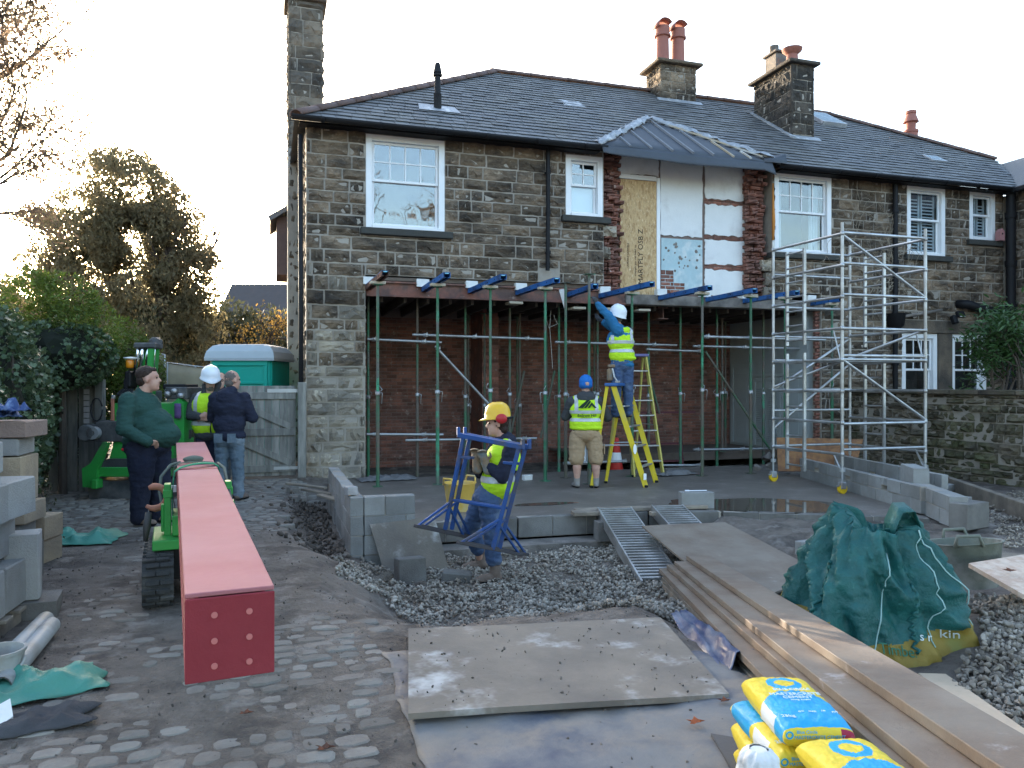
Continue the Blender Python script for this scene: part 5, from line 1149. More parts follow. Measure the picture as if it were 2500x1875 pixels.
def hand_prims(w, d, nrm, side, r=1.0, curl=.5):
    """wrist w, pointing d, palm normal nrm, thumb towards side"""
    w, d, nrm, side = Vector(w), Vector(d).normalized(), Vector(nrm).normalized(), Vector(side).normalized(); P = [('c', w, w + d * .05 * r, .032 * r, .036 * r)]
    pc = w + d * .075 * r
    for i, (o, ln) in enumerate(((-.03, .072), (-.01, .08), (.01, .075), (.03, .06))):
        b = pc + side * (-o) * r; k = b + (d * (1 - curl * .45) + nrm * curl * .7).normalized() * ln * .5 * r; e = k + (d * (1 - curl * 1.5) + nrm * curl * 1.4).normalized() * ln * .55 * r
        P += [('c', w + d * .04 * r + side * (-o) * .8 * r, b, .014 * r, .0115 * r), ('c', b, k, .0105 * r, .0095 * r), ('c', k, e, .0095 * r, .008 * r)]
    t0 = w + d * .03 * r + side * .028 * r; t1 = t0 + (d * .6 + side * .7 + nrm * .4).normalized() * .045 * r; t2 = t1 + (d * .9 + nrm * .5).normalized() * .035 * r
    return P + [('c', t0, t1, .014 * r, .011 * r), ('c', t1, t2, .011 * r, .0085 * r)]
def helmet(name, c, yaw, pitch, m, parent, s=1.0, peak=.05):
    Mx = Matrix.Translation(c) @ Matrix.Rotation(yaw, 4, 'Z') @ Matrix.Rotation(-pitch, 4, 'Y'); mb = MB(); n = 24; V = []; prof = [(.0, .165), (.05, .160), (.088, .14), (.115, .105), (.128, .055), (.132, .0), (.135, -.012)]
    for r, z in prof[1:]:
        for k in range(n):
            a = 2 * math.pi * k / n; pk = max(0, math.cos(a)) ** 4 * peak if z < 0 else 0; ridge = .010 * math.exp(-(math.sin(a) * r / .022) ** 2) if z > .03 else 0
            V.append(Vector(((r * 1.08 + pk + (.012 if z < 0 else 0)) * math.cos(a), (r * .95 + (.012 if z < 0 else 0)) * math.sin(a), z + ridge - pk * .25)) * s)
    V.append(Vector((0, 0, .172)) * s); m_ = len(prof) - 1
    Fc = [[i * n + k, (i + 1) * n + k, (i + 1) * n + (k + 1) % n, i * n + (k + 1) % n] for i in range(m_ - 1) for k in range(n)] + [[m_ * n, k, (k + 1) % n] for k in range(n)]
    mb.add([Mx @ v for v in V], Fc); return mb.build(name, m, parent, True, solid=.004)
def boot(w, toe, m, parent, h=.16, name='boot', r=1.0):
    """w ankle point, toe direction vector (ground length)"""
    w = Vector(w); d = Vector(toe).normalized(); g = Vector((w.x, w.y, w.z))
    P = [('c', w + Vector((0, 0, h)), w + Vector((0, 0, .02)), .056 * r, .052 * r), ('c', w + d * -.03 + Vector((0, 0, -.02)), w + d * .1 + Vector((0, 0, -.025)), .045 * r, .042 * r), ('c', w + d * .1 + Vector((0, 0, -.03)), w + d * .17 + Vector((0, 0, -.038)), .044 * r, .036 * r)]
    o = grow(name, P, m, parent, .010, .003, 14)
    s = cut(o, 'sole', m_black, [((w.x, w.y, w.z - .045), (0, 0, -1))], .006, o); return o
def person(label, px, py, Z, loc=None, dz=0):
    p = Vector(loc) if loc is not None else at(px, py, Z=Z); t = thing('person', label, 'person', p, -YAW); return t
m_hv = mat('hi_vis_yellow', (.50, .78, .02), .75, .1, 6, .7, 16, emit=None)
m_refl = mat('reflective_tape', (.50, .52, .53), .4, .08, 12, .15, 60, metal=.2)
m_navy = mat('navy_cloth', (.016, .019, .038), .9, .2, 12, .7, 16)
m_jean = mat('blue_denim', (.05, .085, .17), .9, .25, 10, .7, 16, c2=(.12, .16, .23), mscale=4, mthr=.6)
m_jeang = mat('faded_grey_denim', (.10, .14, .18), .9, .25, 10, .7, 16, c2=(.19, .23, .27), mscale=3, mthr=.55)
m_grn = mat('bottle_green_fleece', (.022, .062, .052), .95, .25, 14, .7, 16)
m_grey = mat('charcoal_cloth', (.05, .053, .058), .92, .2, 12, .7, 16)
m_khaki = mat('khaki_cotton', (.36, .25, .15), .9, .15, 10, .7, 16)
m_boot = mat('muddy_boot_leather', (.17, .125, .10), .85, .3, 10, .4, 40)
m_bootg = mat('dusty_grey_boot', (.25, .23, .21), .9, .2, 10, .4, 40)
m_glove = mat('leather_work_glove', (.24, .17, .11), .9, .2, 14, .4, 50, c2=(.16, .20, .21), mscale=9, mthr=.6)
m_hwhite = mat('white_helmet', (.75, .78, .82), .35, .05, 5, .03, 20, spec=.5)
m_hyel = mat('yellow_helmet', (.72, .42, .015), .35, .1, 6, .05, 20, spec=.5)

# --- big man in a green jumper leaning on the beam, seen from the side
t = person('stout man in a bottle green jumper and dark trousers leaning against the red beam', 358, 1279, 0)
hp, hf, hM = head_prims((.03, 0, 1.605), R(10), R(4), 1.08)
bp = hp + [('c', (-.03, 0, 1.44), (.0, 0, 1.53), .075, .07), ('e', (-.05, 0, 1.25), (.15, .18, .17)), ('e', (.06, 0, 1.0), (.20, .18, .18)), ('c', (-.10, -.22, 1.35), (-.08, -.33, 1.07), .06, .05), ('c', (-.08, -.33, 1.07), (.15, -.30, .93), .05, .04), ('c', (-.08, .2, 1.36), (.0, .26, 1.08), .06, .05), ('c', (.0, .26, 1.08), (.24, .18, .97), .05, .04), ('c', (0, -.1, .85), (-.01, -.12, .45), .11, .07), ('c', (-.01, -.12, .45), (-.03, -.11, .1), .07, .05), ('c', (.05, .1, .85), (.08, .12, .45), .11, .07), ('c', (.08, .12, .45), (.05, .1, .1), .07, .05)]
bp += hand_prims((.15, -.30, .93), (.5, .8, -.2), (0, .3, -1), (.6, -.3, .6), 1, .5)
b = grow('body', bp, m_skin, t, .010); eyes(hf, b)
hr = [('e', tuple(hM @ Vector((-.035, 0, .06))), (.108, .092, .092), hM.to_euler()), ('e', tuple(hM @ Vector((-.07, 0, -.01))), (.065, .08, .085), hM.to_euler()), ('e', tuple(hM @ Vector((.025, 0, .10))), (.06, .068, .03), hM.to_euler())]
grow('hair', hr, m_hairb, t, .010, .006, 40)
J = [('c', (-.045, 0, 1.45), (-.04, 0, 1.40), .088, .11), ('e', (-.05, 0, 1.27), (.19, .225, .20)), ('e', (.04, 0, 1.08), (.255, .24, .22)), ('e', (.09, 0, .99), (.275, .235, .17)), ('e', (-.03, 0, .93), (.22, .23, .12)), ('c', (-.10, -.215, 1.365), (-.09, -.33, 1.07), .10, .08), ('c', (-.09, -.33, 1.07), (.15, -.30, .935), .076, .056), ('c', (-.10, .19, 1.37), (-.02, .28, 1.08), .095, .08), ('c', (-.02, .28, 1.08), (.2, .2, .97), .08, .06)]
j = grow('jumper', J, m_grn, t, .013, .011, 6, 5)
band(j, 'hem', m_grn, .83, .885, .010)
TR = [('e', (.0, 0, .86), (.25, .23, .14)), ('c', (.0, -.11, .84), (.0, -.13, .45), .165, .115), ('c', (.0, -.13, .45), (-.03, -.12, .09), .112, .09), ('c', (.06, .1, .84), (.1, .12, .45), .16, .11), ('c', (.1, .12, .45), (.06, .11, .09), .11, .088)]
grow('trousers', TR, m_navy, t, .013, .010, 8, 4, (1, 1, 1.5))
for x, y in ((-.03, -.12), (.05, .11)): boot((x, y, .075), (1, -.1, 0), m_boot, t, .08)
mb = MB(); mb.box((-.19, -.1, .835), (.04, .1, .03), bev=.01); mb.build('shirt_tail', mat('red_cloth', (.5, .02, .03), .9, .1, 8, .2, 40), t)

# --- man in white helmet and hi-vis waistcoat
t = person('man in white hard hat, dark hoodie and yellow hi-vis waistcoat talking beside the red beam', 515, 1214, 0)
hp, hf, hM = head_prims((.0, -.02, 1.585), R(-62), R(-18), 1.03)
bp = hp + [('c', (.0, 0, 1.42), (.0, -.01, 1.5), .065, .06), ('e', (-.03, 0, 1.22), (.17, .11, .22)), ('e', (-.03, 0, .98), (.15, .11, .18)), ('c', (-.21, 0, 1.36), (-.27, -.06, 1.13), .05, .042), ('c', (-.27, -.06, 1.13), (-.05, -.24, 1.12), .042, .034), ('c', (.17, 0, 1.36), (.24, -.05, 1.12), .05, .042), ('c', (.24, -.05, 1.12), (.02, -.22, 1.08), .042, .034), ('c', (-.11, 0, .9), (-.12, 0, .5), .085, .055), ('c', (-.12, 0, .5), (-.12, .02, .1), .055, .04), ('c', (.07, 0, .9), (.08, 0, .5), .085, .055), ('c', (.08, 0, .5), (.08, .02, .1), .055, .04)] + hand_prims((-.05, -.24, 1.12), (1, -.1, .1), (0, .6, -.5), (0, -.4, .8)) + hand_prims((.02, -.22, 1.08), (-1, -.1, .1), (0, .6, -.5), (0, -.4, .8))
b = grow('body', bp, m_skin, t, .010); eyes(hf, b)
grow('beard', [('e', tuple(hM @ Vector((.05, 0, -.085))), (.052, .055, .042), hM.to_euler()), ('c', tuple(hM @ Vector((.092, -.025, -.05))), tuple(hM @ Vector((.092, .025, -.05))), .009, .009)], m_hairg, t, .008, .003, 50)
helmet('helmet', tuple(hM @ Vector((-.005, 0, .055))), R(-62), R(-18), m_hwhite, t)
Hd = [('c', (-.02, .06, 1.40), (.0, .08, 1.55), .10, .11), ('c', (.07, .0, 1.42), (.085, .0, 1.56), .045, .04), ('c', (-.08, -.02, 1.42), (-.085, 0, 1.54), .045, .04), ('e', (-.03, 0, 1.24), (.225, .15, .2)), ('e', (-.03, 0, 1.0), (.205, .15, .2)), ('e', (-.02, 0, .86), (.2, .15, .1)), ('c', (-.2, 0, 1.36), (-.275, -.06, 1.12), .08, .07), ('c', (-.275, -.06, 1.12), (-.06, -.23, 1.12), .068, .05), ('c', (.18, 0, 1.36), (.25, -.05, 1.12), .08, .068), ('c', (.25, -.05, 1.12), (.02, -.2, 1.08), .066, .05)]
grow('hoodie', Hd, m_grey, t, .012, .009, 8, 4)
V = [('e', (-.03, .0, 1.24), (.238, .165, .2)), ('e', (-.03, 0, 1.0), (.222, .168, .2)), ('c', (-.15, .01, 1.36), (-.1, .01, 1.41), .07, .05), ('c', (.12, .01, 1.36), (.07, .01, 1.41), .07, .05)]
v0 = grow('tmpvest', V, m_hv, t, .012, .006, 7, 3)
cutp = [((0, 0, .86), (0, 0, 1))]
left = cut(v0, 'waistcoat', m_hv, cutp + [((-.07, 0, 0), (-1, 0, .12))], .004, t); right = cut(v0, 'waistcoat_back', m_hv, cutp + [((.06, 0, 0), (1, 0, 0))], .004, t); bpy.data.objects.remove(v0)
band(left, 'reflective_band', m_refl, .99, 1.05, .004); band(left, 'reflective_strap', m_refl, 1.05, 1.5, .004, [((-.13, 0, 0), (-1, 0, 0)), ((-.19, 0, 0), (1, 0, 0))])
TR = [('e', (-.02, 0, .86), (.17, .13, .12)), ('c', (-.1, 0, .84), (-.12, 0, .48), .11, .08), ('c', (-.12, 0, .48), (-.12, .02, .08), .08, .065), ('c', (.07, 0, .84), (.08, 0, .48), .11, .08), ('c', (.08, 0, .48), (.08, .02, .08), .08, .065)]
grow('trousers', TR, m_navy, t, .013, .008, 8, 4)
for x in (-.12, .08): boot((x, .02, .075), (.2, -1, 0), m_boot, t, .06)

# --- man in navy hoodie, back to us
t = person('man in navy hoodie and faded jeans with cropped grey hair, back turned beside the gate', 560, 1222, 0)
hp, hf, hM = head_prims((.035, .02, 1.60), R(52), R(0), 1.04)
bp = hp + [('c', (.0, .0, 1.43), (.02, .01, 1.52), .065, .06), ('e', (0, 0, 1.22), (.18, .12, .22)), ('e', (0, 0, .98), (.16, .12, .18)), ('c', (-.2, 0, 1.37), (-.25, .1, 1.1), .05, .042), ('c', (-.25, .1, 1.1), (.02, .24, 1.12), .042, .035), ('c', (.2, 0, 1.37), (.28, .06, 1.1), .05, .042), ('c', (.28, .06, 1.1), (.1, .26, 1.14), .042, .035), ('c', (-.09, 0, .88), (-.1, 0, .48), .09, .06), ('c', (-.1, 0, .48), (-.08, .02, .1), .06, .04), ('c', (.09, 0, .88), (.11, 0, .48), .09, .06), ('c', (.11, 0, .48), (.12, .02, .1), .06, .04)] + hand_prims((.1, .26, 1.14), (-1, .1, .1), (0, -1, 0), (0, 0, 1)) + hand_prims((.02, .24, 1.12), (1, .1, .1), (0, -1, 0), (0, 0, 1))
b = grow('body', bp, m_skin, t, .010); eyes(hf, b)
grow('hair', [('e', tuple(hM @ Vector((-.02, 0, .035))), (.094, .08, .092), hM.to_euler()), ('e', tuple(hM @ Vector((-.05, 0, -.03))), (.058, .066, .07), hM.to_euler())], m_hairg, t, .009, .003, 60)
Hd = [('c', (-.04, -.05, 1.40), (.05, -.04, 1.44), .105, .085), ('e', (.0, -.09, 1.37), (.13, .07, .11)), ('e', (0, 0, 1.25), (.235, .155, .2)), ('e', (0, 0, 1.02), (.215, .155, .2)), ('e', (.01, 0, .86), (.21, .155, .12)), ('c', (-.19, 0, 1.37), (-.26, .09, 1.1), .085, .075), ('c', (-.26, .09, 1.1), (.0, .22, 1.12), .07, .055), ('c', (.19, 0, 1.37), (.29, .05, 1.1), .085, .075), ('c', (.29, .05, 1.1), (.1, .24, 1.14), .072, .055)]
h = grow('hoodie', Hd, m_navy, t, .012, .011, 7, 4); band(h, 'hem_rib', m_navy, .735, .80, .005)
TR = [('e', (-.07, -.01, .80), (.115, .135, .12)), ('e', (.08, -.01, .80), (.115, .135, .12)), ('c', (-.09, 0, .82), (-.1, -.01, .46), .115, .085), ('c', (-.1, -.01, .46), (-.08, .01, .08), .085, .07), ('c', (.09, 0, .82), (.11, 0, .46), .115, .085), ('c', (.11, 0, .46), (.12, .01, .08), .085, .07)]
j = grow('jeans', TR, m_jeang, t, .012, .010, 9, 4)
for sx in (-.085, .09): mb = MB(); mb.grid(lambda u, v: (sx - .055 + .11 * u, -.172 - .004 * math.sin(3.1 * u), .90 - .12 * v), 2, 2); mb.build('back_pocket', m_jeang, j, solid=.004)
for x in (-.08, .12): boot((x, .01, .075), (.3, 1, 0), m_boot, t, .06)

# --- bespectacled man mostly hidden behind
t = person('man with glasses and dark coat looking out between two others by the gate', 536, 1180, 0)
hp, hf, hM = head_prims((.02, 0, 1.60), R(-80), R(0), 1.03)
bp = hp + [('c', (.0, 0, 1.43), (.01, 0, 1.52), .065, .06), ('e', (0, 0, 1.22), (.18, .12, .22)), ('e', (0, 0, .98), (.16, .12, .18)), ('c', (-.2, 0, 1.37), (-.24, -.02, 1.1), .05, .042), ('c', (-.24, -.02, 1.1), (-.2, -.1, .86), .042, .035), ('c', (.2, 0, 1.37), (.24, -.02, 1.1), .05, .042), ('c', (.24, -.02, 1.1), (.2, -.1, .86), .042, .035), ('c', (-.09, 0, .88), (-.1, 0, .1), .09, .05), ('c', (.09, 0, .88), (.1, 0, .1), .09, .05)] + hand_prims((.2, -.1, .86), (0, -.2, -1), (-1, 0, 0), (0, -1, 0)) + hand_prims((-.2, -.1, .86), (0, -.2, -1), (1, 0, 0), (0, -1, 0))
b = grow('body', bp, m_skin, t, .011); eyes(hf, b)
grow('hair', [('e', tuple(hM @ Vector((-.025, 0, .045))), (.094, .08, .085), hM.to_euler())], m_hairb, t, .010, .003, 50)
mb = MB()
for sy in (-1, 1):
    mb.path([hM @ Vector((.098, sy * .034 + .026 * math.cos(a), .006 + .018 * math.sin(a))) for a in [k * .6283 for k in range(11)]], .0035, 5)
mb.tube(hM @ Vector((.1, -.01, .01)), hM @ Vector((.1, .01, .01)), .003, n=5); mb.build('glasses', m_black, t)
grow('coat', [('c', (0, .02, 1.42), (.01, .01, 1.46), .1, .085), ('e', (0, 0, 1.25), (.235, .155, .2)), ('e', (0, 0, 1.0), (.215, .155, .22)), ('e', (0, 0, .8), (.21, .155, .12)), ('c', (-.19, 0, 1.37), (-.26, -.02, 1.1), .085, .07), ('c', (-.26, -.02, 1.1), (-.21, -.09, .9), .07, .055), ('c', (.19, 0, 1.37), (.26, -.02, 1.1), .085, .07), ('c', (.26, -.02, 1.1), (.21, -.09, .9), .07, .055)], m_navy, t, .013, .009, 7, 4)
grow('trousers', [('c', (-.09, 0, .82), (-.1, 0, .08), .115, .07), ('c', (.09, 0, .82), (.1, 0, .08), .115, .07)], m_grey, t, .013, .008, 8, 4)
for x in (-.1, .1): boot((x, .0, .075), (.1, -1, 0), m_boot, t, .06)

# --- young worker with yellow helmet carrying trestles
t = person('young worker in yellow hard hat with red ear defenders carrying blue trestles across the gravel', 1205, 1421, -.45)
YC = t
hp, hf, hM = head_prims((.035, -.01, 1.60), R(188), R(-2), 1.0)
SHn, SHf, ELn, ELf = (.175, -.17, 1.345), (.03, .17, 1.37), (.07, -.25, 1.08), (-.14, .1, 1.10)
WRn, WRf = (-.075, -.20, 1.22), (-.165, -.12, 1.22)
KNn, ANn, KNf, ANf = (-.015, -.06, .50), (.015, -.02, .09), (-.25, .25, .50), (-.15, .50, .10)
bp = hp + [('c', (.1, 0, 1.42), (.06, -.005, 1.52), .062, .056), ('e', (.09, 0, 1.22), (.13, .17, .22)), ('e', (.0, 0, .98), (.12, .155, .18)), ('c', SHn, ELn, .05, .042), ('c', ELn, WRn, .042, .032), ('c', SHf, ELf, .05, .042), ('c', ELf, WRf, .042, .032), ('c', (-.04, -.09, .86), KNn, .09, .06), ('c', KNn, ANn, .058, .04), ('c', (-.09, .1, .86), KNf, .09, .06), ('c', KNf, ANf, .058, .04)]
b = grow('body', bp, m_skin, t, .0095); eyes(hf, b)
grow('hair', [('e', tuple(hM @ Vector((-.03, 0, .02))), (.095, .086, .085), hM.to_euler()), ('e', tuple(hM @ Vector((-.06, 0, -.055))), (.05, .07, .06), hM.to_euler()), ('e', tuple(hM @ Vector((.06, -.02, .05))), (.035, .05, .02), hM.to_euler())], mat('dark_brown_hair', (.03, .014, .010), .55, .3, 30, .6, 90), t, .009, .008, 45)
helmet('helmet', tuple(hM @ Vector((-.01, 0, .06))), R(188), R(-2), m_hyel, t, .92, .06)
m_muff = mat('red_ear_defender', (.42, .02, .025), .4, .1, 5, 0)
for sy in (-1, 1):
    c = hM @ Vector((-.03, sy * .135, .055)); mb = MB(); mb.ico(c, 1, 3, 0, (.058, .03, .05)); mf = mb.build('ear_defender', m_muff, t, True)
    mb = MB(); mb.path([c + Vector((0, sy * -.03 if False else 0, 0)), hM @ Vector((-.10, sy * .14, .06)), hM @ Vector((-.15, sy * .12, .065))], .012, 8); mb.build('defender_arm', m_black, mf, True)
grow('hoodie', [('c', (.13, .03, 1.44), (.12, .0, 1.40), .085, .12), ('c', (.155, .0, 1.46), (.12, -.06, 1.45), .05, .05), ('e', (.10, 0, 1.23), (.165, .215, .2)), ('e', (.03, 0, 1.02), (.15, .19, .18)), ('c', SHn, (.09, -.25, 1.09), .08, .072), ('c', (.09, -.25, 1.09), (-.03, -.215, 1.18), .07, .052), ('c', SHf, ELf, .08, .07), ('c', ELf, (-.15, -.07, 1.18), .068, .052)], m_navy, t, .011, .009, 8, 4)
v = grow('waistcoat', [('e', (.10, 0, 1.24), (.178, .228, .185)), ('e', (.04, 0, 1.02), (.17, .212, .19)), ('c', (.14, -.12, 1.38), (.12, -.08, 1.41), .07, .055), ('c', (.05, .12, 1.39), (.09, .08, 1.41), .07, .055)], m_hv, t, .011, .007, 8, 3)
band(v, 'reflective_band', m_refl, 1.02, 1.08, .005); band(v, 'reflective_band', m_refl, 1.40, 1.44, .005)
cut(v, 'reflective_strap', m_refl, [((.15, 0, 0), (1, 0, 0)), ((.21, 0, 0), (-1, 0, 0)), ((0, 0, 1.08), (0, 0, 1))], .005)
jn = grow('jeans', [('e', (-.05, 0, .87), (.15, .175, .13)), ('c', (-.05, -.09, .84), KNn, .118, .092), ('c', KNn, (.0, -.03, .24), .09, .085), ('c', (-.10, .1, .84), KNf, .118, .092), ('c', KNf, (-.18, .42, .26), .09, .085)], m_jean, t, .011, .011, 9, 4)
for a, d in ((ANn, (-1, -.35, 0)), (ANf, (-1, -.1, 0))): boot((a[0], a[1], .075), d, m_boot, t, .27, 'rigger_boot', 1.12)
for w, d, s in ((WRn, (-.35, .1, .9), (1, -.2, 0)), (WRf, (-.1, .2, .9), (1, -.3, 0))):
    grow('glove', hand_prims(w, d, (-.2, -.9, .1) if w is WRf else (.2, -.8, .1), s, 1.25, .75) + [('c', Vector(w) - Vector(d).normalized() * .07, w, .052, .046)], m_glove, t, .0085, .003, 20)

# --- worker in shorts and blue beanie
t = person('worker in blue beanie, hi-vis waistcoat and khaki shorts standing at a prop, back turned', 1430, 1191, ZS)
hp, hf, hM = head_prims((.0, .0, 1.625), R(96), R(8), 1.05)
bp = hp + [('c', (0, 0, 1.44), (0, 0, 1.54), .072, .065), ('e', (0, 0, 1.22), (.2, .14, .24)), ('e', (0, 0, .98), (.2, .15, .2)), ('c', (-.23, 0, 1.37), (-.30, .12, 1.13), .055, .045), ('c', (-.30, .12, 1.13), (-.1, .3, 1.2), .045, .036), ('c', (.23, 0, 1.37), (.34, .08, 1.12), .055, .045), ('c', (.34, .08, 1.12), (.12, .28, 1.2), .045, .036),
      ('c', (-.12, 0, .88), (-.14, 0, .47), .115, .068), ('c', (-.14, 0, .47), (-.14, -.015, .32), .066, .072), ('c', (-.14, -.015, .32), (-.14, 0, .1), .07, .042), ('c', (.12, 0, .88), (.15, 0, .47), .115, .068), ('c', (.15, 0, .47), (.16, -.015, .32), .066, .072), ('c', (.16, -.015, .32), (.165, 0, .1), .07, .042)] + hand_prims((.12, .28, 1.2), (-.7, .3, .4), (0, -1, 0), (0, 0, 1)) + hand_prims((-.1, .3, 1.2), (.7, .3, .4), (0, -1, 0), (0, 0, 1))
b = grow('body', bp, m_skin, t, .010); eyes(hf, b)
bn = grow('beanie', [('e', (0, .0, 1.685), (.108, .115, .12)), ('e', (0, 0, 1.645), (.108, .118, .075))], mat('blue_knit', (.02, .16, .52), .95, .15, 40, .6, 120), t, .010, .002, 30); band(bn, 'turn_up', mat('blue_knit', (.02, .16, .52)), 1.57, 1.63, .010)
grow('hoodie', [('e', (0, -.08, 1.42), (.135, .075, .10)), ('c', (-.06, -.03, 1.44), (.06, -.03, 1.44), .10, .10), ('e', (0, 0, 1.24), (.25, .175, .22)), ('e', (0, 0, 1.0), (.245, .175, .2)), ('c', (-.22, 0, 1.37), (-.31, .11, 1.13), .09, .08), ('c', (-.31, .11, 1.13), (-.12, .28, 1.2), .075, .058), ('c', (.22, 0, 1.37), (.35, .07, 1.12), .09, .082), ('c', (.35, .07, 1.12), (.14, .27, 1.2), .078, .058)], m_grey, t, .012, .009, 8, 4)
v = grow('waistcoat', [('e', (0, 0, 1.24), (.262, .19, .2)), ('e', (0, 0, 1.03), (.262, .192, .17)), ('e', (.005, 0, .96), (.265, .192, .07)), ('c', (-.2, 0, 1.38), (-.12, -.02, 1.43), .075, .055), ('c', (.2, 0, 1.38), (.12, -.02, 1.43), .075, .055), ('e', (0, -.06, 1.3), (.2, .12, .15))], m_hv, t, .011, .006, 8, 3)
band(v, 'reflective_band', m_refl, 1.06, 1.11, .005); band(v, 'reflective_band', m_refl, 1.185, 1.235, .005)
for sx in (-1, 1): cut(v, 'reflective_strap', m_refl, [((sx * .13, 0, 0), (sx, 0, 0)), ((sx * .185, 0, 0), (-sx, 0, 0)), ((0, 0, 1.235), (0, 0, 1)), ((0, 0, 0), (0, -1, 0))], .005)
m_logo = mat('dark_green_print', (.01, .035, .02), .8, .05, 5, 0)
def vestback(x, z): return -.19
lg = [[(-.13, 1.275), (-.05, 1.275), (.06, 1.405), (.015, 1.405)], [(-.035, 1.275), (-.0, 1.275), (.075, 1.37), (.055, 1.395)], [(.02, 1.275), (.055, 1.275), (.085, 1.318), (.125, 1.275), (.165, 1.275), (.085, 1.365)]]
for poly in lg: mb = MB(); mb.prism([(x - .01, -.205, z) for x, z in poly], (0, .008, 0)); mb.build('logo', m_logo, v)
TVv = lambda x, z: Matrix.Translation((x, -.205, z)) @ Matrix.Rotation(R(90), 4, 'X')
txt('Bellrow Hill', .062, m_logo, v, TVv(0, 1.155), bold=.001); txt('DEVELOPMENTS', .024, m_logo, v, TVv(0, 1.122))
sh = grow('shorts', [('e', (0, 0, .86), (.235, .18, .14)), ('c', (-.13, 0, .82), (-.145, 0, .47), .135, .13), ('c', (.13, 0, .82), (.16, 0, .47), .135, .13)], m_khaki, t, .012, .012, 8, 4, (1, 1, 1.6))
mb = MB(); mb.box((.29, -.0, .62), (.02, .12, .16), bev=.008); mb.build('cargo_pocket', m_khaki, sh)
for x in (-.14, .165):
    boot((x, 0, .075), (-.25 if x < 0 else .1, 1, 0), m_bootg, t, .07); grow('sock', [('c', (x, 0, .22), (x, 0, .12), .05, .05)], m_black, t, .01)

# --- worker on the stepladder reaching up to the prop
ZF = 1.0
lw = at(1518, 1018, d=12.5); t = person('worker in white hard hat, blue sleeves and hi-vis waistcoat on the yellow stepladder reaching up', 0, 0, 0, (lw.x, lw.y, ZF))
hp, hf, hM = head_prims((-.09, .05, 1.63), R(140), R(22), 1.03)
bp = hp + [('c', (-.04, .0, 1.44), (-.07, .03, 1.54), .068, .062), ('e', (-.03, 0, 1.24), (.17, .12, .22)), ('e', (.0, 0, 1.0), (.155, .12, .18)), ('c', (-.10, -.1, 1.44), (-.24, -.12, 1.66), .055, .045), ('c', (-.24, -.12, 1.66), (-.42, -.07, 1.86), .043, .034), ('c', (.1, .06, 1.38), (-.1, .28, 1.45), .055, .045), ('c', (-.1, .28, 1.45), (-.3, .25, 1.6), .043, .034),
      ('c', (-.08, -.02, .88), (-.10, -.04, .48), .09, .06), ('c', (-.10, -.04, .48), (-.10, 0, .1), .058, .042), ('c', (.08, .02, .88), (.10, .0, .48), .09, .06), ('c', (.10, .0, .48), (.11, .03, .1), .058, .042)]
b = grow('body', bp, m_skin, t, .010); eyes(hf, b)
grow('hair', [('e', tuple(hM @ Vector((-.03, 0, .0))), (.088, .08, .07), hM.to_euler())], m_hairg, t, .010, .003, 50)
helmet('helmet', tuple(hM @ Vector((-.01, 0, .05))), R(140), R(22), m_hwhite, t, 1.05)
m_bsl = mat('bright_blue_cloth', (.02, .14, .30), .85, .2, 10, .7, 16)
grow('fleece', [('c', (-.05, 0, 1.45), (-.05, 0, 1.42), .085, .11), ('e', (-.03, 0, 1.26), (.215, .155, .2)), ('e', (0, 0, 1.0), (.19, .15, .2)), ('e', (.01, 0, .86), (.19, .15, .08)), ('c', (-.07, -.11, 1.40), (-.24, -.12, 1.655), .095, .075), ('c', (-.24, -.12, 1.655), (-.40, -.075, 1.835), .072, .055), ('c', (.1, .06, 1.4), (-.08, .27, 1.45), .09, .075), ('c', (-.08, .27, 1.45), (-.26, .25, 1.57), .07, .055)], m_bsl, t, .012, .010, 9, 4)
v = grow('waistcoat', [('e', (-.02, 0, 1.24), (.222, .168, .19)), ('e', (.0, 0, 1.02), (.208, .168, .17)), ('e', (.02, 0, .97), (.215, .168, .06)), ('c', (-.0, -.08, 1.40), (.08, -.02, 1.42), .06, .06), ('c', (.12, .02, 1.38), (.1, .02, 1.42), .07, .05)], m_hv, t, .011, .006, 8, 3)
band(v, 'reflective_band', m_refl, 1.06, 1.11, .005); band(v, 'reflective_band', m_refl, 1.20, 1.25, .005)
cut(v, 'reflective_strap', m_refl, [((.12, 0, 0), (1, 0, 0)), ((.17, 0, 0), (-1, 0, 0)), ((0, 0, 1.25), (0, 0, 1))], .005); cut(v, 'reflective_strap', m_refl, [((-.14, 0, 0), (-1, 0, 0)), ((-.19, 0, 0), (1, 0, 0)), ((0, 0, 1.25), (0, 0, 1)), ((0, 0, 1.38), (0, 0, -1))], .005)
grow('jeans', [('e', (-.0, 0, .86), (.175, .15, .13)), ('c', (-.08, -.02, .83), (-.10, -.05, .46), .115, .088), ('c', (-.10, -.05, .46), (-.10, 0, .08), .086, .078), ('c', (.085, .02, .83), (.10, .0, .46), .115, .088), ('c', (.10, .0, .46), (.11, .03, .08), .086, .078)], m_jean, t, .011, .012, 9, 4)
tb = MB(); tb.box((-.2, -.06, .70), (.09, .13, .2), bev=.02); tb.box((-.18, -.07, .84), (.11, .14, .05), bev=.015); tb.build('tool_pouch', m_glove, t); mb = MB(); mb.path([(-.17, -.13, .80), (-.14, -.15, .66), (-.10, -.16, .60)], .015, 8); mb.box((-.09, -.16, .585), (.08, .03, .035), bev=.008); mb.build('hammer', m_galv, t)
for x, y in ((-.10, 0), (.11, .03)): boot((x, y, .075), (-.9, .4, 0), m_boot, t, .07)
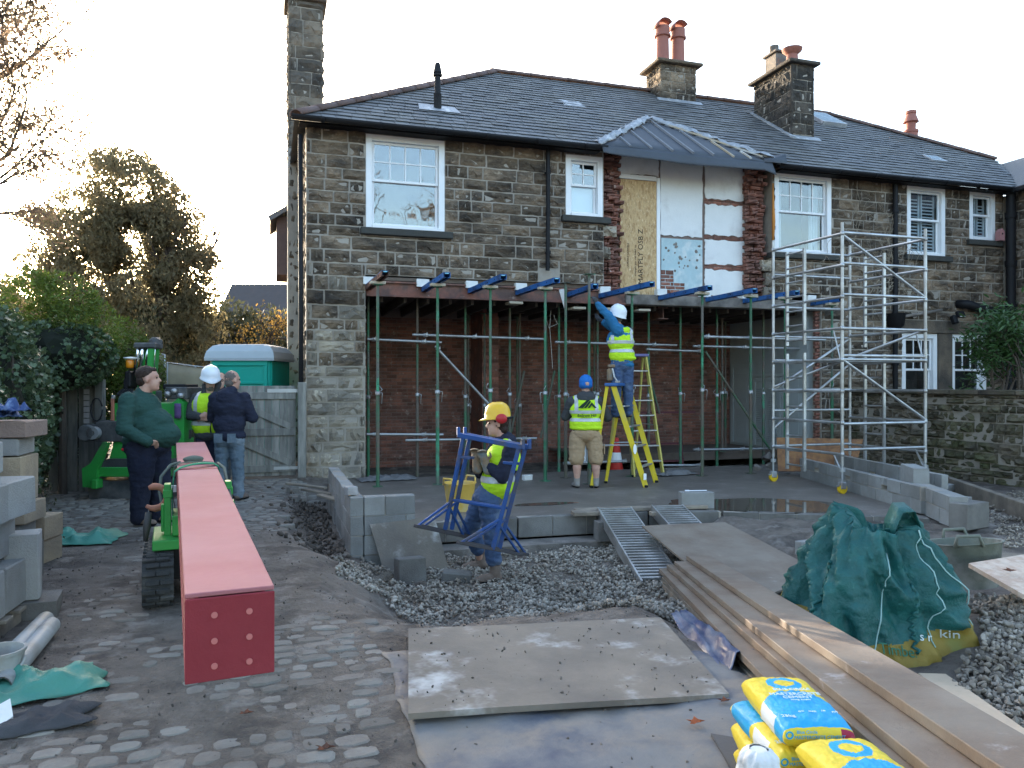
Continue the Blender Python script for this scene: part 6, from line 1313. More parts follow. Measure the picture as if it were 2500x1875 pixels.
grow('glove', hand_prims((-.42, -.07, 1.86), (-.35, .2, .9), (-.5, .8, 0), (.6, .3, 0), 1.1, .8), m_grey, t, .0085); grow('glove', hand_prims((-.3, .25, 1.6), (-.8, 0, .4), (-.2, -.6, .5), (0, .3, .7), 1.1, .7), m_grey, t, .0085)

# --- the two nested blue trestles in his hands
m_tres = mat('blue_trestle_paint', (.018, .065, .22), .55, .25, 6, .2, 40, c2=(.07, .07, .085), mscale=4, mthr=.58)
m_trest = mat('dark_trestle_steel', (.055, .05, .055), .6, .25, 6, .2, 40)
def tz(px, py, d): return at(px, py, d=d)
def trestle(label, off, dx, dk, short):
    g = lambda x, y, d: at(1000 + x * .2893 + dx, 960 + y * .2893, d=d + off)
    TL, TR, BL, BR = g(455, 362, 7.42), g(925, 448, 7.12), g(300, 1150, 7.5), g(700, 1320, 7.14)
    base = Vector(BR); tt = thing('trestle', label, 'trestle', base); W = lambda p: Vector(p) - base
    B = lambda p, q, w, h, nm, m=m_tres: MB_beam(W(p), W(q), w, h, nm, m, tt)
    lx = g(412, 352, 7.45); rx = g(955, 455, 7.1); B(lx, rx, .05, .045, 'top_bar'); B(lx, lx + Vector((0, 0, .075)), .03, .04, 'end_stop'); B(rx - Vector((0, 0, .02)), rx + Vector((0, 0, .075)), .03, .045, 'end_stop')
    B(TL, BL, .036, .036, 'leg'); B(TR, BR, .04, .04, 'leg'); B(TL.lerp(BL, .68), TR.lerp(BR, .60), .025, .025, 'cross_bar'); B(TL.lerp(BL, .22), TL.lerp(BL, .22).lerp(TR.lerp(BR, .18), .2 if not short else .15), .025, .025, 'cross_bar'); B(TR.lerp(BR, .17), TR.lerp(BR, .17).lerp(TL.lerp(BL, .22), .2), .025, .025, 'cross_bar')
    for (c, lft, rgt, leg0) in ((BL, g(45, 1118, 7.2), g(470, 1212, 7.72), TL), (BR, g(405, 1258, 6.86), g(945, 1362, 7.4), TR)):
        B(lft, rgt, .04, .03, 'foot_bar', m_trest); a = leg0.lerp(c, .70); B(lft.lerp(c, .08), a, .022, .022, 'brace'); B(rgt.lerp(c, .08), a + (c - leg0) * .06, .022, .022, 'brace')
    return tt
def MB_beam(p, q, w, h, nm, m, par): mb = MB(); mb.beam(p, q, w, h, bev=.004); return mb.build(nm, m, par)
trestle('blue steel trestle held in front by the young worker', 0, 0, 0, False)
trestle('second blue trestle nested behind the first in his grip', .10, 16, 0, True)
# ------------------------------------------------------------ red steel beam
m_red = mat('red_oxide_primer', (.225, .022, .032), .6, .16, 3, .15, 30, c2=(.24, .032, .042), mscale=1.6, mthr=.52, msoft=.2, c3=(.36, .15, .16), m3scale=6, m3thr=.74, m3soft=.05, spec=.3)
m_redtop = mat('dusty_red_primer', (.37, .155, .165), .8, .14, 3, .15, 30, c2=(.34, .115, .125), mscale=1.4, mthr=.5, msoft=.2, c3=(.20, .09, .09), m3scale=5, m3thr=.72, m3soft=.05, spec=.35)  # dust and the sky's sheen on the upper face, painted into one paler colour
RGT = Vector((K_, -S_, 0)); FWD = Vector((S_, K_, 0)); UP = Vector((0, 0, 1)); CM = Vector(CAM)
cs = lambda r, d, z: CM + RGT * r + FWD * d + UP * (z - CAM[2])     # camera-side metres -> world
BA = (RGT * -.4415 + FWD).normalized(); BP = (RGT + FWD * .4415).normalized(); BT = (BA + UP * .0119).normalized(); BU = BP.cross(BT)
TLn = cs(-1.0837, 2.55, .8535); BW, BH, BL = .285, .298, 6.2
bm_o = TLn + BP * BW / 2
beam = thing('steel_beam', 'long red primed steel box beam slung on the green tracked carrier', 'beam', bm_o)
RB = Matrix((BP, BT, BU)).transposed()
def bb_(nm, x0, x1, y0, y1, z0, z1, m=m_red, bev=.003): mb = MB(); c = RB @ Vector(((x0 + x1) / 2, (y0 + y1) / 2, (z0 + z1) / 2)); mb.box(c, (x1 - x0, y1 - y0, z1 - z0), RB, bev); return mb.build(nm, m, beam)
bb_('top_plate', -BW / 2, BW / 2, 0, 3.62, -.016, 0, m_redtop); bb_('top_plate', -BW / 2, BW / 2, 3.63, BL, -.020, -.004, m_redtop); bb_('weld_seam', -BW / 2, BW / 2, 3.605, 3.645, -.002, .004)
bb_('bottom_plate', -BW / 2, BW / 2, .0, BL, -BH, -BH + .016); bb_('web', -BW / 2 + .03, -BW / 2 + .042, .0, BL, -BH + .016, -.016); bb_('web', BW / 2 - .042, BW / 2 - .03, 0, BL, -BH + .016, -.016); bb_('end_plate', -BW / 2, BW / 2, -.012, -.0005, -BH, -.017)
for fx in (.32, .71):
    for fz in (.21, .52, .82):
        c = RB @ Vector((-BW / 2 + BW * fx, -.0125, -.017 - (BH - .017) * fz)); mb = MB(); mb.tube(c, c - BT * .004, .0105, n=14); mb.build('bolt_plug', mat('worn_primer', (.48, .15, .14), .5, .1, 8, 0), beam)  # pale discs painted in place of bolt holes with lit insides
# lashings over the beam
m_strap = mat('green_webbing', (.02, .23, .12), .85, .25, 20, .4, 90)
m_strapd = mat('dirty_webbing', (.10, .12, .10), .9, .3, 14, .4, 80)
def strap(name, label, y0, y1, m, w, h=.0, drop=.3):
    t = thing(name, label, 'strap', bm_o); pts = []
    L = BW / 2 + .006
    for k in range(25):
        s = k / 24; yy = y0 + (y1 - y0) * s
        if s < .3: p = (-L - .03 * math.sin(s * 9), yy, -drop * (1 - s / .3) - .0)
        elif s < .7: p = (-L + 2 * L * (s - .3) / .4, yy, .008 + h * math.sin((s - .3) / .4 * math.pi))
        else: p = (L + .03 * math.sin((1 - s) * 9), yy, -drop * (s - .7) / .3)
        pts.append(RB @ Vector(p))
    mb = MB(); V = []
    for p in pts: V += [p - BT * w / 2, p + BT * w / 2]
    mb.add(V, [[2 * i, 2 * i + 1, 2 * i + 3, 2 * i + 2] for i in range(24)]); mb.build('webbing', m, t, True, solid=.006); return t
strap('lifting_sling', 'bright green webbing sling wrapped over the red beam', 3.45, 4.05, m_strap, .10, .02, .50)
strap('ratchet_strap', 'grey dirty ratchet strap over the red beam beside the green sling', 4.0, 3.95, m_strapd, .04, .012, .4)
mb = MB(); mb.ico(RB @ Vector((-.02, 4.08, .03)), 1, 3, .06, (.08, .05, .03)); o = mb.build('strap_knot', m_strapd, None, True, label='bunched end of strap lying on the red beam', cat='strap'); o.location = bm_o
hs = thing('hydraulic_hose', 'grey hose looping down beside the green sling on the red beam', 'hose', bm_o); mb = MB(); mb.path([RB @ Vector(p) for p in [(-.12, 4.05, .012), (-.19, 4.0, .0), (-.26, 3.9, -.08), (-.27, 3.85, -.2), (-.24, 3.75, -.33), (-.2, 3.65, -.42)]], .012, 8); mb.build('hose', m_strapd, hs, True)
mb = MB(); mb.path([RB @ Vector(p) for p in [(.16, 4.0, .0), (.2, 3.8, -.02), (.22, 3.3, -.2), (.24, 2.8, -.35), (.3, 2.6, -.48)]], .012, 8); mb.build('hose', m_strapd, hs, True)
mb = MB(); mb.box(RB @ Vector((-.2, 3.75, -.16)), (.1, .03, .05), RB); o = mb.build('paper_tag', m_white, hs)
# tracked carrier under the beam
m_mgreen = mat('machine_green', (.025, .27, .045), .45, .2, 5, .15, 40, c2=(.05, .14, .05), mscale=2.5, mthr=.6, spec=.5)
m_rubber = mat('dirty_track_rubber', (.035, .036, .038), .85, .3, 8, .5, 40, c2=(.10, .095, .09), mscale=4, mthr=.58)
tcz = 0.0; tc = bm_o + BA * 3.55; tc = Vector((tc.x, tc.y, 0))
car = thing('tracked_carrier', 'green mini tracked carrier with rubber tracks under the red beam', 'tracked carrier', tc)
RC = Matrix((BP, BA, UP)).transposed()
def cbox(nm, c, d, m=m_mgreen, bev=.006, par=car, rot=None): mb = MB(); Rm = RC @ rot if rot is not None else RC; mb.box(RC @ Vector(c), d, Rm, bev); return mb.build(nm, m, par)
for sx in (-1, 1):
    x = sx * .27; tk = []
    hl, rr, n = .38, .16, 44
    prof = []
    for k in range(n):
        s = k / n; per = 4 * hl + 2 * math.pi * rr; l = s * per
        if l < 2 * hl: prof.append((-hl + l, 2 * rr, 0, 1))
        elif l < 2 * hl + math.pi * rr: a = (l - 2 * hl) / rr; prof.append((hl + rr * math.sin(a), rr + rr * math.cos(a), math.sin(a), math.cos(a)))
        elif l < 4 * hl + math.pi * rr: prof.append((hl - (l - 2 * hl - math.pi * rr), 0, 0, -1))
        else: a = (l - 4 * hl - math.pi * rr) / rr; prof.append((-hl - rr * math.sin(a), rr - rr * math.cos(a), -math.sin(a), -math.cos(a)))
    mb = MB(); V = []
    for (y, z, ny, nzz) in prof:
        for xx, dd in ((x - .1, 0), (x + .1, 0), (x + .1, -.03), (x - .1, -.03)): V.append(RC @ Vector((xx, y + ny * dd, z + nzz * dd + .012)))
    Fc = []
    for i in range(n):
        a, b = i * 4, ((i + 1) % n) * 4
        for k in range(4): Fc.append([a + k, a + (k + 1) % 4, b + (k + 1) % 4, b + k])
    mb.add(V, Fc); tr_ = mb.build('track', m_rubber, car)
    for i in range(n):
        y, z, ny, nzz = prof[i]; ang = math.atan2(ny, nzz)
        for xo in ((-.055, .035) if i % 2 else (-.03, .06)):
            q = MB(); q.box(RC @ Vector((x + xo - .003, y + ny * .008, z + nzz * .008 + .012)), (.085, .034, .022), RC @ Matrix.Rotation(-ang, 3, 'X'), .004); q.build('lug', m_rubber, tr_)
    for yy, r2 in ((-hl, .12), (hl, .12), (-.12, .06), (.12, .06)): q = MB(); q.tube(RC @ Vector((x - .07, yy, rr if r2 > .1 else .085)), RC @ Vector((x + .07, yy, rr if r2 > .1 else .085)), r2, n=16); q.build('wheel', m_black, tr_, True, sharp=40)
cbox('bed_plate', (0, 0, .40), (.62, .62, .07)); cbox('cross_member', (0, 0, .25), (.36, .5, .22), m_black)
for sx in (-1, 1): cbox('upright', (sx * .21, -.05, .62), (.05, .12, .38)); cbox('upright_cap', (sx * .21, -.05, .74), (.065, .13, .06), m_mgreen); cbox('cleat', (sx * .245, -.05, .56), (.02, .09, .2), m_mgreen)
cbox('saddle', (0, 0, .515), (.36, .4, .145), m_mgreen)
m_hook = mat('rusty_orange_hook', (.35, .14, .09), .7, .25, 8, .3, 40)
m_dsteel0 = mat('dark_forged_steel', (.05, .048, .046), .6, .25, 6, .2, 40)
hk = thing('lifting_hook', 'large rust red lifting hook hanging beside the red beam', 'hook', tc + RC @ Vector((-.30, .02, .70)))
mb = MB(); mb.path([RC @ Vector((.085 * math.sin(a), .01 * a, .085 * math.cos(a))) for a in [k * .4 - .5 for k in range(12)]], .03, 10, rad=[.016] + [.026] * 9 + [.020, .012]); mb.build('hook_body', m_hook, hk, True)
mb = MB(); mb.path([RC @ Vector((-.04, -.05, -.1)), RC @ Vector((-.05, -.08, -.2)), RC @ Vector((-.06, -.1, -.3))], .02, 8, rad=[.022, .028, .014]); mb.build('shackle', m_dsteel0, hk, True)
rt = thing('ratchet_buckle', 'black ratchet buckle hanging off the red beam on the side facing the block wall', 'buckle', cs(-1.9, 5.35, .45)); mb = MB(); mb.ico((0, 0, 0), 1, 2, .25, (.06, .05, .07)); mb.path([(0, 0, .0), (.04, -.02, -.08), (.07, -.04, -.06)], .014, 6); mb.build('buckle', m_black, rt)

# ------------------------------------------------------------ green spider crane by the hedge
CR = thing('mini_crane', 'green mini crawler crane with folded boom, amber beacon and dark skirt behind the stout man', 'crane', cs(-5.1, 10.4, 0), -YAW)
sc_ = 10.3 / FPX; gx_ = lambda px: (px - 1250) * sc_ + 5.1 * 1.0; gz_ = lambda py: 1.55 - (py - 937.5) * sc_
def cq(nm, x0, y0, x1, y1, ya, yb, m, bev=.01): mb = MB(); mb.b2((gx_(x0), ya, gz_(y1)), (gx_(x1), yb, gz_(y0)), bev); return mb.build(nm, m, CR)
def cpoly(nm, pts, ya, yb, m): mb = MB(); mb.prism([(gx_(x), ya, gz_(y)) for x, y in pts], (0, yb - ya, 0)); o = mb.build(nm, m, CR); b_ = bmesh.new(); b_.from_mesh(o.data); bmesh.ops.recalc_face_normals(b_, faces=b_.faces[:]); b_.to_mesh(o.data); b_.free(); return o
m_dsteel = mat('dark_machine_steel', (.045, .047, .05), .55, .25, 6, .2, 40, c2=(.10, .10, .10), mscale=3)
cpoly('skirt', [(213, 1172), (420, 1172), (410, 1218), (218, 1218)], -.1, .3, m_dsteel); cq('timber_packer', 222, 1218, 270, 1234, 0, .5, m_floorb); cq('timber_packer', 330, 1218, 420, 1234, 0, .5, m_floorb)
cq('front_beam', 228, 1140, 420, 1163, -.16, 0, m_mgreen); cpoly('side_arm', [(212, 1142), (232, 1130), (262, 1078), (275, 1080), (248, 1145), (246, 1188), (214, 1186)], -.22, -.14, m_mgreen)
cq('pivot', 238, 1168, 252, 1190, -.26, -.1, m_mgreen); cpoly('deck', [(232, 1140), (262, 1120), (420, 1120), (430, 1140)], -.12, .9, m_dsteel); cpoly('sloping_panel', [(262, 1120), (275, 1076), (420, 1076), (420, 1120)], -.05, .6, m_mgreen)
cq('weight_box', 232, 1028, 300, 1079, -.1, .35, m_dsteel); cq('black_box', 276, 1052, 430, 1078, -.02, .4, m_dsteel)
mb = MB(); mb.lathe((gx_(222), -.12, gz_(1056)), [(.03, -.12), (.1, -.12), (.115, -.1), (.115, -.08), (.085, -.075), (.085, .03), (.115, .035), (.115, .06), (.02, .06)], 20, 'y'); mb.build('winch_drum', m_dsteel, CR, True, sharp=40)
mb = MB(); mb.lathe((gx_(238), -.2, gz_(1056)), [(.035, -.04), (.085, -.04), (.085, .05)], 20, 'y', cap=False); mb.build('drum_flange', m_galv, CR, True, sharp=40)
cq('green_body', 268, 985, 430, 1056, 0, .8, m_mgreen); cq('side_cheek', 300, 1005, 330, 1055, -.06, -.005, m_mgreen); cq('orange_strap', 263, 972, 271, 1028, -.03, 0, m_hook); cq('clamp', 264, 965, 272, 975, -.03, .02, m_galv)
cq('engine_cover', 285, 955, 330, 985, .05, .7, m_dsteel); cq('radiator_block', 395, 945, 448, 975, .0, .6, m_dsteel); cq('engine_top', 385, 938, 440, 950, .05, .5, m_black); cpoly('right_cheek', [(415, 985), (432, 972), (444, 985), (446, 1085), (418, 1085)], -.05, .1, m_mgreen)
for px, py in ((404, 962), (420, 955), (436, 966)): mb = MB(); mb.tube((gx_(px), -.06, gz_(py)), (gx_(px), .0, gz_(py)), .035, n=12); mb.build('fitting', m_galv, CR, True)
mb = MB(); mb.grid(lambda u, v: (gx_(424) + .09 * u, -.075 - .02 * math.sin(u * 3.1), gz_(985) - .2 * v), 6, 4); mb.build('hanging_sling', mat('purple_webbing', (.10, .06, .16), .9, .2, 10, .2, 40), CR, True, solid=.006)
b0_, b1_ = Vector((gx_(318), .35, gz_(965))), Vector((gx_(345), .15, gz_(848)))
bd = (b1_ - b0_).normalized()
mb = MB(); mb.beam(b0_, b1_, .2, .16, (0, 1, 0), .012); mb.build('boom', m_mgreen, CR)
for xo, yo, r_ in ((-.13, -.1, .022), (-.05, -.12, .03), (.05, -.12, .03), (.13, -.1, .022)):
    mb = MB(); mb.tube(b0_ + Vector((xo, yo, .2)), b1_ + Vector((xo * .8, yo, .02)), r_, n=12); mb.build('chrome_ram', mat('chrome_rod', (.75, .76, .78), .15, .05, 5, 0, metal=1), CR, True)
mb = MB(); mb.box(b1_ + Vector((0, -.05, .03)), (.3, .25, .08), bev=.02); mb.ico(b1_ + Vector((.06, .05, .07)), .09, 2, .15); mb.build('boom_head', m_dsteel, CR)
cpoly('jib_side', [(352, 850), (366, 848), (360, 930), (350, 930)], .0, .05, m_mgreen)
mb = MB(); mb.lathe((gx_(299), .1, gz_(898)), [(.04, 0), (.05, .02), (.05, .1), (.03, .13)], 14); mb.build('beacon', mat('amber_lens', (.65, .22, .01), .25, .1, 5, 0, spec=.6), CR, True)
mb = MB(); mb.lathe((gx_(301), .1, gz_(874)), [(.02, -.02), (.09, 0), (.092, .012), (.02, .022)], 18); mb.build('white_dish', m_white, CR, True); mb = MB(); mb.path([(gx_(300), .1, gz_(876)), (gx_(308), .15, gz_(900)), (gx_(312), .2, gz_(935))], .012, 6); mb.build('mast', m_black, CR)
for k, (a, b) in enumerate((((285, 905), (300, 945)), ((282, 925), (292, 950)))): cq('hydraulic_block', a[0], a[1], b[0], b[1], .1, .35, m_black, .02)
for k in range(5): mb = MB(); a = 292 + k * 6; mb.path([(gx_(a), .0, gz_(950)), (gx_(a - 8), -.08, gz_(962 + k * 2)), (gx_(a + 8), -.06, gz_(975))], .014, 6); mb.build('hydraulic_hose', m_black, CR, True)
mb = MB(); mb.path([(gx_(236 + 14 * math.cos(a)), -.1, gz_(1000 + 28 * math.sin(a))) for a in [k * .5 for k in range(13)]], .01, 6); mb.build('cable_loop', m_black, CR, True)
cq('crane_track', 228, 1180, 262, 1236, .25, 1.2, m_rubber, .03); cq('crane_track', 390, 1180, 425, 1236, .25, 1.2, m_rubber, .03)

# ------------------------------------------------------------ gate, fences, portable toilet
m_gatew = mat('grey_weathered_wood', (.26, .25, .225), .9, .3, 7, .5, 50, rnd=.18, c2=(.17, .165, .15), mscale=3, stretch=(4, 4, .6))
gt = thing('wooden_gate', 'grey weathered ledged and braced wooden gate hung beside the house corner', 'gate', (-.75, -.28, .04))
gx0, gx1 = -1.28, -.18
w = .12; x = gx0
while x < gx1 - .02: mb = MB(); mb.b2((x + .75 + .004, .0, 0), (min(x + w, gx1) + .75 + .001, .022 + .004 * (int(x * 100) % 2), 1.48), .003); mb.build('board', m_gatew, gt); x += w
for z in (.12, .72, 1.32): mb = MB(); mb.b2((gx0 + .75, -.032, z - .06), (gx1 + .75, -.001, z + .06), .005); mb.build('ledge', m_gatew, gt)
for z0, z1 in ((1.24, .80), (.64, .20)): mb = MB(); mb.beam((gx0 + .85, -.018, z0), (gx1 + .68, -.018, z1), .1, .03, (0, 1, 0)); mb.build('brace', m_gatew, gt)
mb = MB(); mb.b2((gx1 + .75 - .45, -.045, 1.37), (gx1 + .78, -.034, 1.43)); mb.build('strap_hinge', m_galv, gt); mb = MB(); mb.b2((gx1 + .75 - .35, -.045, .1), (gx1 + .78, -.034, .15)); mb.build('strap_hinge', m_galv, gt)
mb = MB(); mb.b2((gx1 + .03, -.4, 0), (gx1 + .16, -.27, 1.58), .01); o = mb.build('gate_post', m_gatew, label='square wooden gate post standing against the house corner', cat='post'); recenter(o)
wl = thing('portable_toilet', 'turquoise portable toilet with grey roof behind the gate', 'portable toilet', cs(-4.9, 13.9, 0), -YAW)
m_teal = mat('turquoise_plastic', (.0, .32, .25), .5, .1, 3, .05, 30, spec=.4); m_rgrey = mat('grey_plastic_roof', (.36, .42, .46), .5, .1, 4, .05, 30)
mb = MB(); mb.b2((-.56, 0, .05), (.56, 1.15, 2.0), .04); mb.build('cabin', m_teal, wl)
for z0, z1 in ((1.88, 1.98), (1.55, 1.60)): mb = MB(); mb.b2((-.50, -.03, z0), (.50, -.005, z1), .01); mb.build('wall_rib', m_teal, wl)
for x in (-.48, .42): mb = MB(); mb.b2((x, -.032, .1), (x + .07, -.004, 1.88), .01); mb.build('corner_rib', m_teal, wl)
mb = MB(); V = []
for z, ins in ((1.97, -.045), (2.02, -.05), (2.14, -.02), (2.24, .06), (2.275, .16)):
    V += [(-.58 + ins, -.03 + ins, z), (.58 - ins, -.03 + ins, z), (.58 - ins, 1.18 - ins, z), (-.58 + ins, 1.18 - ins, z)]
mb.add(V, [[i * 4 + k, i * 4 + (k + 1) % 4, (i + 1) * 4 + (k + 1) % 4, (i + 1) * 4 + k] for i in range(4) for k in range(4)] + [[16, 17, 18, 19]]); mb.build('roof', m_rgrey, wl)
mb = MB(); mb.b2((-.4, .05, 2.2), (.4, .08, 2.26), .01); mb.build('roof_rib', m_rgrey, wl)
# tarpaulin covered site fence
m_tarp = mat('beige_tarpaulin', (.34, .285, .20), .7, .12, 2, .3, 12, c2=(.27, .225, .16), mscale=2)
def tarp_panel(label, r0, d0, r1, d1, z0, z1, zt1=None):
    a, b = cs(r0, d0, 0), cs(r1, d1, 0); t = thing('site_fence', label, 'fence', (a + b) / 2); c = (a + b) / 2; nn = (b - a).cross(UP).normalized(); zt1 = zt1 or z1
    mb = MB(); mb.grid(lambda u, v: a.lerp(b, u) - c + UP * (z0 + (z1 + (zt1 - z1) * u - z0) * v) + nn * (.03 * math.sin(u * 9 + v * 2) * (1 - v) + .02 * nz(u * 3, v * 3, 1)), 30, 12); mb.build('tarpaulin', m_tarp, t, True, solid=.004)
    mb = MB(); mb.path([a - c + UP * .02, a - c + UP * (z1 + .02), b - c + UP * (zt1 + .02), b - c + UP * .02], .02, 8); mb.build('tube_frame', m_galv, t, True)
    for p in (a, b): mb = MB(); mb.box(p - c + UP * .06, (.5, .22, .12), bev=.03); mb.build('foot_block', m_black, t)
tarp_panel('beige tarpaulin fence panel behind the crane boom', -6.3, 12.2, -5.55, 12.3, .1, 2.12, 2.0); tarp_panel('beige tarpaulin narrow fence panel beside the man in the white helmet', -5.1, 12.0, -4.85 - .05, 11.9, .1, 1.82, 1.80)
tarp_panel('wide beige tarpaulin fence panel between the crane and the gate', -5.25, 11.75, -4.6, 11.55, .06, 1.86, 1.78)
fc = thing('board_fence', 'grey vertical board fence half swallowed by the ivy hedge', 'fence', cs(-6.1, 11.1, 0), -YAW)
for k in range(5): mb = MB(); hh = 1.55 + .04 * math.sin(k * 2.3); mb.b2((-.58 + k * .14, .02 * (k % 2), 0), (-.58 + k * .14 + .13, .02 * (k % 2) + .02, hh), .004); mb.build('board', m_gatew, fc)
mb = MB(); mb.b2((.13, -.1, 0), (.25, .0, 1.62), .01); mb.build('post', m_gatew, fc); mb = MB(); mb.b2((-.6, -.03, 1.5), (.13, .0, 1.6), .004); mb.build('capping', m_gatew, fc)
m_stk = mat('faded_sticker', (.5, .47, .48), .7, .3, 20, 0)
for k in range(6): mb = MB(); mb.b2((-.06, -.028, .98 + k * .085), (.02, -.022, 1.05 + k * .085)); mb.build('sticker', m_stk, fc)
# far house behind the toilet
fh = thing('far_house', 'distant dark roofed brick house beyond the garden trees', 'house', cs(-10.5, 36, 0), -YAW)
mb = MB(); mb.b2((-3.4, 0, 0), (4.2, 6, 3.6)); mb.build('wall', m_brick, fh); mb = MB(); mb.prism([(-3.7, -.4, 3.5), (-3.7, 6.4, 3.5), (-3.7, 3, 6.6)], (8.2, 0, 0)); mb.build('roof', mat('far_roof_tile', (.07, .06, .06), .9, .2, 3, .3, 20), fh)
mb = MB(); mb.b2((.9, 2.6, 5.6), (1.7, 3.3, 7.4)); mb.build('chimney', m_brick, fh); mb = MB(); mb.b2((2.1, -.04, 1.6), (3.1, -.005, 3.1)); wn_ = mb.build('window', m_white, fh)
for k in range(9): mb = MB(); mb.b2((2.18, -.07, 1.72 + k * .14), (3.02, -.045, 1.80 + k * .14)); mb.build('blind_slat', m_rgrey, wn_)
# ------------------------------------------------------------ block stack and clutter on the left
def lblock(px, py, d, dim, rz, label, m=m_block, name='concrete_block', cat='block'):
    """bottom front corner-ish pixel -> block placed with its base centre there"""
    p = at(px, py, d=d); mb = MB(); mb.box((0, 0, dim[2] / 2), dim, bev=.008); o = mb.build(name, m, label=label, cat=cat); o.location = p; o.rotation_euler = (0, 0, rz); return o
m_sand = mat('tan_sandstone', (.36, .28, .19), .92, .2, 8, .6, 40, rnd=.1, c2=(.28, .22, .16), mscale=3)
m_redst = mat('reddish_block', (.28, .20, .165), .92, .2, 8, .6, 40)
PBR = (K_, -S_)
BR_ = -YAW + R(14)
base = cs(-3.62, 4.6, 0)
pal = thing('pallet', 'worn pallet under the tall grey concrete block stack', 'pallet', base, BR_)
for k in range(5): mb = MB(); mb.b2((-.6, -.5 + k * .22, .09), (.55, -.5 + k * .22 + .12, .112), .003); mb.build('deck_board', m_timber, pal)
for k in (-.5, 0, .42): mb = MB(); mb.b2((k, -.5, .0), (k + .09, .5, .089), .003); mb.build('bearer', m_timber, pal)
LB_ = ['lowest', 'second', 'third', 'fourth', 'fifth', 'top']
lv = [(.115, .30, .05), (.425, .26, -.02), (.695, .25, .03), (.955, .22, -.05), (1.185, .14, -.06), (1.335, .12, -.1)]
for k, (z, h, off) in enumerate(lv):
    for j, (yo, wd) in enumerate(((-.22, .44), (.24, .42))):
        if k > 3 and j == 0 and k == 5: continue
        mb = MB(); mb.box((0, 0, h / 2), (.5, wd, h - .012), bev=.008); o = rough(mb.build('concrete_block', m_block, label='%s grey block of the tall stack on the pallet, %s the path' % (LB_[k], 'front one beside' if j == 0 else 'rear one beside'), cat='block', group='grey blocks stacked on the pallet'), .003, k * 7 + j + 1)
        c = Matrix.Rotation(BR_, 3, 'Z') @ Vector((.22 + off + [0, -.02, .04, -.06, -.1, -.12][k], yo, 0)); o.location = base + c + Vector((0, 0, z)); o.rotation_euler = (0, 0, BR_ + [.0, .03, -.04, .05, .1, -.1][k])
o = loose('concrete_block', 'grey block standing on end beside the pallet stack', 'block', cs(-3.27, 5.15, .12), (.2, .2, .44), BR_ + .2)
o = loose('concrete_block', 'dark block under the one standing on end', 'block', cs(-3.27, 5.15, .0), (.42, .3, .118), BR_ + .2, m_blockw)
zz = .0
for k, (h, w, m) in enumerate(((.3, .42, m_blockw), (.18, .34, m_block), (.16, .4, m_sand), (.36, .36, m_sand), (.14, .3, m_block), (.13, .42, m_redst))):
    loose('stone_block', ['dark base stone', 'grey second stone', 'tan third stone', 'tall tan sandstone', 'pale thin stone', 'reddish top stone'][k] + ' in the mixed pile behind the grey block stack', 'stone', cs(-3.95 + .02 * math.sin(k * 4), 6.0, zz), (w, .4, h - .006), BR_ + .06 * math.sin(k * 2.2), m); zz += h
for k, (z, w) in enumerate(((0, .34), (.205, .36))): loose('sandstone_block', ['lower', 'upper'][k] + ' yellowish sandstone block by the hedge foot', 'stone', cs(-4.2, 6.75, z), (w, .3, .2), -YAW + .05 * k, m_sand)
cl = thing('blue_gloves', 'crumpled blue rubber gloves dropped on the mixed stone pile', 'gloves', cs(-3.85, 5.85, zz + .01)); m_brub = mat('blue_rubber', (.03, .06, .17), .6, .3, 8, .4, 30, c2=(.2, .27, .42), mscale=8, mthr=.6)
for q_, (gx0_, gy0_, ga_) in enumerate(((-.02, 0, .4), (.06, -.07, -.7))):
    mb = MB(); mb.grid(lambda u, v: (gx0_ + (u - .5) * .24 * math.cos(ga_) - (v - .5) * .15 * math.sin(ga_), gy0_ + (u - .5) * .24 * math.sin(ga_) + (v - .5) * .15 * math.cos(ga_), .02 + .05 * q_ + .07 * abs(noise.noise(Vector((u * 4, v * 3, 7 + q_)))) * 2 * min(1, 6 * min(u, 1 - u, v, 1 - v) + .2)), 16, 12); mb.build('glove', m_brub, cl, True, solid=.006)
rr = thing('red_hose_roll', 'rolled dark red ribbed hose on top of the block stack', 'hose', base + Matrix.Rotation(BR_, 3, 'Z') @ Vector((-.08, .1, 1.46)), BR_)
for k in range(5): mb = MB(); mb.lathe((0, 0, .03 + k * .018), [(.10 + .012 * k, -.012), (.14, 0), (.10 + .012 * k, .012)], 16, 'z'); mb.build('coil', mat('dark_red_hose', (.26, .05, .05), .6, .2, 10, .3, 40), rr, True)
m_pvc = mat('grey_pvc_pipe', (.36, .37, .37), .5, .15, 6, .15, 40, c2=(.28, .27, .25), mscale=4)
for k in range(2):
    a = at(112 + 14 * k, 1512 + 14 * k, Z=.06); b = at(-25 + 25 * k, 1652 + 25 * k, Z=.06); mb = MB(); mb.tube(a, b, .05, n=16, cap=False); mb.tube(b, a, .044, n=16, cap=False); o = mb.build('drain_pipe', m_pvc, None, True, label=['grey plastic drain pipe beside the block pallet, the one against it', 'grey plastic drain pipe beside the block pallet, the outer one'][k], cat='pipe'); recenter(o)
m_gtarp = mat('green_tarpaulin', (.06, .24, .185), .55, .25, 3, .5, 16, c2=(.16, .27, .18), mscale=2.2, mthr=.6, spec=.4)
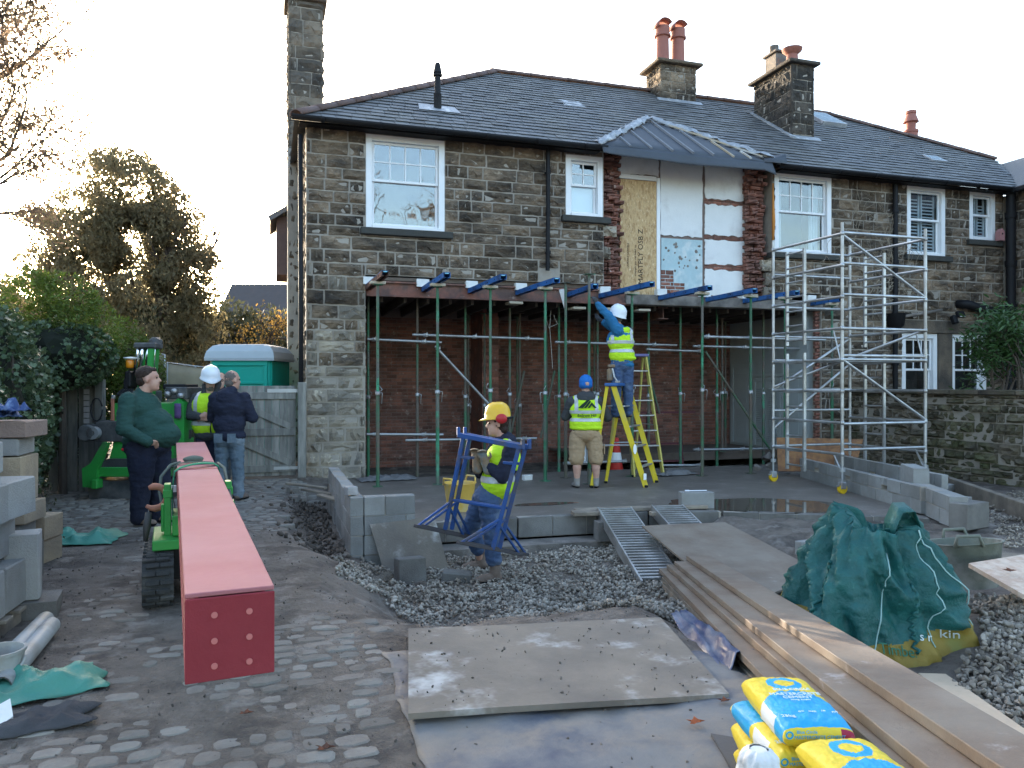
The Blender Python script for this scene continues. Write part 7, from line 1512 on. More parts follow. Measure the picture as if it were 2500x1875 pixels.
def crumpled(name, label, cat, c, sx, sy, hgt, m, seed, rz=0, n=36, freq=2.6):
    r_ = random.Random(seed); mb = MB()
    def f(u, v):
        x, y = (u - .5) * sx, (v - .5) * sy; e = min(u, 1 - u, v, 1 - v); a = abs(noise.noise(Vector((x * freq * 1.6, y * freq, seed)))) + .5 * abs(noise.noise(Vector((x * freq * 3.5, y * freq * 3, seed + 4))))
        q = 1 + .25 * noise.noise(Vector((u * 3, v * 3, seed))); return (x * q, y * q, .012 + hgt * (1 - a * 1.6) * min(1, e * 5) + .02 * a)
    mb.grid(f, n, n); o = mb.build(name, m, None, True, label=label, cat=cat, solid=.003); o.location = c; o.rotation_euler = (0, 0, rz); return o
p = at(178, 1322, Z=.0); crumpled('tarpaulin', 'crumpled green tarpaulin on the setts beside the sandstone blocks', 'tarpaulin', p, .85, .55, .12, m_gtarp, 3, -.1)
p = at(75, 1688, Z=.0); crumpled('tarpaulin', 'torn green tarpaulin beside the grey pipes and white bucket', 'tarpaulin', p, .62, .42, .11, m_gtarp, 8, .35)
p = at(70, 1775, Z=0); crumpled('felt_scraps', 'ragged scraps of dark roofing felt on the muddy setts', 'felt', p, .5, .25, .06, mat('dark_felt', (.06, .06, .065), .95, .3, 8, .6, 30), 12, .2, 22, 4)
wb = thing('white_bucket', 'dirty white plastic bucket beside the grey drain pipes', 'bucket', at(-5, 1640, d=3.95)); mb = MB(); mb.lathe((0, 0, -.1), [(.10, 0), (.12, .2), (.128, .2), (.128, .215), (.115, .215), (.095, .01)], 20); mb.build('shell', m_pvc, wb, True, sharp=40)
mb = MB(); mb.path([(.13 * math.cos(a), -.02 - .05 * math.sin(a), .08 - .1 * math.sin(a)) for a in [k * .31 for k in range(11)]], .008, 6); mb.build('handle', m_pvc, wb, True)
o = slabbox('plastic_board', 'white plastic board scrap beside the torn green tarpaulin', 'board', [at(-30, 1735, Z=.08), at(25, 1705, Z=.1), at(32, 1748, Z=.06), at(-25, 1790, Z=.04)], .012, m_wblock)
# ------------------------------------------------------------ green builders bag
m_bag = mat('green_woven_bag', (.010, .085, .080), .5, .25, 4, .5, 12, c2=(.015, .12, .11), mscale=3, mthr=.55, c3=(.04, .15, .14), m3scale=16, m3thr=.68, spec=.4, bdist=.05)
m_bagy = mat('ochre_bag_base', (.24, .17, .03), .6, .2, 5, .35, 24, c2=(.20, .20, .05), mscale=4, mthr=.58)
bc = cs(2.36, 5.15, -.23)
bag = thing('builders_bag', 'big crumpled green woven builders bag with ochre base beside the plank stack', 'bag', bc, -YAW)
def bagp(u, v):
    """u round, v bottom to top"""
    a = 2 * math.pi * u; ca, sa = math.cos(a), math.sin(a)
    sq = 1 / max(abs(ca), abs(sa)) ** .55; r = (.445 * (1 - .64 * v ** 1.05) + .05 * math.sin(v * 3.1)) * sq
    cx = .04 * v + .03; peak = .70 + .13 * math.exp(-((a - math.pi * 1.0 + .2) / .9) ** 2) + .09 * math.exp(-((a - .35) / .6) ** 2) + .09 * math.exp(-((a - .35 - 6.283) / .6) ** 2)
    P = Vector((ca * 1.6, sa * 1.6, v * 2.6)); Q = Vector((ca * 2.2 + v * 1.2, sa * 2.2 - v * .8, v * .9)); fold = .10 * (.5 - abs(noise.noise(Q * 1.25)) * 2) + .035 * (.5 - abs(noise.noise(Q * 2.6 + Vector((5, 1, 2)))) * 2) + .010 * (.5 - abs(noise.noise(P * 3.6)) * 2) + .003 * noise.noise(P * 9)
    r += fold * (.6 + .8 * min(1, v * 3)); z = peak * v ** .92 + .04 * noise.noise(P * 3 + Vector((9, 9, 9))) * v
    return Vector((cx + r * ca * 1.06, r * sa * .8, max(.0, z))) * 1.16
mb = MB(); mb.grid(bagp, 150, 80, True)
def lid(u, v):   # top gathers inwards and dips
    p = bagp(u, 1.0); c = Vector((.12, .02, .66)); q = p.lerp(c, v); q.z += .03 * noise.noise(q * 14); return q
mb.grid(lid, 150, 14, True); bo = mb.build('sack', m_bag, bag, True, solid=.003)
me = bo.data; me.materials.append(m_bagy)
for pl_ in me.polygons:
    c = pl_.center; wv = .05 * noise.noise(Vector((c.x * 5, c.y * 5, 1))); 
    if c.z < .17 + wv + .22 * max(0, c.x - .05) and c.y < .1 or (c.z < .3 and c.x < -.40): pl_.material_index = 1
def seam(pts, m, nm, r=.006): mb = MB(); mb.path(pts, r, 6); mb.build(nm, m, bag, True)
m_cord = mat('pale_seam_cord', (.33, .50, .48), .8, .2, 12, .3, 60)
for u0, v0, v1, du in ((.82, .15, 1.0, .02), (.90, .25, .95, -.05), (.70, .1, .8, .03)): seam([bagp(u0 + du * k / 20, v0 + (v1 - v0) * k / 20) * 1.012 for k in range(21)], m_cord, 'seam', .0045)
for u0 in (.60, .78): seam([bagp(u0 + .004 * math.sin(k * 2.1), .12 + .6 * k / 30) * 1.01 + Vector((0, 0, .004 * math.sin(k * 2.7))) for k in range(31)], m_bag, 'frayed_edge', .012)
# standing loop handle at the top
hl_ = [Vector(v) * 1.13 for v in ((.16, -.03, .60), (.12, -.06, .76), (.17, -.05, .86), (.25, -.03, .86), (.31, .0, .74), (.33, .02, .6))]
mb = MB(); V = []
hl2 = []
for i in range(len(hl_) - 1):
    for k in range(4): hl2.append(hl_[i].lerp(hl_[i + 1], k / 4))
hl2.append(hl_[-1])
for i, p in enumerate(hl2): V += [p + Vector((0, -.07, -.03)), p + Vector((0, .08, .01))]
mb.add(V, [[2 * i, 2 * i + 1, 2 * i + 3, 2 * i + 2] for i in range(len(hl2) - 1)]); mb.build('mouth_fold', m_bag, bag, True, solid=.004)
m_tgr = mat('bag_print_green', (.03, .14, .09), .8, .1, 5, 0); m_twh = mat('bag_print_white', (.62, .70, .70), .7, .1, 5, 0)
def bagtext(s, size, m, u, v, lift=.012, ang=0):
    p = bagp(u, v); e = .004; tu = (bagp(u + e, v) - bagp(u - e, v)).normalized(); tv = (bagp(u, v + e * 3) - bagp(u, v - e * 3)).normalized()
    P6 = [bagp(u + du, v + dv) for du in (-.03, 0, .03) for dv in (-.05, 0, .05)]; nrm = tu.cross(tv).normalized(); tv = nrm.cross(tu); cen = sum(P6, Vector()) / 9
    mx = max((q - cen).dot(nrm) for q in P6); Mx = Matrix((tu, tv, nrm)).transposed().to_4x4(); Mx.translation = cen + nrm * (mx + lift); txt(s, size, m, bag, Mx @ Matrix.Rotation(ang, 4, 'Z'), 'lettering', .001)
bagtext('Timber', .095, m_tgr, .745, .13, .004, -.25); bagtext('kin', .10, m_twh, .845, .30, .004, .1); bagtext('s r', .075, m_twh, .80, .22, .004)
fr = MB(); r_ = random.Random(6)
for k in range(40): a = Vector((-.46 - r_.random() * .14, -.12 + r_.random() * .14, .10 + r_.random() * .06)); fr.path([a, a + Vector((-.08 - .1 * r_.random(), -.05 + .1 * r_.random(), .03 * r_.random())), a + Vector((-.2 * r_.random() - .05, -.08, -.02))], .003, 4)
fr.build('frayed_threads', mat('green_thread', (.03, .20, .14), .9, .2, 5, 0), bag, kind='stuff')
# ------------------------------------------------------------ tubs
m_tub = mat('dirty_rubber_tub', (.15, .165, .135), .8, .3, 6, .4, 30, c2=(.26, .255, .235), mscale=3, mthr=.55)
def tub(label, p, r, h, m, rot=(0, 0, 0), content=None):
    t = thing('rubber_tub', label, 'tub', p); t.rotation_euler = rot
    mb = MB(); mb.lathe((0, 0, 0), [(r * .74, 0), (r * .98, h * .96), (r * 1.05, h), (r * 1.04, h * 1.015), (r * .97, h * 1.0), (r * .72, .015), (.001, .015)], 28, cap=False); mb.add([(r * .74 * math.cos(k * .3927), r * .74 * math.sin(k * .3927), .001) for k in range(16)], [list(range(16))[::-1]]); mb.build('shell', m, t, True, sharp=50)
    for s in (-1, 1): mb = MB(); mb.path([(s * r * 1.0, -.09, h * .96), (s * r * 1.08, -.07, h * 1.2), (s * r * 1.08, .07, h * 1.2), (s * r * 1.0, .09, h * .96)], .014, 8); mb.build('handle', m, t, True)
    if content: mb = MB(); mb.lathe((0, 0, h * .6), [(r * .86, 0), (.001, .02)], 20, cap=False); mb.build('contents', content, t)
    return t
pt_ = at(2385, 1445, Z=.0); tub('grey rubber tub full of mortar dust between the gravel heap and green bag', (4.45, -9.02, .02), .27, .33, m_tub, (R(-6), R(5), .9))
tub('smaller greenish rubber tub behind the green bag', (4.25, -8.40, -.05), .2, .34, m_tub, (0, 0, .2))
m_ytub = mat('yellow_rubber_tub', (.62, .40, .08), .6, .15, 6, .2, 30, c2=(.5, .42, .25), mscale=4, mthr=.6)
py_ = at(1122, 1246, Z=ZS); tub('dusty yellow tub on the slab behind the worker carrying trestles', py_, .21, .36, m_ytub, (0, 0, .6))
mb = MB(); mb.tube((0, 0, 0), (.5, .3, 0), .05, n=12); o = mb.build('drain_pipe', m_black, None, True, label='dark pipe end beside the smaller greenish tub', cat='pipe'); o.location = (4.42, -8.6, .0)
# ------------------------------------------------------------ cement bags
def cmat(n, c): return mat(n, c, .45, .12, 5, .25, 30, c3=tuple(min(1, x * .6 + .3) for x in c), m3scale=9, m3thr=.7, m3soft=.08, spec=.4)
m_cy, m_cb, m_cw, m_cr = cmat('cement_bag_yellow', (.70, .53, .035)), cmat('cement_bag_blue', (.015, .33, .62)), cmat('cement_bag_white', (.72, .72, .7)), cmat('cement_bag_crimson', (.32, .01, .05))
def cement(label, p, rz, L_=.47, W_=.255, H_=.092, tilt=(0, 0), flip=False, texts=True):
    """pillow bag, local x = width, y = length (front end at -y), z up"""
    t = thing('cement_bag', label, 'bag', p, rz); t.rotation_euler = (tilt[0], tilt[1], rz); nu, nv = 72, 96; V = []; Fc = []; MI = []
    def surf(u, v, top):
        x, y = u * 2 - 1, v * 2 - 1; ex = max(0, 1 - abs(x) ** 7) ** .42; ey = max(0, 1 - abs(y) ** 9) ** .45; h = ex * ey
        wr = .006 * noise.noise(Vector((x * 4, y * 6, 3 if top else 9))) + .003 * noise.noise(Vector((x * 11, y * 14, 5)))
        z = H_ / 2 + (H_ / 2 * h + wr * h + .012 * (1 - x * x) * (1 - y * y)) * (1 if top else -.98); return Vector((x * W_ / 2 * (1 - .03 * (y * y)), y * L_ / 2, max(.001, z)))
    def colr(x, y):   # x,y in -1..1 on top; printed design
        if flip: y = -y
        rr = math.hypot((x - .05) * W_, (y - .50) * L_) / W_
        if .30 < rr < .52: return 1
        if y < .16 - .35 * (max(0, -x - .2)) ** 1.5 and y > -.93 and (math.hypot((x + .1) / 1.15, (y + .62) / .80) < 1 or y < -.55): return 1
        return 0
    for top in (1, 0):
        o0 = len(V)
        for j in range(nv + 1):
            for i in range(nu + 1): V.append(surf(i / nu, j / nv, top))
        for j in range(nv):
            for i in range(nu):
                q = [o0 + j * (nu + 1) + i, o0 + j * (nu + 1) + i + 1, o0 + (j + 1) * (nu + 1) + i + 1, o0 + (j + 1) * (nu + 1) + i]; Fc.append(q if top else q[::-1])
                x, y = (i + .5) / nu * 2 - 1, (j + .5) / nv * 2 - 1
                if abs(y) > .955: mi = 3 if (x > .62 and top and y < 0) else 0
                elif x < -.93: mi = 2 if -.6 < y < -.05 else colr(x, y)
                elif top: mi = colr(x, y)
                else: mi = colr(-x, y) if abs(x) > .9 else 0
                MI.append(mi)
    me = mkmesh('sack', V, Fc, m_cy, True)
    for m in (m_cb, m_cw, m_cr): me.materials.append(m)
    me.polygons.foreach_set('material_index', MI); link('sack', me, t)
    if texts:
        zt = lambda x, y: surf(x / W_ + .5, y / L_ + .5, 1).z
        def top_txt(s, size, x, y, m=m_twh): Mx = Matrix.Translation((x, y, zt(x, y) + .0065)); txt(s, size, m, t, Mx, 'lettering', .0008)
        top_txt('BLUE CIRCLE', .024, .0, .025); top_txt('MASTERCRETE', .029, .0, -.008); top_txt('CEMENT', .029, .0, -.04); top_txt('strong, durable', .012, .0, -.066)
        top_txt('25kg', .026, -.085, -.17)
        for k in range(4): top_txt(['o=', '=m', '/=', 'm)'][k], .02, -.03 + k * .04, -.145)
        E = Matrix.Translation((.0, -L_ / 2 - .0015, H_ * .55)) @ Matrix.Rotation(R(90), 4, 'X'); txt('MASTERCRETE CEMENT', .0165, m_cb, t, E, 'lettering', .0008)
        E = Matrix.Translation((-.045, -L_ / 2 - .0015, H_ * .75)) @ Matrix.Rotation(R(90), 4, 'X'); txt('Blue Circle', .016, m_cb, t, E, 'lettering', .0008)
        mb = MB(); n = 20; V2 = [(-.105 + r_ * math.cos(k * 2 * math.pi / n), -L_ / 2 - .0015, H_ * .64 + r_ * math.sin(k * 2 * math.pi / n)) for r_ in (.008, .014) for k in range(n)]
        mb.add(V2, [[k, (k + 1) % n, n + (k + 1) % n, n + k] for k in range(n)]); mb.build('ring_logo', m_cb, t, solid=.001)
        for k in range(7): mb = MB(); mb.b2((-W_ / 2 + .004, -.16 + k * .02, H_ * .35), (-W_ / 2 + .006, -.152 + k * .02, H_ * .75)); 
    return t
CBZ = -YAW + R(1)
cb = cs(1.05, 2.87, .0)
ax = Matrix.Rotation(CBZ, 3, 'Z')
cement('top cement bag of the stack, yellow and blue with large ring', cb + ax @ Vector((.0, .0, .29)), CBZ)
cement('second cement bag, just under the top one and turned end for end', cb + ax @ Vector((-.03, .01, .196)), CBZ + .06, flip=True)
cement('third cement bag down the stack', cb + ax @ Vector((-.045, .03, .10)), CBZ - .06, texts=False); cement('bottom cement bag of the stack', cb + ax @ Vector((-.02, .02, .005)), CBZ + .03, texts=False)
cement('separate cement bag in front of the stack with ring showing', cb + ax @ Vector((.05, -.49, .27)), CBZ + .12, flip=False, texts=False); cement('cement bag in front, directly under the separate one', cb + ax @ Vector((.04, -.5, .175)), CBZ + .08, texts=False); cement('second bag up in the front pile', cb + ax @ Vector((.04, -.5, .08)), CBZ - .05, texts=False)
wbag = thing('white_plastic_sack', 'dusty white plastic sack twisted shut beside the cement bags', 'sack', cs(.775, 2.42, .02))
def wsk(u, v):
    a = 2 * math.pi * u; r = (.12 * (1 - v) ** .55 + .022) * (1 if v < .86 else 1.0 + .35 * (v - .86) / .14); P = Vector((math.cos(a) * 1.5, math.sin(a) * 1.5, v * 4)); r *= 1 + .42 * (.45 - abs(noise.noise(Vector((P.x * 2.6, P.y * 2.6, P.z * .6))) * 2)) * (1 - v * .5) + .12 * noise.noise(P * 5)
    return (r * math.cos(a) * .95, r * math.sin(a) * .95, .385 * v)
mb = MB(); mb.grid(wsk, 60, 40, True); mb.add([(.027 * math.cos(k), .027 * math.sin(k), .382) for k in [j * .7854 for j in range(8)]], [list(range(8))]); mb.build('sack', mat('dusty_white_plastic', (.66, .66, .66), .5, .15, 8, .3, 30, c2=(.4, .39, .38), mscale=9, mthr=.62), wbag, True)
# ------------------------------------------------------------ small debris
m_leaf = mat('fallen_leaf', (.20, .065, .03), .8, .3, 20, .3, 60, c2=(.10, .045, .03), mscale=20)
def leaf(px, py, s, label, m=m_leaf, Z=.03):
    p = at(px, py, Z=Z); mb = MB(); n = 15; V = [(0, 0, .0)]; r_ = random.Random(px)
    for k in range(n): a = 2 * math.pi * k / n; rr = s * (1 if k % 3 == 0 else .5) * r_.uniform(.8, 1.1); V.append((rr * math.cos(a), rr * math.sin(a) * .8, .25 * s * abs(math.sin(a * 1.5)) + .004))
    mb.add(V, [[0, 1 + k, 1 + (k + 1) % n] for k in range(n)]); o = mb.build('fallen_leaf', m, None, True, label=label, cat='leaf', solid=.001); o.location = p; return o
leaf(600, 1742, .035, 'curled brown leaf on the setts between red beam and plastic sheet', Z=.02); leaf(793, 1828, .045, 'star shaped brown leaf on the mud beside the plastic sheet corner', Z=.01); leaf(1262, 1738, .035, 'small red leaf tucked under the plywood edge', Z=.02); leaf(1697, 1765, .05, 'orange brown leaf standing on the blue plastic', mat('orange_leaf', (.35, .09, .03), .8, .3, 20, .3, 60)); leaf(1768, 1712, .035, 'dark red leaf at the plywood corner'); leaf(2465, 1395, .05, 'brown leaf lying on the pale chipboard sheet', Z=.29)
pk = loose('tool_packet', 'small pack of fixings on top of the block wall corner', 'packet', (.24, -5.02, .345), (.12, .1, .09), .4, mat('clear_pack', (.35, .33, .32), .3, .4, 12, .3, 40)); 
loose('carton', 'small white carton on the slab behind the third outer prop', 'carton', at(1287, 1172, Z=ZS), (.16, .1, .09), .2, m_wblock)
crumpled('plastic_scrap', 'dirty crumpled plastic on the slab at the foot of the stone pier', 'plastic', at(945, 1172, Z=ZS), 1.0, .4, .09, mat('dirty_plastic', (.15, .145, .145), .6, .3, 6, .4, 30), 21, .1, 30, 4)
crumpled('plastic_scrap', 'crumpled plastic lying by the second stepladder', 'plastic', at(1650, 1160, Z=ZS), .8, .3, .1, mat('dirty_plastic', (.15, .145, .145)), 22, .1, 26, 4)
for k in range(3): mb = MB(); a = at(700 + 40 * k, 1180 + 14 * k, Z=.05); mb.beam(a, a + Vector((.55 - .1 * k, -.35 - .1 * k, -.05)), .1, .03, bev=.004); o = mb.build('timber_offcut', m_timber, label=['timber offcut in the trench beside the gate post', 'second timber offcut bridging the trench', 'third timber offcut sloping into the trench'][k], cat='timber'); recenter(o)
for k, (px, py, s) in enumerate([(1868, 1130, .2), (1885, 1150, .13), (1845, 1148, .12), (1560, 1160, .16), (1905, 1120, .15)]):
    mb = MB(); V, Fc = ROCK2[k]; mb.add([(v[0] * s, v[1] * s, v[2] * s * .8 + s * .5) for v in V], Fc); o = mb.build('rubble_lump', m_conc, label=['largest grey rubble lump by the tower castor', 'flat rubble lump at the tower castor', 'rubble lump before the timber floor edge', 'pale rubble lump behind the stepladders', 'rubble lump under the orange board'][k], cat='rubble'); o.location = at(px, py, Z=ZS)
ob2 = slabbox('orange_board', 'orange brown chipboard leaning inside the tower against the low wall', 'board', [at(1900, 1150, Y=-1.9), at(2085, 1152, Y=-2.4), at(2108, 1072, Y=-2.2), at(1896, 1068, Y=-1.7)], .02, mat('orange_chipboard', (.32, .16, .07), .8, .3, 12, .3, 50, c2=(.22, .11, .06), mscale=9))
# bird box, flood light
bx_ = thing('bird_box', 'small pink bird box on the sill of the end window', 'bird box', (15.36, -.12, 4.83)); mb = MB(); mb.prism([(-.07, -.05, 0), (.07, -.05, 0), (.07, -.05, .2), (0, -.05, .27), (-.07, -.05, .2)], (0, .12, 0)); mb.build('box', mat('pink_paint', (.42, .2, .2), .7, .1, 6, .1, 30), bx_); mb = MB(); mb.tube((0, -.056, .15), (0, -.051, .15), .02, n=10); mb.build('hole', m_hole, bx_)
fl_ = thing('flood_light', 'black flood light fixed above the ground floor windows', 'light', (14.0, -.05, 2.98)); mb = MB(); mb.box((-.05, -.12, .0), (.12, .12, .2), (R(-20), 0, 0), .02); mb.build('sensor', m_black, fl_); mb = MB(); mb.box((.08, -.16, .12), (.2, .08, .14), (R(-25), 0, 0), .01); mb.build('lamp_head', m_black, fl_); mb = MB(); mb.box((.08, -.203, .105), (.15, .004, .09), (R(-25), 0, 0)); mb.build('lens', m_white, fl_)

# crumbs of mortar on the plywood sheet
n = 150; P = []; Sz = []; r_ = random.Random(4); A4 = [at(1010, 1735, Z=.062), at(1770, 1690, Z=.044), at(1605, 1515, Z=.026), at(1005, 1540, Z=.05)]
for k in range(n): u, v = r_.random(), r_.random(); p = A4[0].lerp(A4[1], u).lerp(A4[3].lerp(A4[2], u), v); s = .004 + .010 * r_.random() ** 2; P.append((p.x, p.y, p.z + s * .3)); Sz.append((s * 1.3, s, s * .6))
scatter('mortar_crumbs', ROCK1, np.array(P), np.array(Sz), rotm(n), mat('mud_crumbs', (.13, .11, .095)), label='crumbs of mortar and soil scattered on the plywood sheet')
# ------------------------------------------------------------ vegetation
def leafmat(name, c, c2, trans=.35, rough=.5, rnd=.35):
    m = mat(name, c, rough, .2, 3, 0, rnd=rnd, c2=c2, mscale=1.3, mthr=.5, msoft=.25, spec=.35); nt = m.node_tree; N = nt.nodes; L = nt.links; b = N['Principled BSDF']; out = N['Material Output']
    t = N.new('ShaderNodeBsdfTranslucent'); src = b.inputs['Base Color'].links[0].from_socket; L.new(src, t.inputs[0]); mx = N.new('ShaderNodeMixShader'); mx.inputs[0].default_value = trans; L.new(b.outputs[0], mx.inputs[1]); L.new(t.outputs[0], mx.inputs[2]); L.new(mx.outputs[0], out.inputs[0]); return m
IVY = [([(0, -.5, 0), (.42, -.25, .10), (.5, .15, .14), (.18, .2, .05), (0, .6, .02), (-.18, .2, .05), (-.5, .15, .14), (-.42, -.25, .10), (0, 0, -.02)], [[0, 1, 8], [1, 2, 8], [2, 3, 8], [3, 4, 8], [4, 5, 8], [5, 6, 8], [6, 7, 8], [7, 0, 8]])]
LEAF = [([(0, -.5, 0), (.26, -.05, .07), (0, .5, 0), (-.26, -.05, .07)], [[0, 1, 2], [0, 2, 3]]), ([(0, -.5, 0), (.2, .0, .09), (0, .5, -.06), (-.22, .02, .06)], [[0, 1, 2], [0, 2, 3]])]
LONG = [([(0, -.5, 0), (.13, -.1, .04), (.1, .25, .03), (0, .5, -.05), (-.1, .25, .03), (-.13, -.1, .04)], [[0, 1, 2], [0, 2, 3], [0, 3, 4], [0, 4, 5]])]
def blob_points(blobs, n, shell=.45, seed=1, gap=.12, gs=1.4):
    """points in a union of ellipsoids, denser towards the outside, with clumps and gaps"""
    r = np.random.default_rng(seed); vol = np.array([b[3] * b[4] * b[5] for b in blobs]) ** .75; P = []; vol = vol / vol.sum(); k = 0
    while k < n:
        i = r.choice(len(blobs), 4000, p=vol); B = np.array(blobs)[i]; d = r.normal(size=(4000, 3)); d /= np.linalg.norm(d, axis=1)[:, None]; rad = shell + (1 - shell) * r.random(4000) ** .6
        p = B[:, :3] + d * rad[:, None] * B[:, 3:6]; keep = np.array([noise.noise(Vector(q * gs)) + .35 * noise.noise(Vector(q * gs * 3.1)) > -gap for q in p]); p = p[keep]; P.append(p); k += len(p)
    return np.concatenate(P)[:n]
def foliage(name, parent, blobs, n, s0, s1, units, m, seed, shell=.45, tilt=1.1, gap=.12, gs=1.4, zmin=.02):
    P = blob_points(blobs, n, shell, seed, gap, gs); P[:, 2] = np.maximum(P[:, 2], zmin); sz = nrng.uniform(s0, s1, n); return scatter(name, units, P, np.stack([sz, sz, sz], -1), rotm(n, tilt), m, parent)
def branches(mb, p, d, r, ln, depth, rnd, tips, spread=.6, up=.15, kids=(2, 4)):
    pts = [p]; q = p; dd = d.normalized(); n = 4
    for i in range(n): dd = (dd + Vector((rnd.gauss(0, .14), rnd.gauss(0, .14), rnd.gauss(0, .1) + up * .2))).normalized(); q = q + dd * ln / n; pts.append(q)
    mb.path(pts, r, 5 if r < .03 else 8, True, [r * (1 - .45 * i / n) for i in range(n + 1)])
    if depth == 0: tips += pts[1:]; return
    for k in range(rnd.randint(*kids)):
        a = pts[rnd.randint(2, n)]; nd = (dd + Vector((rnd.gauss(0, spread), rnd.gauss(0, spread), rnd.gauss(0, spread * .8) + up))).normalized(); branches(mb, a, nd, r * .55, ln * rnd.uniform(.6, .8), depth - 1, rnd, tips, spread, up, kids)
m_bark = mat('grey_brown_bark', (.10, .08, .065), .95, .3, 8, .6, 30)
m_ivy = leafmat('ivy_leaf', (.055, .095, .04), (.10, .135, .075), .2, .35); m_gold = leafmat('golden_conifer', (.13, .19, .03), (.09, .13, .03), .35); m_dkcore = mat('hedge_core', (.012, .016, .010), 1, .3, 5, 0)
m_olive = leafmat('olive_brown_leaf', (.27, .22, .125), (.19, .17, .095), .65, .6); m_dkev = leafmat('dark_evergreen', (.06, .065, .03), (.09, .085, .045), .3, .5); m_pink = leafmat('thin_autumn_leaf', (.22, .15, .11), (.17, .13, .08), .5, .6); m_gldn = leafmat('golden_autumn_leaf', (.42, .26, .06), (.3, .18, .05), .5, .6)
W = lambda r, d, z, rx, ry, rz: (*cs(r, d, z), rx, ry, rz)
# ivy hedge along the left boundary
hd = thing('ivy_hedge', 'tall dense ivy hedge along the garden boundary behind the block stack', 'hedge', cs(-6.2, 8.5, 0)); HO = np.array(hd.location)
bl = [W(-5.1, 5.6, 1.0, .8, .9, 1.15), W(-5.45, 6.8, 1.15, .85, .95, 1.35), W(-5.75, 8.0, 1.2, .85, 1.0, 1.45), W(-6.45, 9.2, 1.2, .8, 1.0, 1.4), W(-7.0, 10.4, 1.15, .8, 1.0, 1.3), W(-6.3, 8.6, 1.9, .7, 1.1, .75), W(-5.9, 7.3, 1.8, .7, 1.0, .75), W(-7.0, 11.9, 1.2, .8, .9, 1.4), W(-6.2, 10.6, 1.95, .7, .7, .5), W(-4.6, 4.3, .8, .7, .9, .95)]
loc = lambda bs: [(b[0] - HO[0], b[1] - HO[1], b[2] - HO[2], *b[3:]) for b in bs]
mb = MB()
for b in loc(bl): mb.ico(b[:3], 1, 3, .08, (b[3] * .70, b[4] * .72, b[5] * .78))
mb.build('dark_core', m_dkcore, hd, kind='stuff'); foliage('ivy_foliage', hd, loc(bl), 44000, .042, .08, IVY, m_ivy, 3, .80, 1.2, .32, 2.2)  # solid dark lumps added inside the leaves to block the sun
r_ = random.Random(9)
for k in range(14): mb = MB(); a = Vector((r_.uniform(-.4, .9), r_.uniform(-2.5, 1.6), .1)); mb.path([a, a + Vector((.1, .1, .6)), a + Vector((.25, -.05, 1.2)), a + Vector((.3, -.1, 1.9))], .02, 6, rad=[.03, .024, .018, .01]); mb.build('stem', m_bark, hd, True)
sp = thing('ivy_spray', 'loose ivy sprays hanging over the board fence beside the crane', 'ivy', cs(-6.0, 9.9, 1.2)); SO = np.array(sp.location); foliage('leaves', sp, [(0, 0, .35, .5, .3, .35), (-.4, -.3, -.3, .3, .25, .5), (-.7, -.5, -.4, .4, .4, .6)], 500, .05, .09, IVY, m_ivy, 31, .1, 1.2, .1, 3, -5)
# low weeds at hedge foot
wd = thing('weeds', 'low dark weeds at the foot of the hedge by the sandstone blocks', 'weeds', cs(-5.2, 8.2, 0)); foliage('leaves', wd, [(.3, -1.2, .12, .35, .5, .25), (-.1, 0, .2, .35, .7, .35), (-.2, .9, .2, .35, .5, .35)], 1100, .03, .06, LEAF, m_dkev, 33, .1, 1.2, .1, 3, .02)
# golden conifers above the hedge
for k, (c, bs, lb) in enumerate(((cs(-6.3, 10.8, 0), [(0, 0, 2.6, .5, .5, .55), (.25, 0, 2.3, .5, .5, .55), (-.4, 0, 2.7, .4, .4, .5)], 'yellow-green conifer tips rising over the ivy hedge'), (cs(-5.9, 11.9, 0), [(0, 0, 1.7, .55, .5, .7), (.1, 0, 1.3, .5, .5, .8), (-.1, 0, 2.2, .35, .4, .4)], 'bushy yellow-green conifer between the hedge and the crane boom'))):
    t = thing('golden_conifer', lb, 'conifer', c); foliage('foliage', t, bs, 6500, .05, .10, LONG, m_gold, 40 + k, .55, 1.0, .3, 2.5); mb = MB(); mb.tube((0, 0, 0), (0, 0, 2.2), .06, .03); mb.build('trunk', m_bark, t)
# big evergreen-brown tree behind
bt = thing('large_tree', 'large dense olive-brown tree rising behind the hedge and crane', 'tree', cs(-8.6, 17.0, 0)); TO = bt.location
def TP(px, py, d, rx, ry, rz): p = at(px, py, d=d) - TO; return (p.x, p.y, p.z, rx, ry, rz)
bl = [TP(290, 480, 17, 1.15, 1.2, 1.15), TP(250, 560, 16.8, 1.3, 1.2, 1.0), TP(350, 600, 17, 1.2, 1.2, 1.1), TP(430, 560, 17.2, .75, .9, .85), TP(460, 690, 17, .85, 1.0, 1.0), TP(380, 760, 16.6, 1.2, 1.2, 1.1), TP(480, 800, 16.8, .65, .9, .8), TP(230, 700, 17, 1.2, 1.2, 1.1), TP(120, 640, 17.2, .7, .8, .5), TP(90, 530, 17.3, .6, .7, .3), TP(300, 400, 17, .7, .7, .45), TP(150, 770, 17.4, 1.3, 1.2, .9), TP(30, 760, 17.4, 1.2, 1.2, .9), TP(500, 650, 17, .35, .5, .4), TP(420, 860, 16.5, 1.0, 1.0, .8), TP(365, 500, 17, .8, 1.0, .9), TP(180, 600, 17, .9, 1.0, .8)]
foliage('crown', bt, bl, 48000, .06, .13, LEAF, m_olive, 5, .35, 3.1, .09, 1.9)
foliage('inner_crown', bt, [(b[0], b[1] + .3, b[2], b[3] * .7, b[4] * .8, b[5] * .7) for b in bl], 4500, .09, .17, LEAF, m_dkev, 6, .1, 3.1, .12, 1.6)
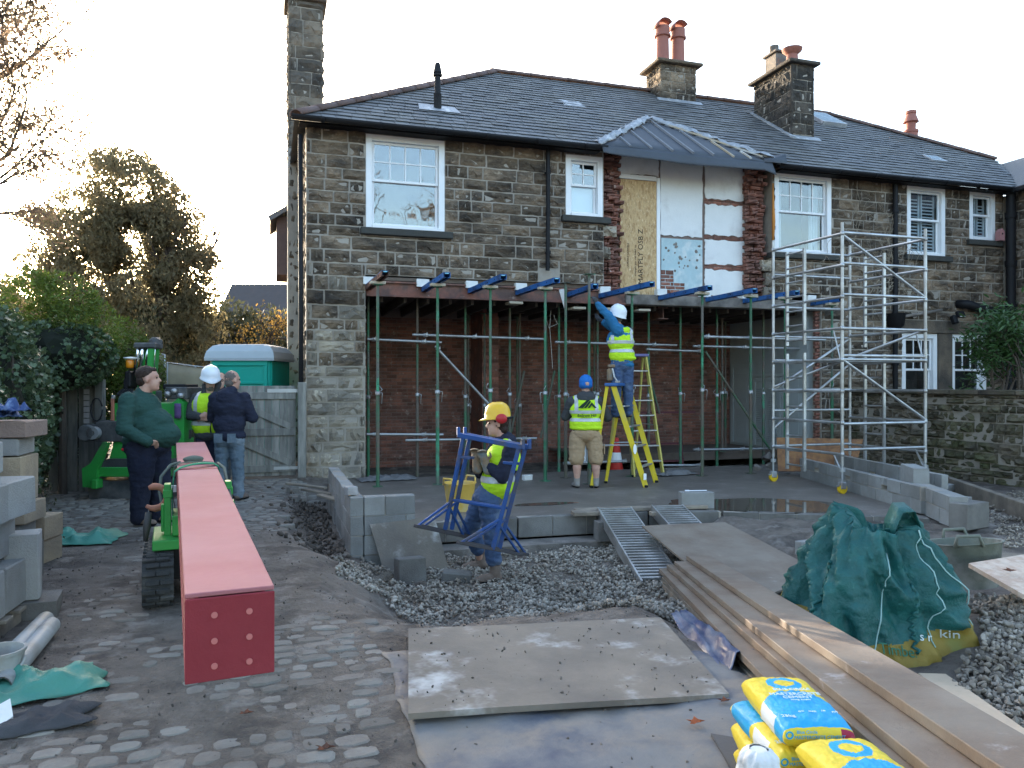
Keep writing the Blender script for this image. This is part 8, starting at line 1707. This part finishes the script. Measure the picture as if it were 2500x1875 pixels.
mb = MB(); tips = []; rr = random.Random(3); branches(mb, Vector((-.0, 0, 0)), Vector((.05, 0, 1)), .2, 2.4, 4, rr, tips, .42, .3, (3, 4)); mb.build('trunk', m_bark, bt, True)
# dense backing trees further left and behind (mostly hidden, placed to block the low sun)
for k, (r, d, h, rw, lb) in enumerate(((-13.5, 21, 4.6, 2.4, 'dark leafy tree behind the tall ivy hedge'), (-11.2, 24, 5.2, 2.4, 'tall dark tree behind the olive-brown tree'), (-8.8, 25, 4.6, 2.2, 'dark tree between the olive-brown tree and the far house'), (-17.5, 23, 4.6, 2.8, 'broad dark tree far beyond the ivy hedge'))):
    t = thing('garden_tree', lb, 'tree', cs(r, d, 0)); foliage('crown', t, [(0, 0, h * .45, rw, 1.4, h * .42), (-.6, 0, h * .62, rw * .7, 1.2, h * .34), (.8, 0, h * .55, rw * .6, 1.2, h * .36)], 9000, .13, .24, LEAF, m_dkev, 60 + k, .2, 3.1, .25, 1.0); mb = MB(); tips = []; branches(mb, Vector((0, 0, 0)), Vector((0, 0, 1)), .16, h * .4, 2, random.Random(k), tips); mb.build('trunk', m_bark, t, True)
# bare twiggy tree at the top left
tt = thing('birch_tree', 'thin twiggy tree with sparse pinkish leaves towering over the hedge', 'tree', cs(-8.4, 11.0, 0)); TO = tt.location
mb = MB(); tips = []; rr = random.Random(12); mb.path([(0, 0, 0), (.05, 0, 2.5), (.15, 0, 4.5), (.3, 0, 6.2)], .1, 8, rad=[.14, .11, .08, .05])
for z, dx in ((3.6, .9), (4.4, .8), (4.9, 1.0), (5.5, .7), (6.0, .5), (5.0, .4), (4.2, 1.2), (6.1, .2)): branches(mb, Vector((.05 + z * .03, 0, z)), Vector((dx, rr.uniform(-.3, .3), .75)), .04, 1.15, 3, rr, tips, .5, .08, (3, 4))
mb.build('trunk', m_bark, tt, True); tp = np.array([tuple(p) for p in tips]); P = tp[nrng.integers(0, len(tp), 11000)] + nrng.normal(0, .10, (11000, 3)); sz = nrng.uniform(.04, .085, 11000); scatter('crown', LEAF, P, np.stack([sz] * 3, -1), rotm(11000), m_pink, tt)
# golden leaved branch over the toilet and low trees by the far house
gl = thing('golden_tree', 'small half-bare tree with golden leaves behind the portable toilet', 'tree', cs(-6.6, 20, 0)); mb = MB(); tips = []; rr = random.Random(8); branches(mb, Vector((0, 0, 0)), Vector((.1, 0, 1)), .1, 1.9, 4, rr, tips, .75, .1, (3, 4)); mb.build('trunk', m_bark, gl, True)
tp = np.array([tuple(p) for p in tips]); P = tp[nrng.integers(0, len(tp), 1800)] + nrng.normal(0, .1, (1800, 3)); sz = nrng.uniform(.05, .10, 1800); scatter('crown', LEAF, P, np.stack([sz] * 3, -1), rotm(1800), m_gldn, gl)
lg_ = thing('garden_hedge', 'dim clipped hedge beyond the gate and toilet', 'hedge', cs(-6.5, 23, 0)); foliage('foliage', lg_, [(-1.5, 0, 1.1, 1.6, .8, 1.4), (.6, 0, 1.0, 1.6, .8, 1.35), (2.4, -.6, .9, 1.5, .8, 1.3)], 7000, .1, .2, LEAF, m_dkev, 71, .4, 3.1, .4, 1.2)  # hedge row put in so its height blocks the low sun
# shrub behind the boundary wall, right
sh_ = thing('evergreen_shrub', 'leafy evergreen shrub growing behind the mossy wall by the neighbours windows', 'shrub', tuple(at(2458, 985, d=13.6))); SO = Vector(sh_.location)
mb = MB(); tips = []; rr = random.Random(21)
for k in range(7): branches(mb, Vector((rr.uniform(-.2, .2), rr.uniform(-.3, .3), 0)), Vector((rr.gauss(0, .35), rr.gauss(0, .35), 1)), .025, .9, 2, rr, tips, .5, .2, (2, 3))
mb.build('stems', m_bark, sh_, True); tp = np.array([tuple(p) for p in tips]); P = tp[nrng.integers(0, len(tp), 2600)] + nrng.normal(0, .13, (2600, 3)); sz = nrng.uniform(.10, .18, 2600); scatter('foliage', LONG, P, np.stack([sz] * 3, -1), rotm(2600, .9), leafmat('glossy_evergreen', (.045, .10, .03), (.07, .13, .045), .25, .35), sh_)
# dead climber on the house wall
cb_ = thing('dead_climber', 'bare pale stems of a dead climbing plant on the wall beside the black downpipe', 'climber', (11.9, -.04, 3.0)); mb = MB(); rr = random.Random(2)
def climb(p, a, ln, dep):
    pts = [p]; q = p
    for i in range(5): a += rr.gauss(0, .25); q = q + Vector((math.sin(a) * ln / 5, 0, math.cos(a) * ln / 5)); pts.append(Vector((q.x, -.035 + rr.uniform(-.01, .01), q.z)))
    mb.path(pts, .006, 4, True, [.009 * (.6 + .2 * dep) * (1 - .12 * i) for i in range(6)])
    if dep: [climb(pts[rr.randint(1, 5)], a + rr.choice((-1, 1)) * rr.uniform(.4, 1.1), ln * rr.uniform(.5, .8), dep - 1) for _ in range(3)]
for k in range(5): climb(Vector((rr.uniform(-.8, .4), -.035, rr.uniform(.0, .9))), rr.gauss(0, .5), 1.0, 3)
mb.build('stems', mat('pale_dead_stem', (.30, .25, .19), .9, .2, 8, 0), cb_)
# winter trees across the garden behind the camera (seen mirrored in the window panes)
for k, (x, y) in enumerate(((3.5, -21), (-3.5, -23), (9, -22), (15, -22))):
    t = thing('winter_tree', ['bare winter tree mirrored in the big window', 'bare winter tree mirrored beside the house corner', 'bare winter tree mirrored in the small window', 'bare winter tree mirrored in the far windows'][k], 'tree', (x, y, 0)); t.scale = (1.35, 1.35, 1.35); mb = MB(); tips = []; rr = random.Random(50 + k); branches(mb, Vector((0, 0, 0)), Vector((0, 0, 1)), .22, 3.4, 4, rr, tips, .6, .2, (3, 5)); mb.build('trunk', m_bark, t, True)
    tp = np.array([tuple(p) for p in tips]); P = tp[nrng.integers(0, len(tp), 1500)] + nrng.normal(0, .15, (1500, 3)); sz = nrng.uniform(.08, .16, 1500); scatter('crown', LEAF, P, np.stack([sz] * 3, -1), rotm(1500), m_pink, t)
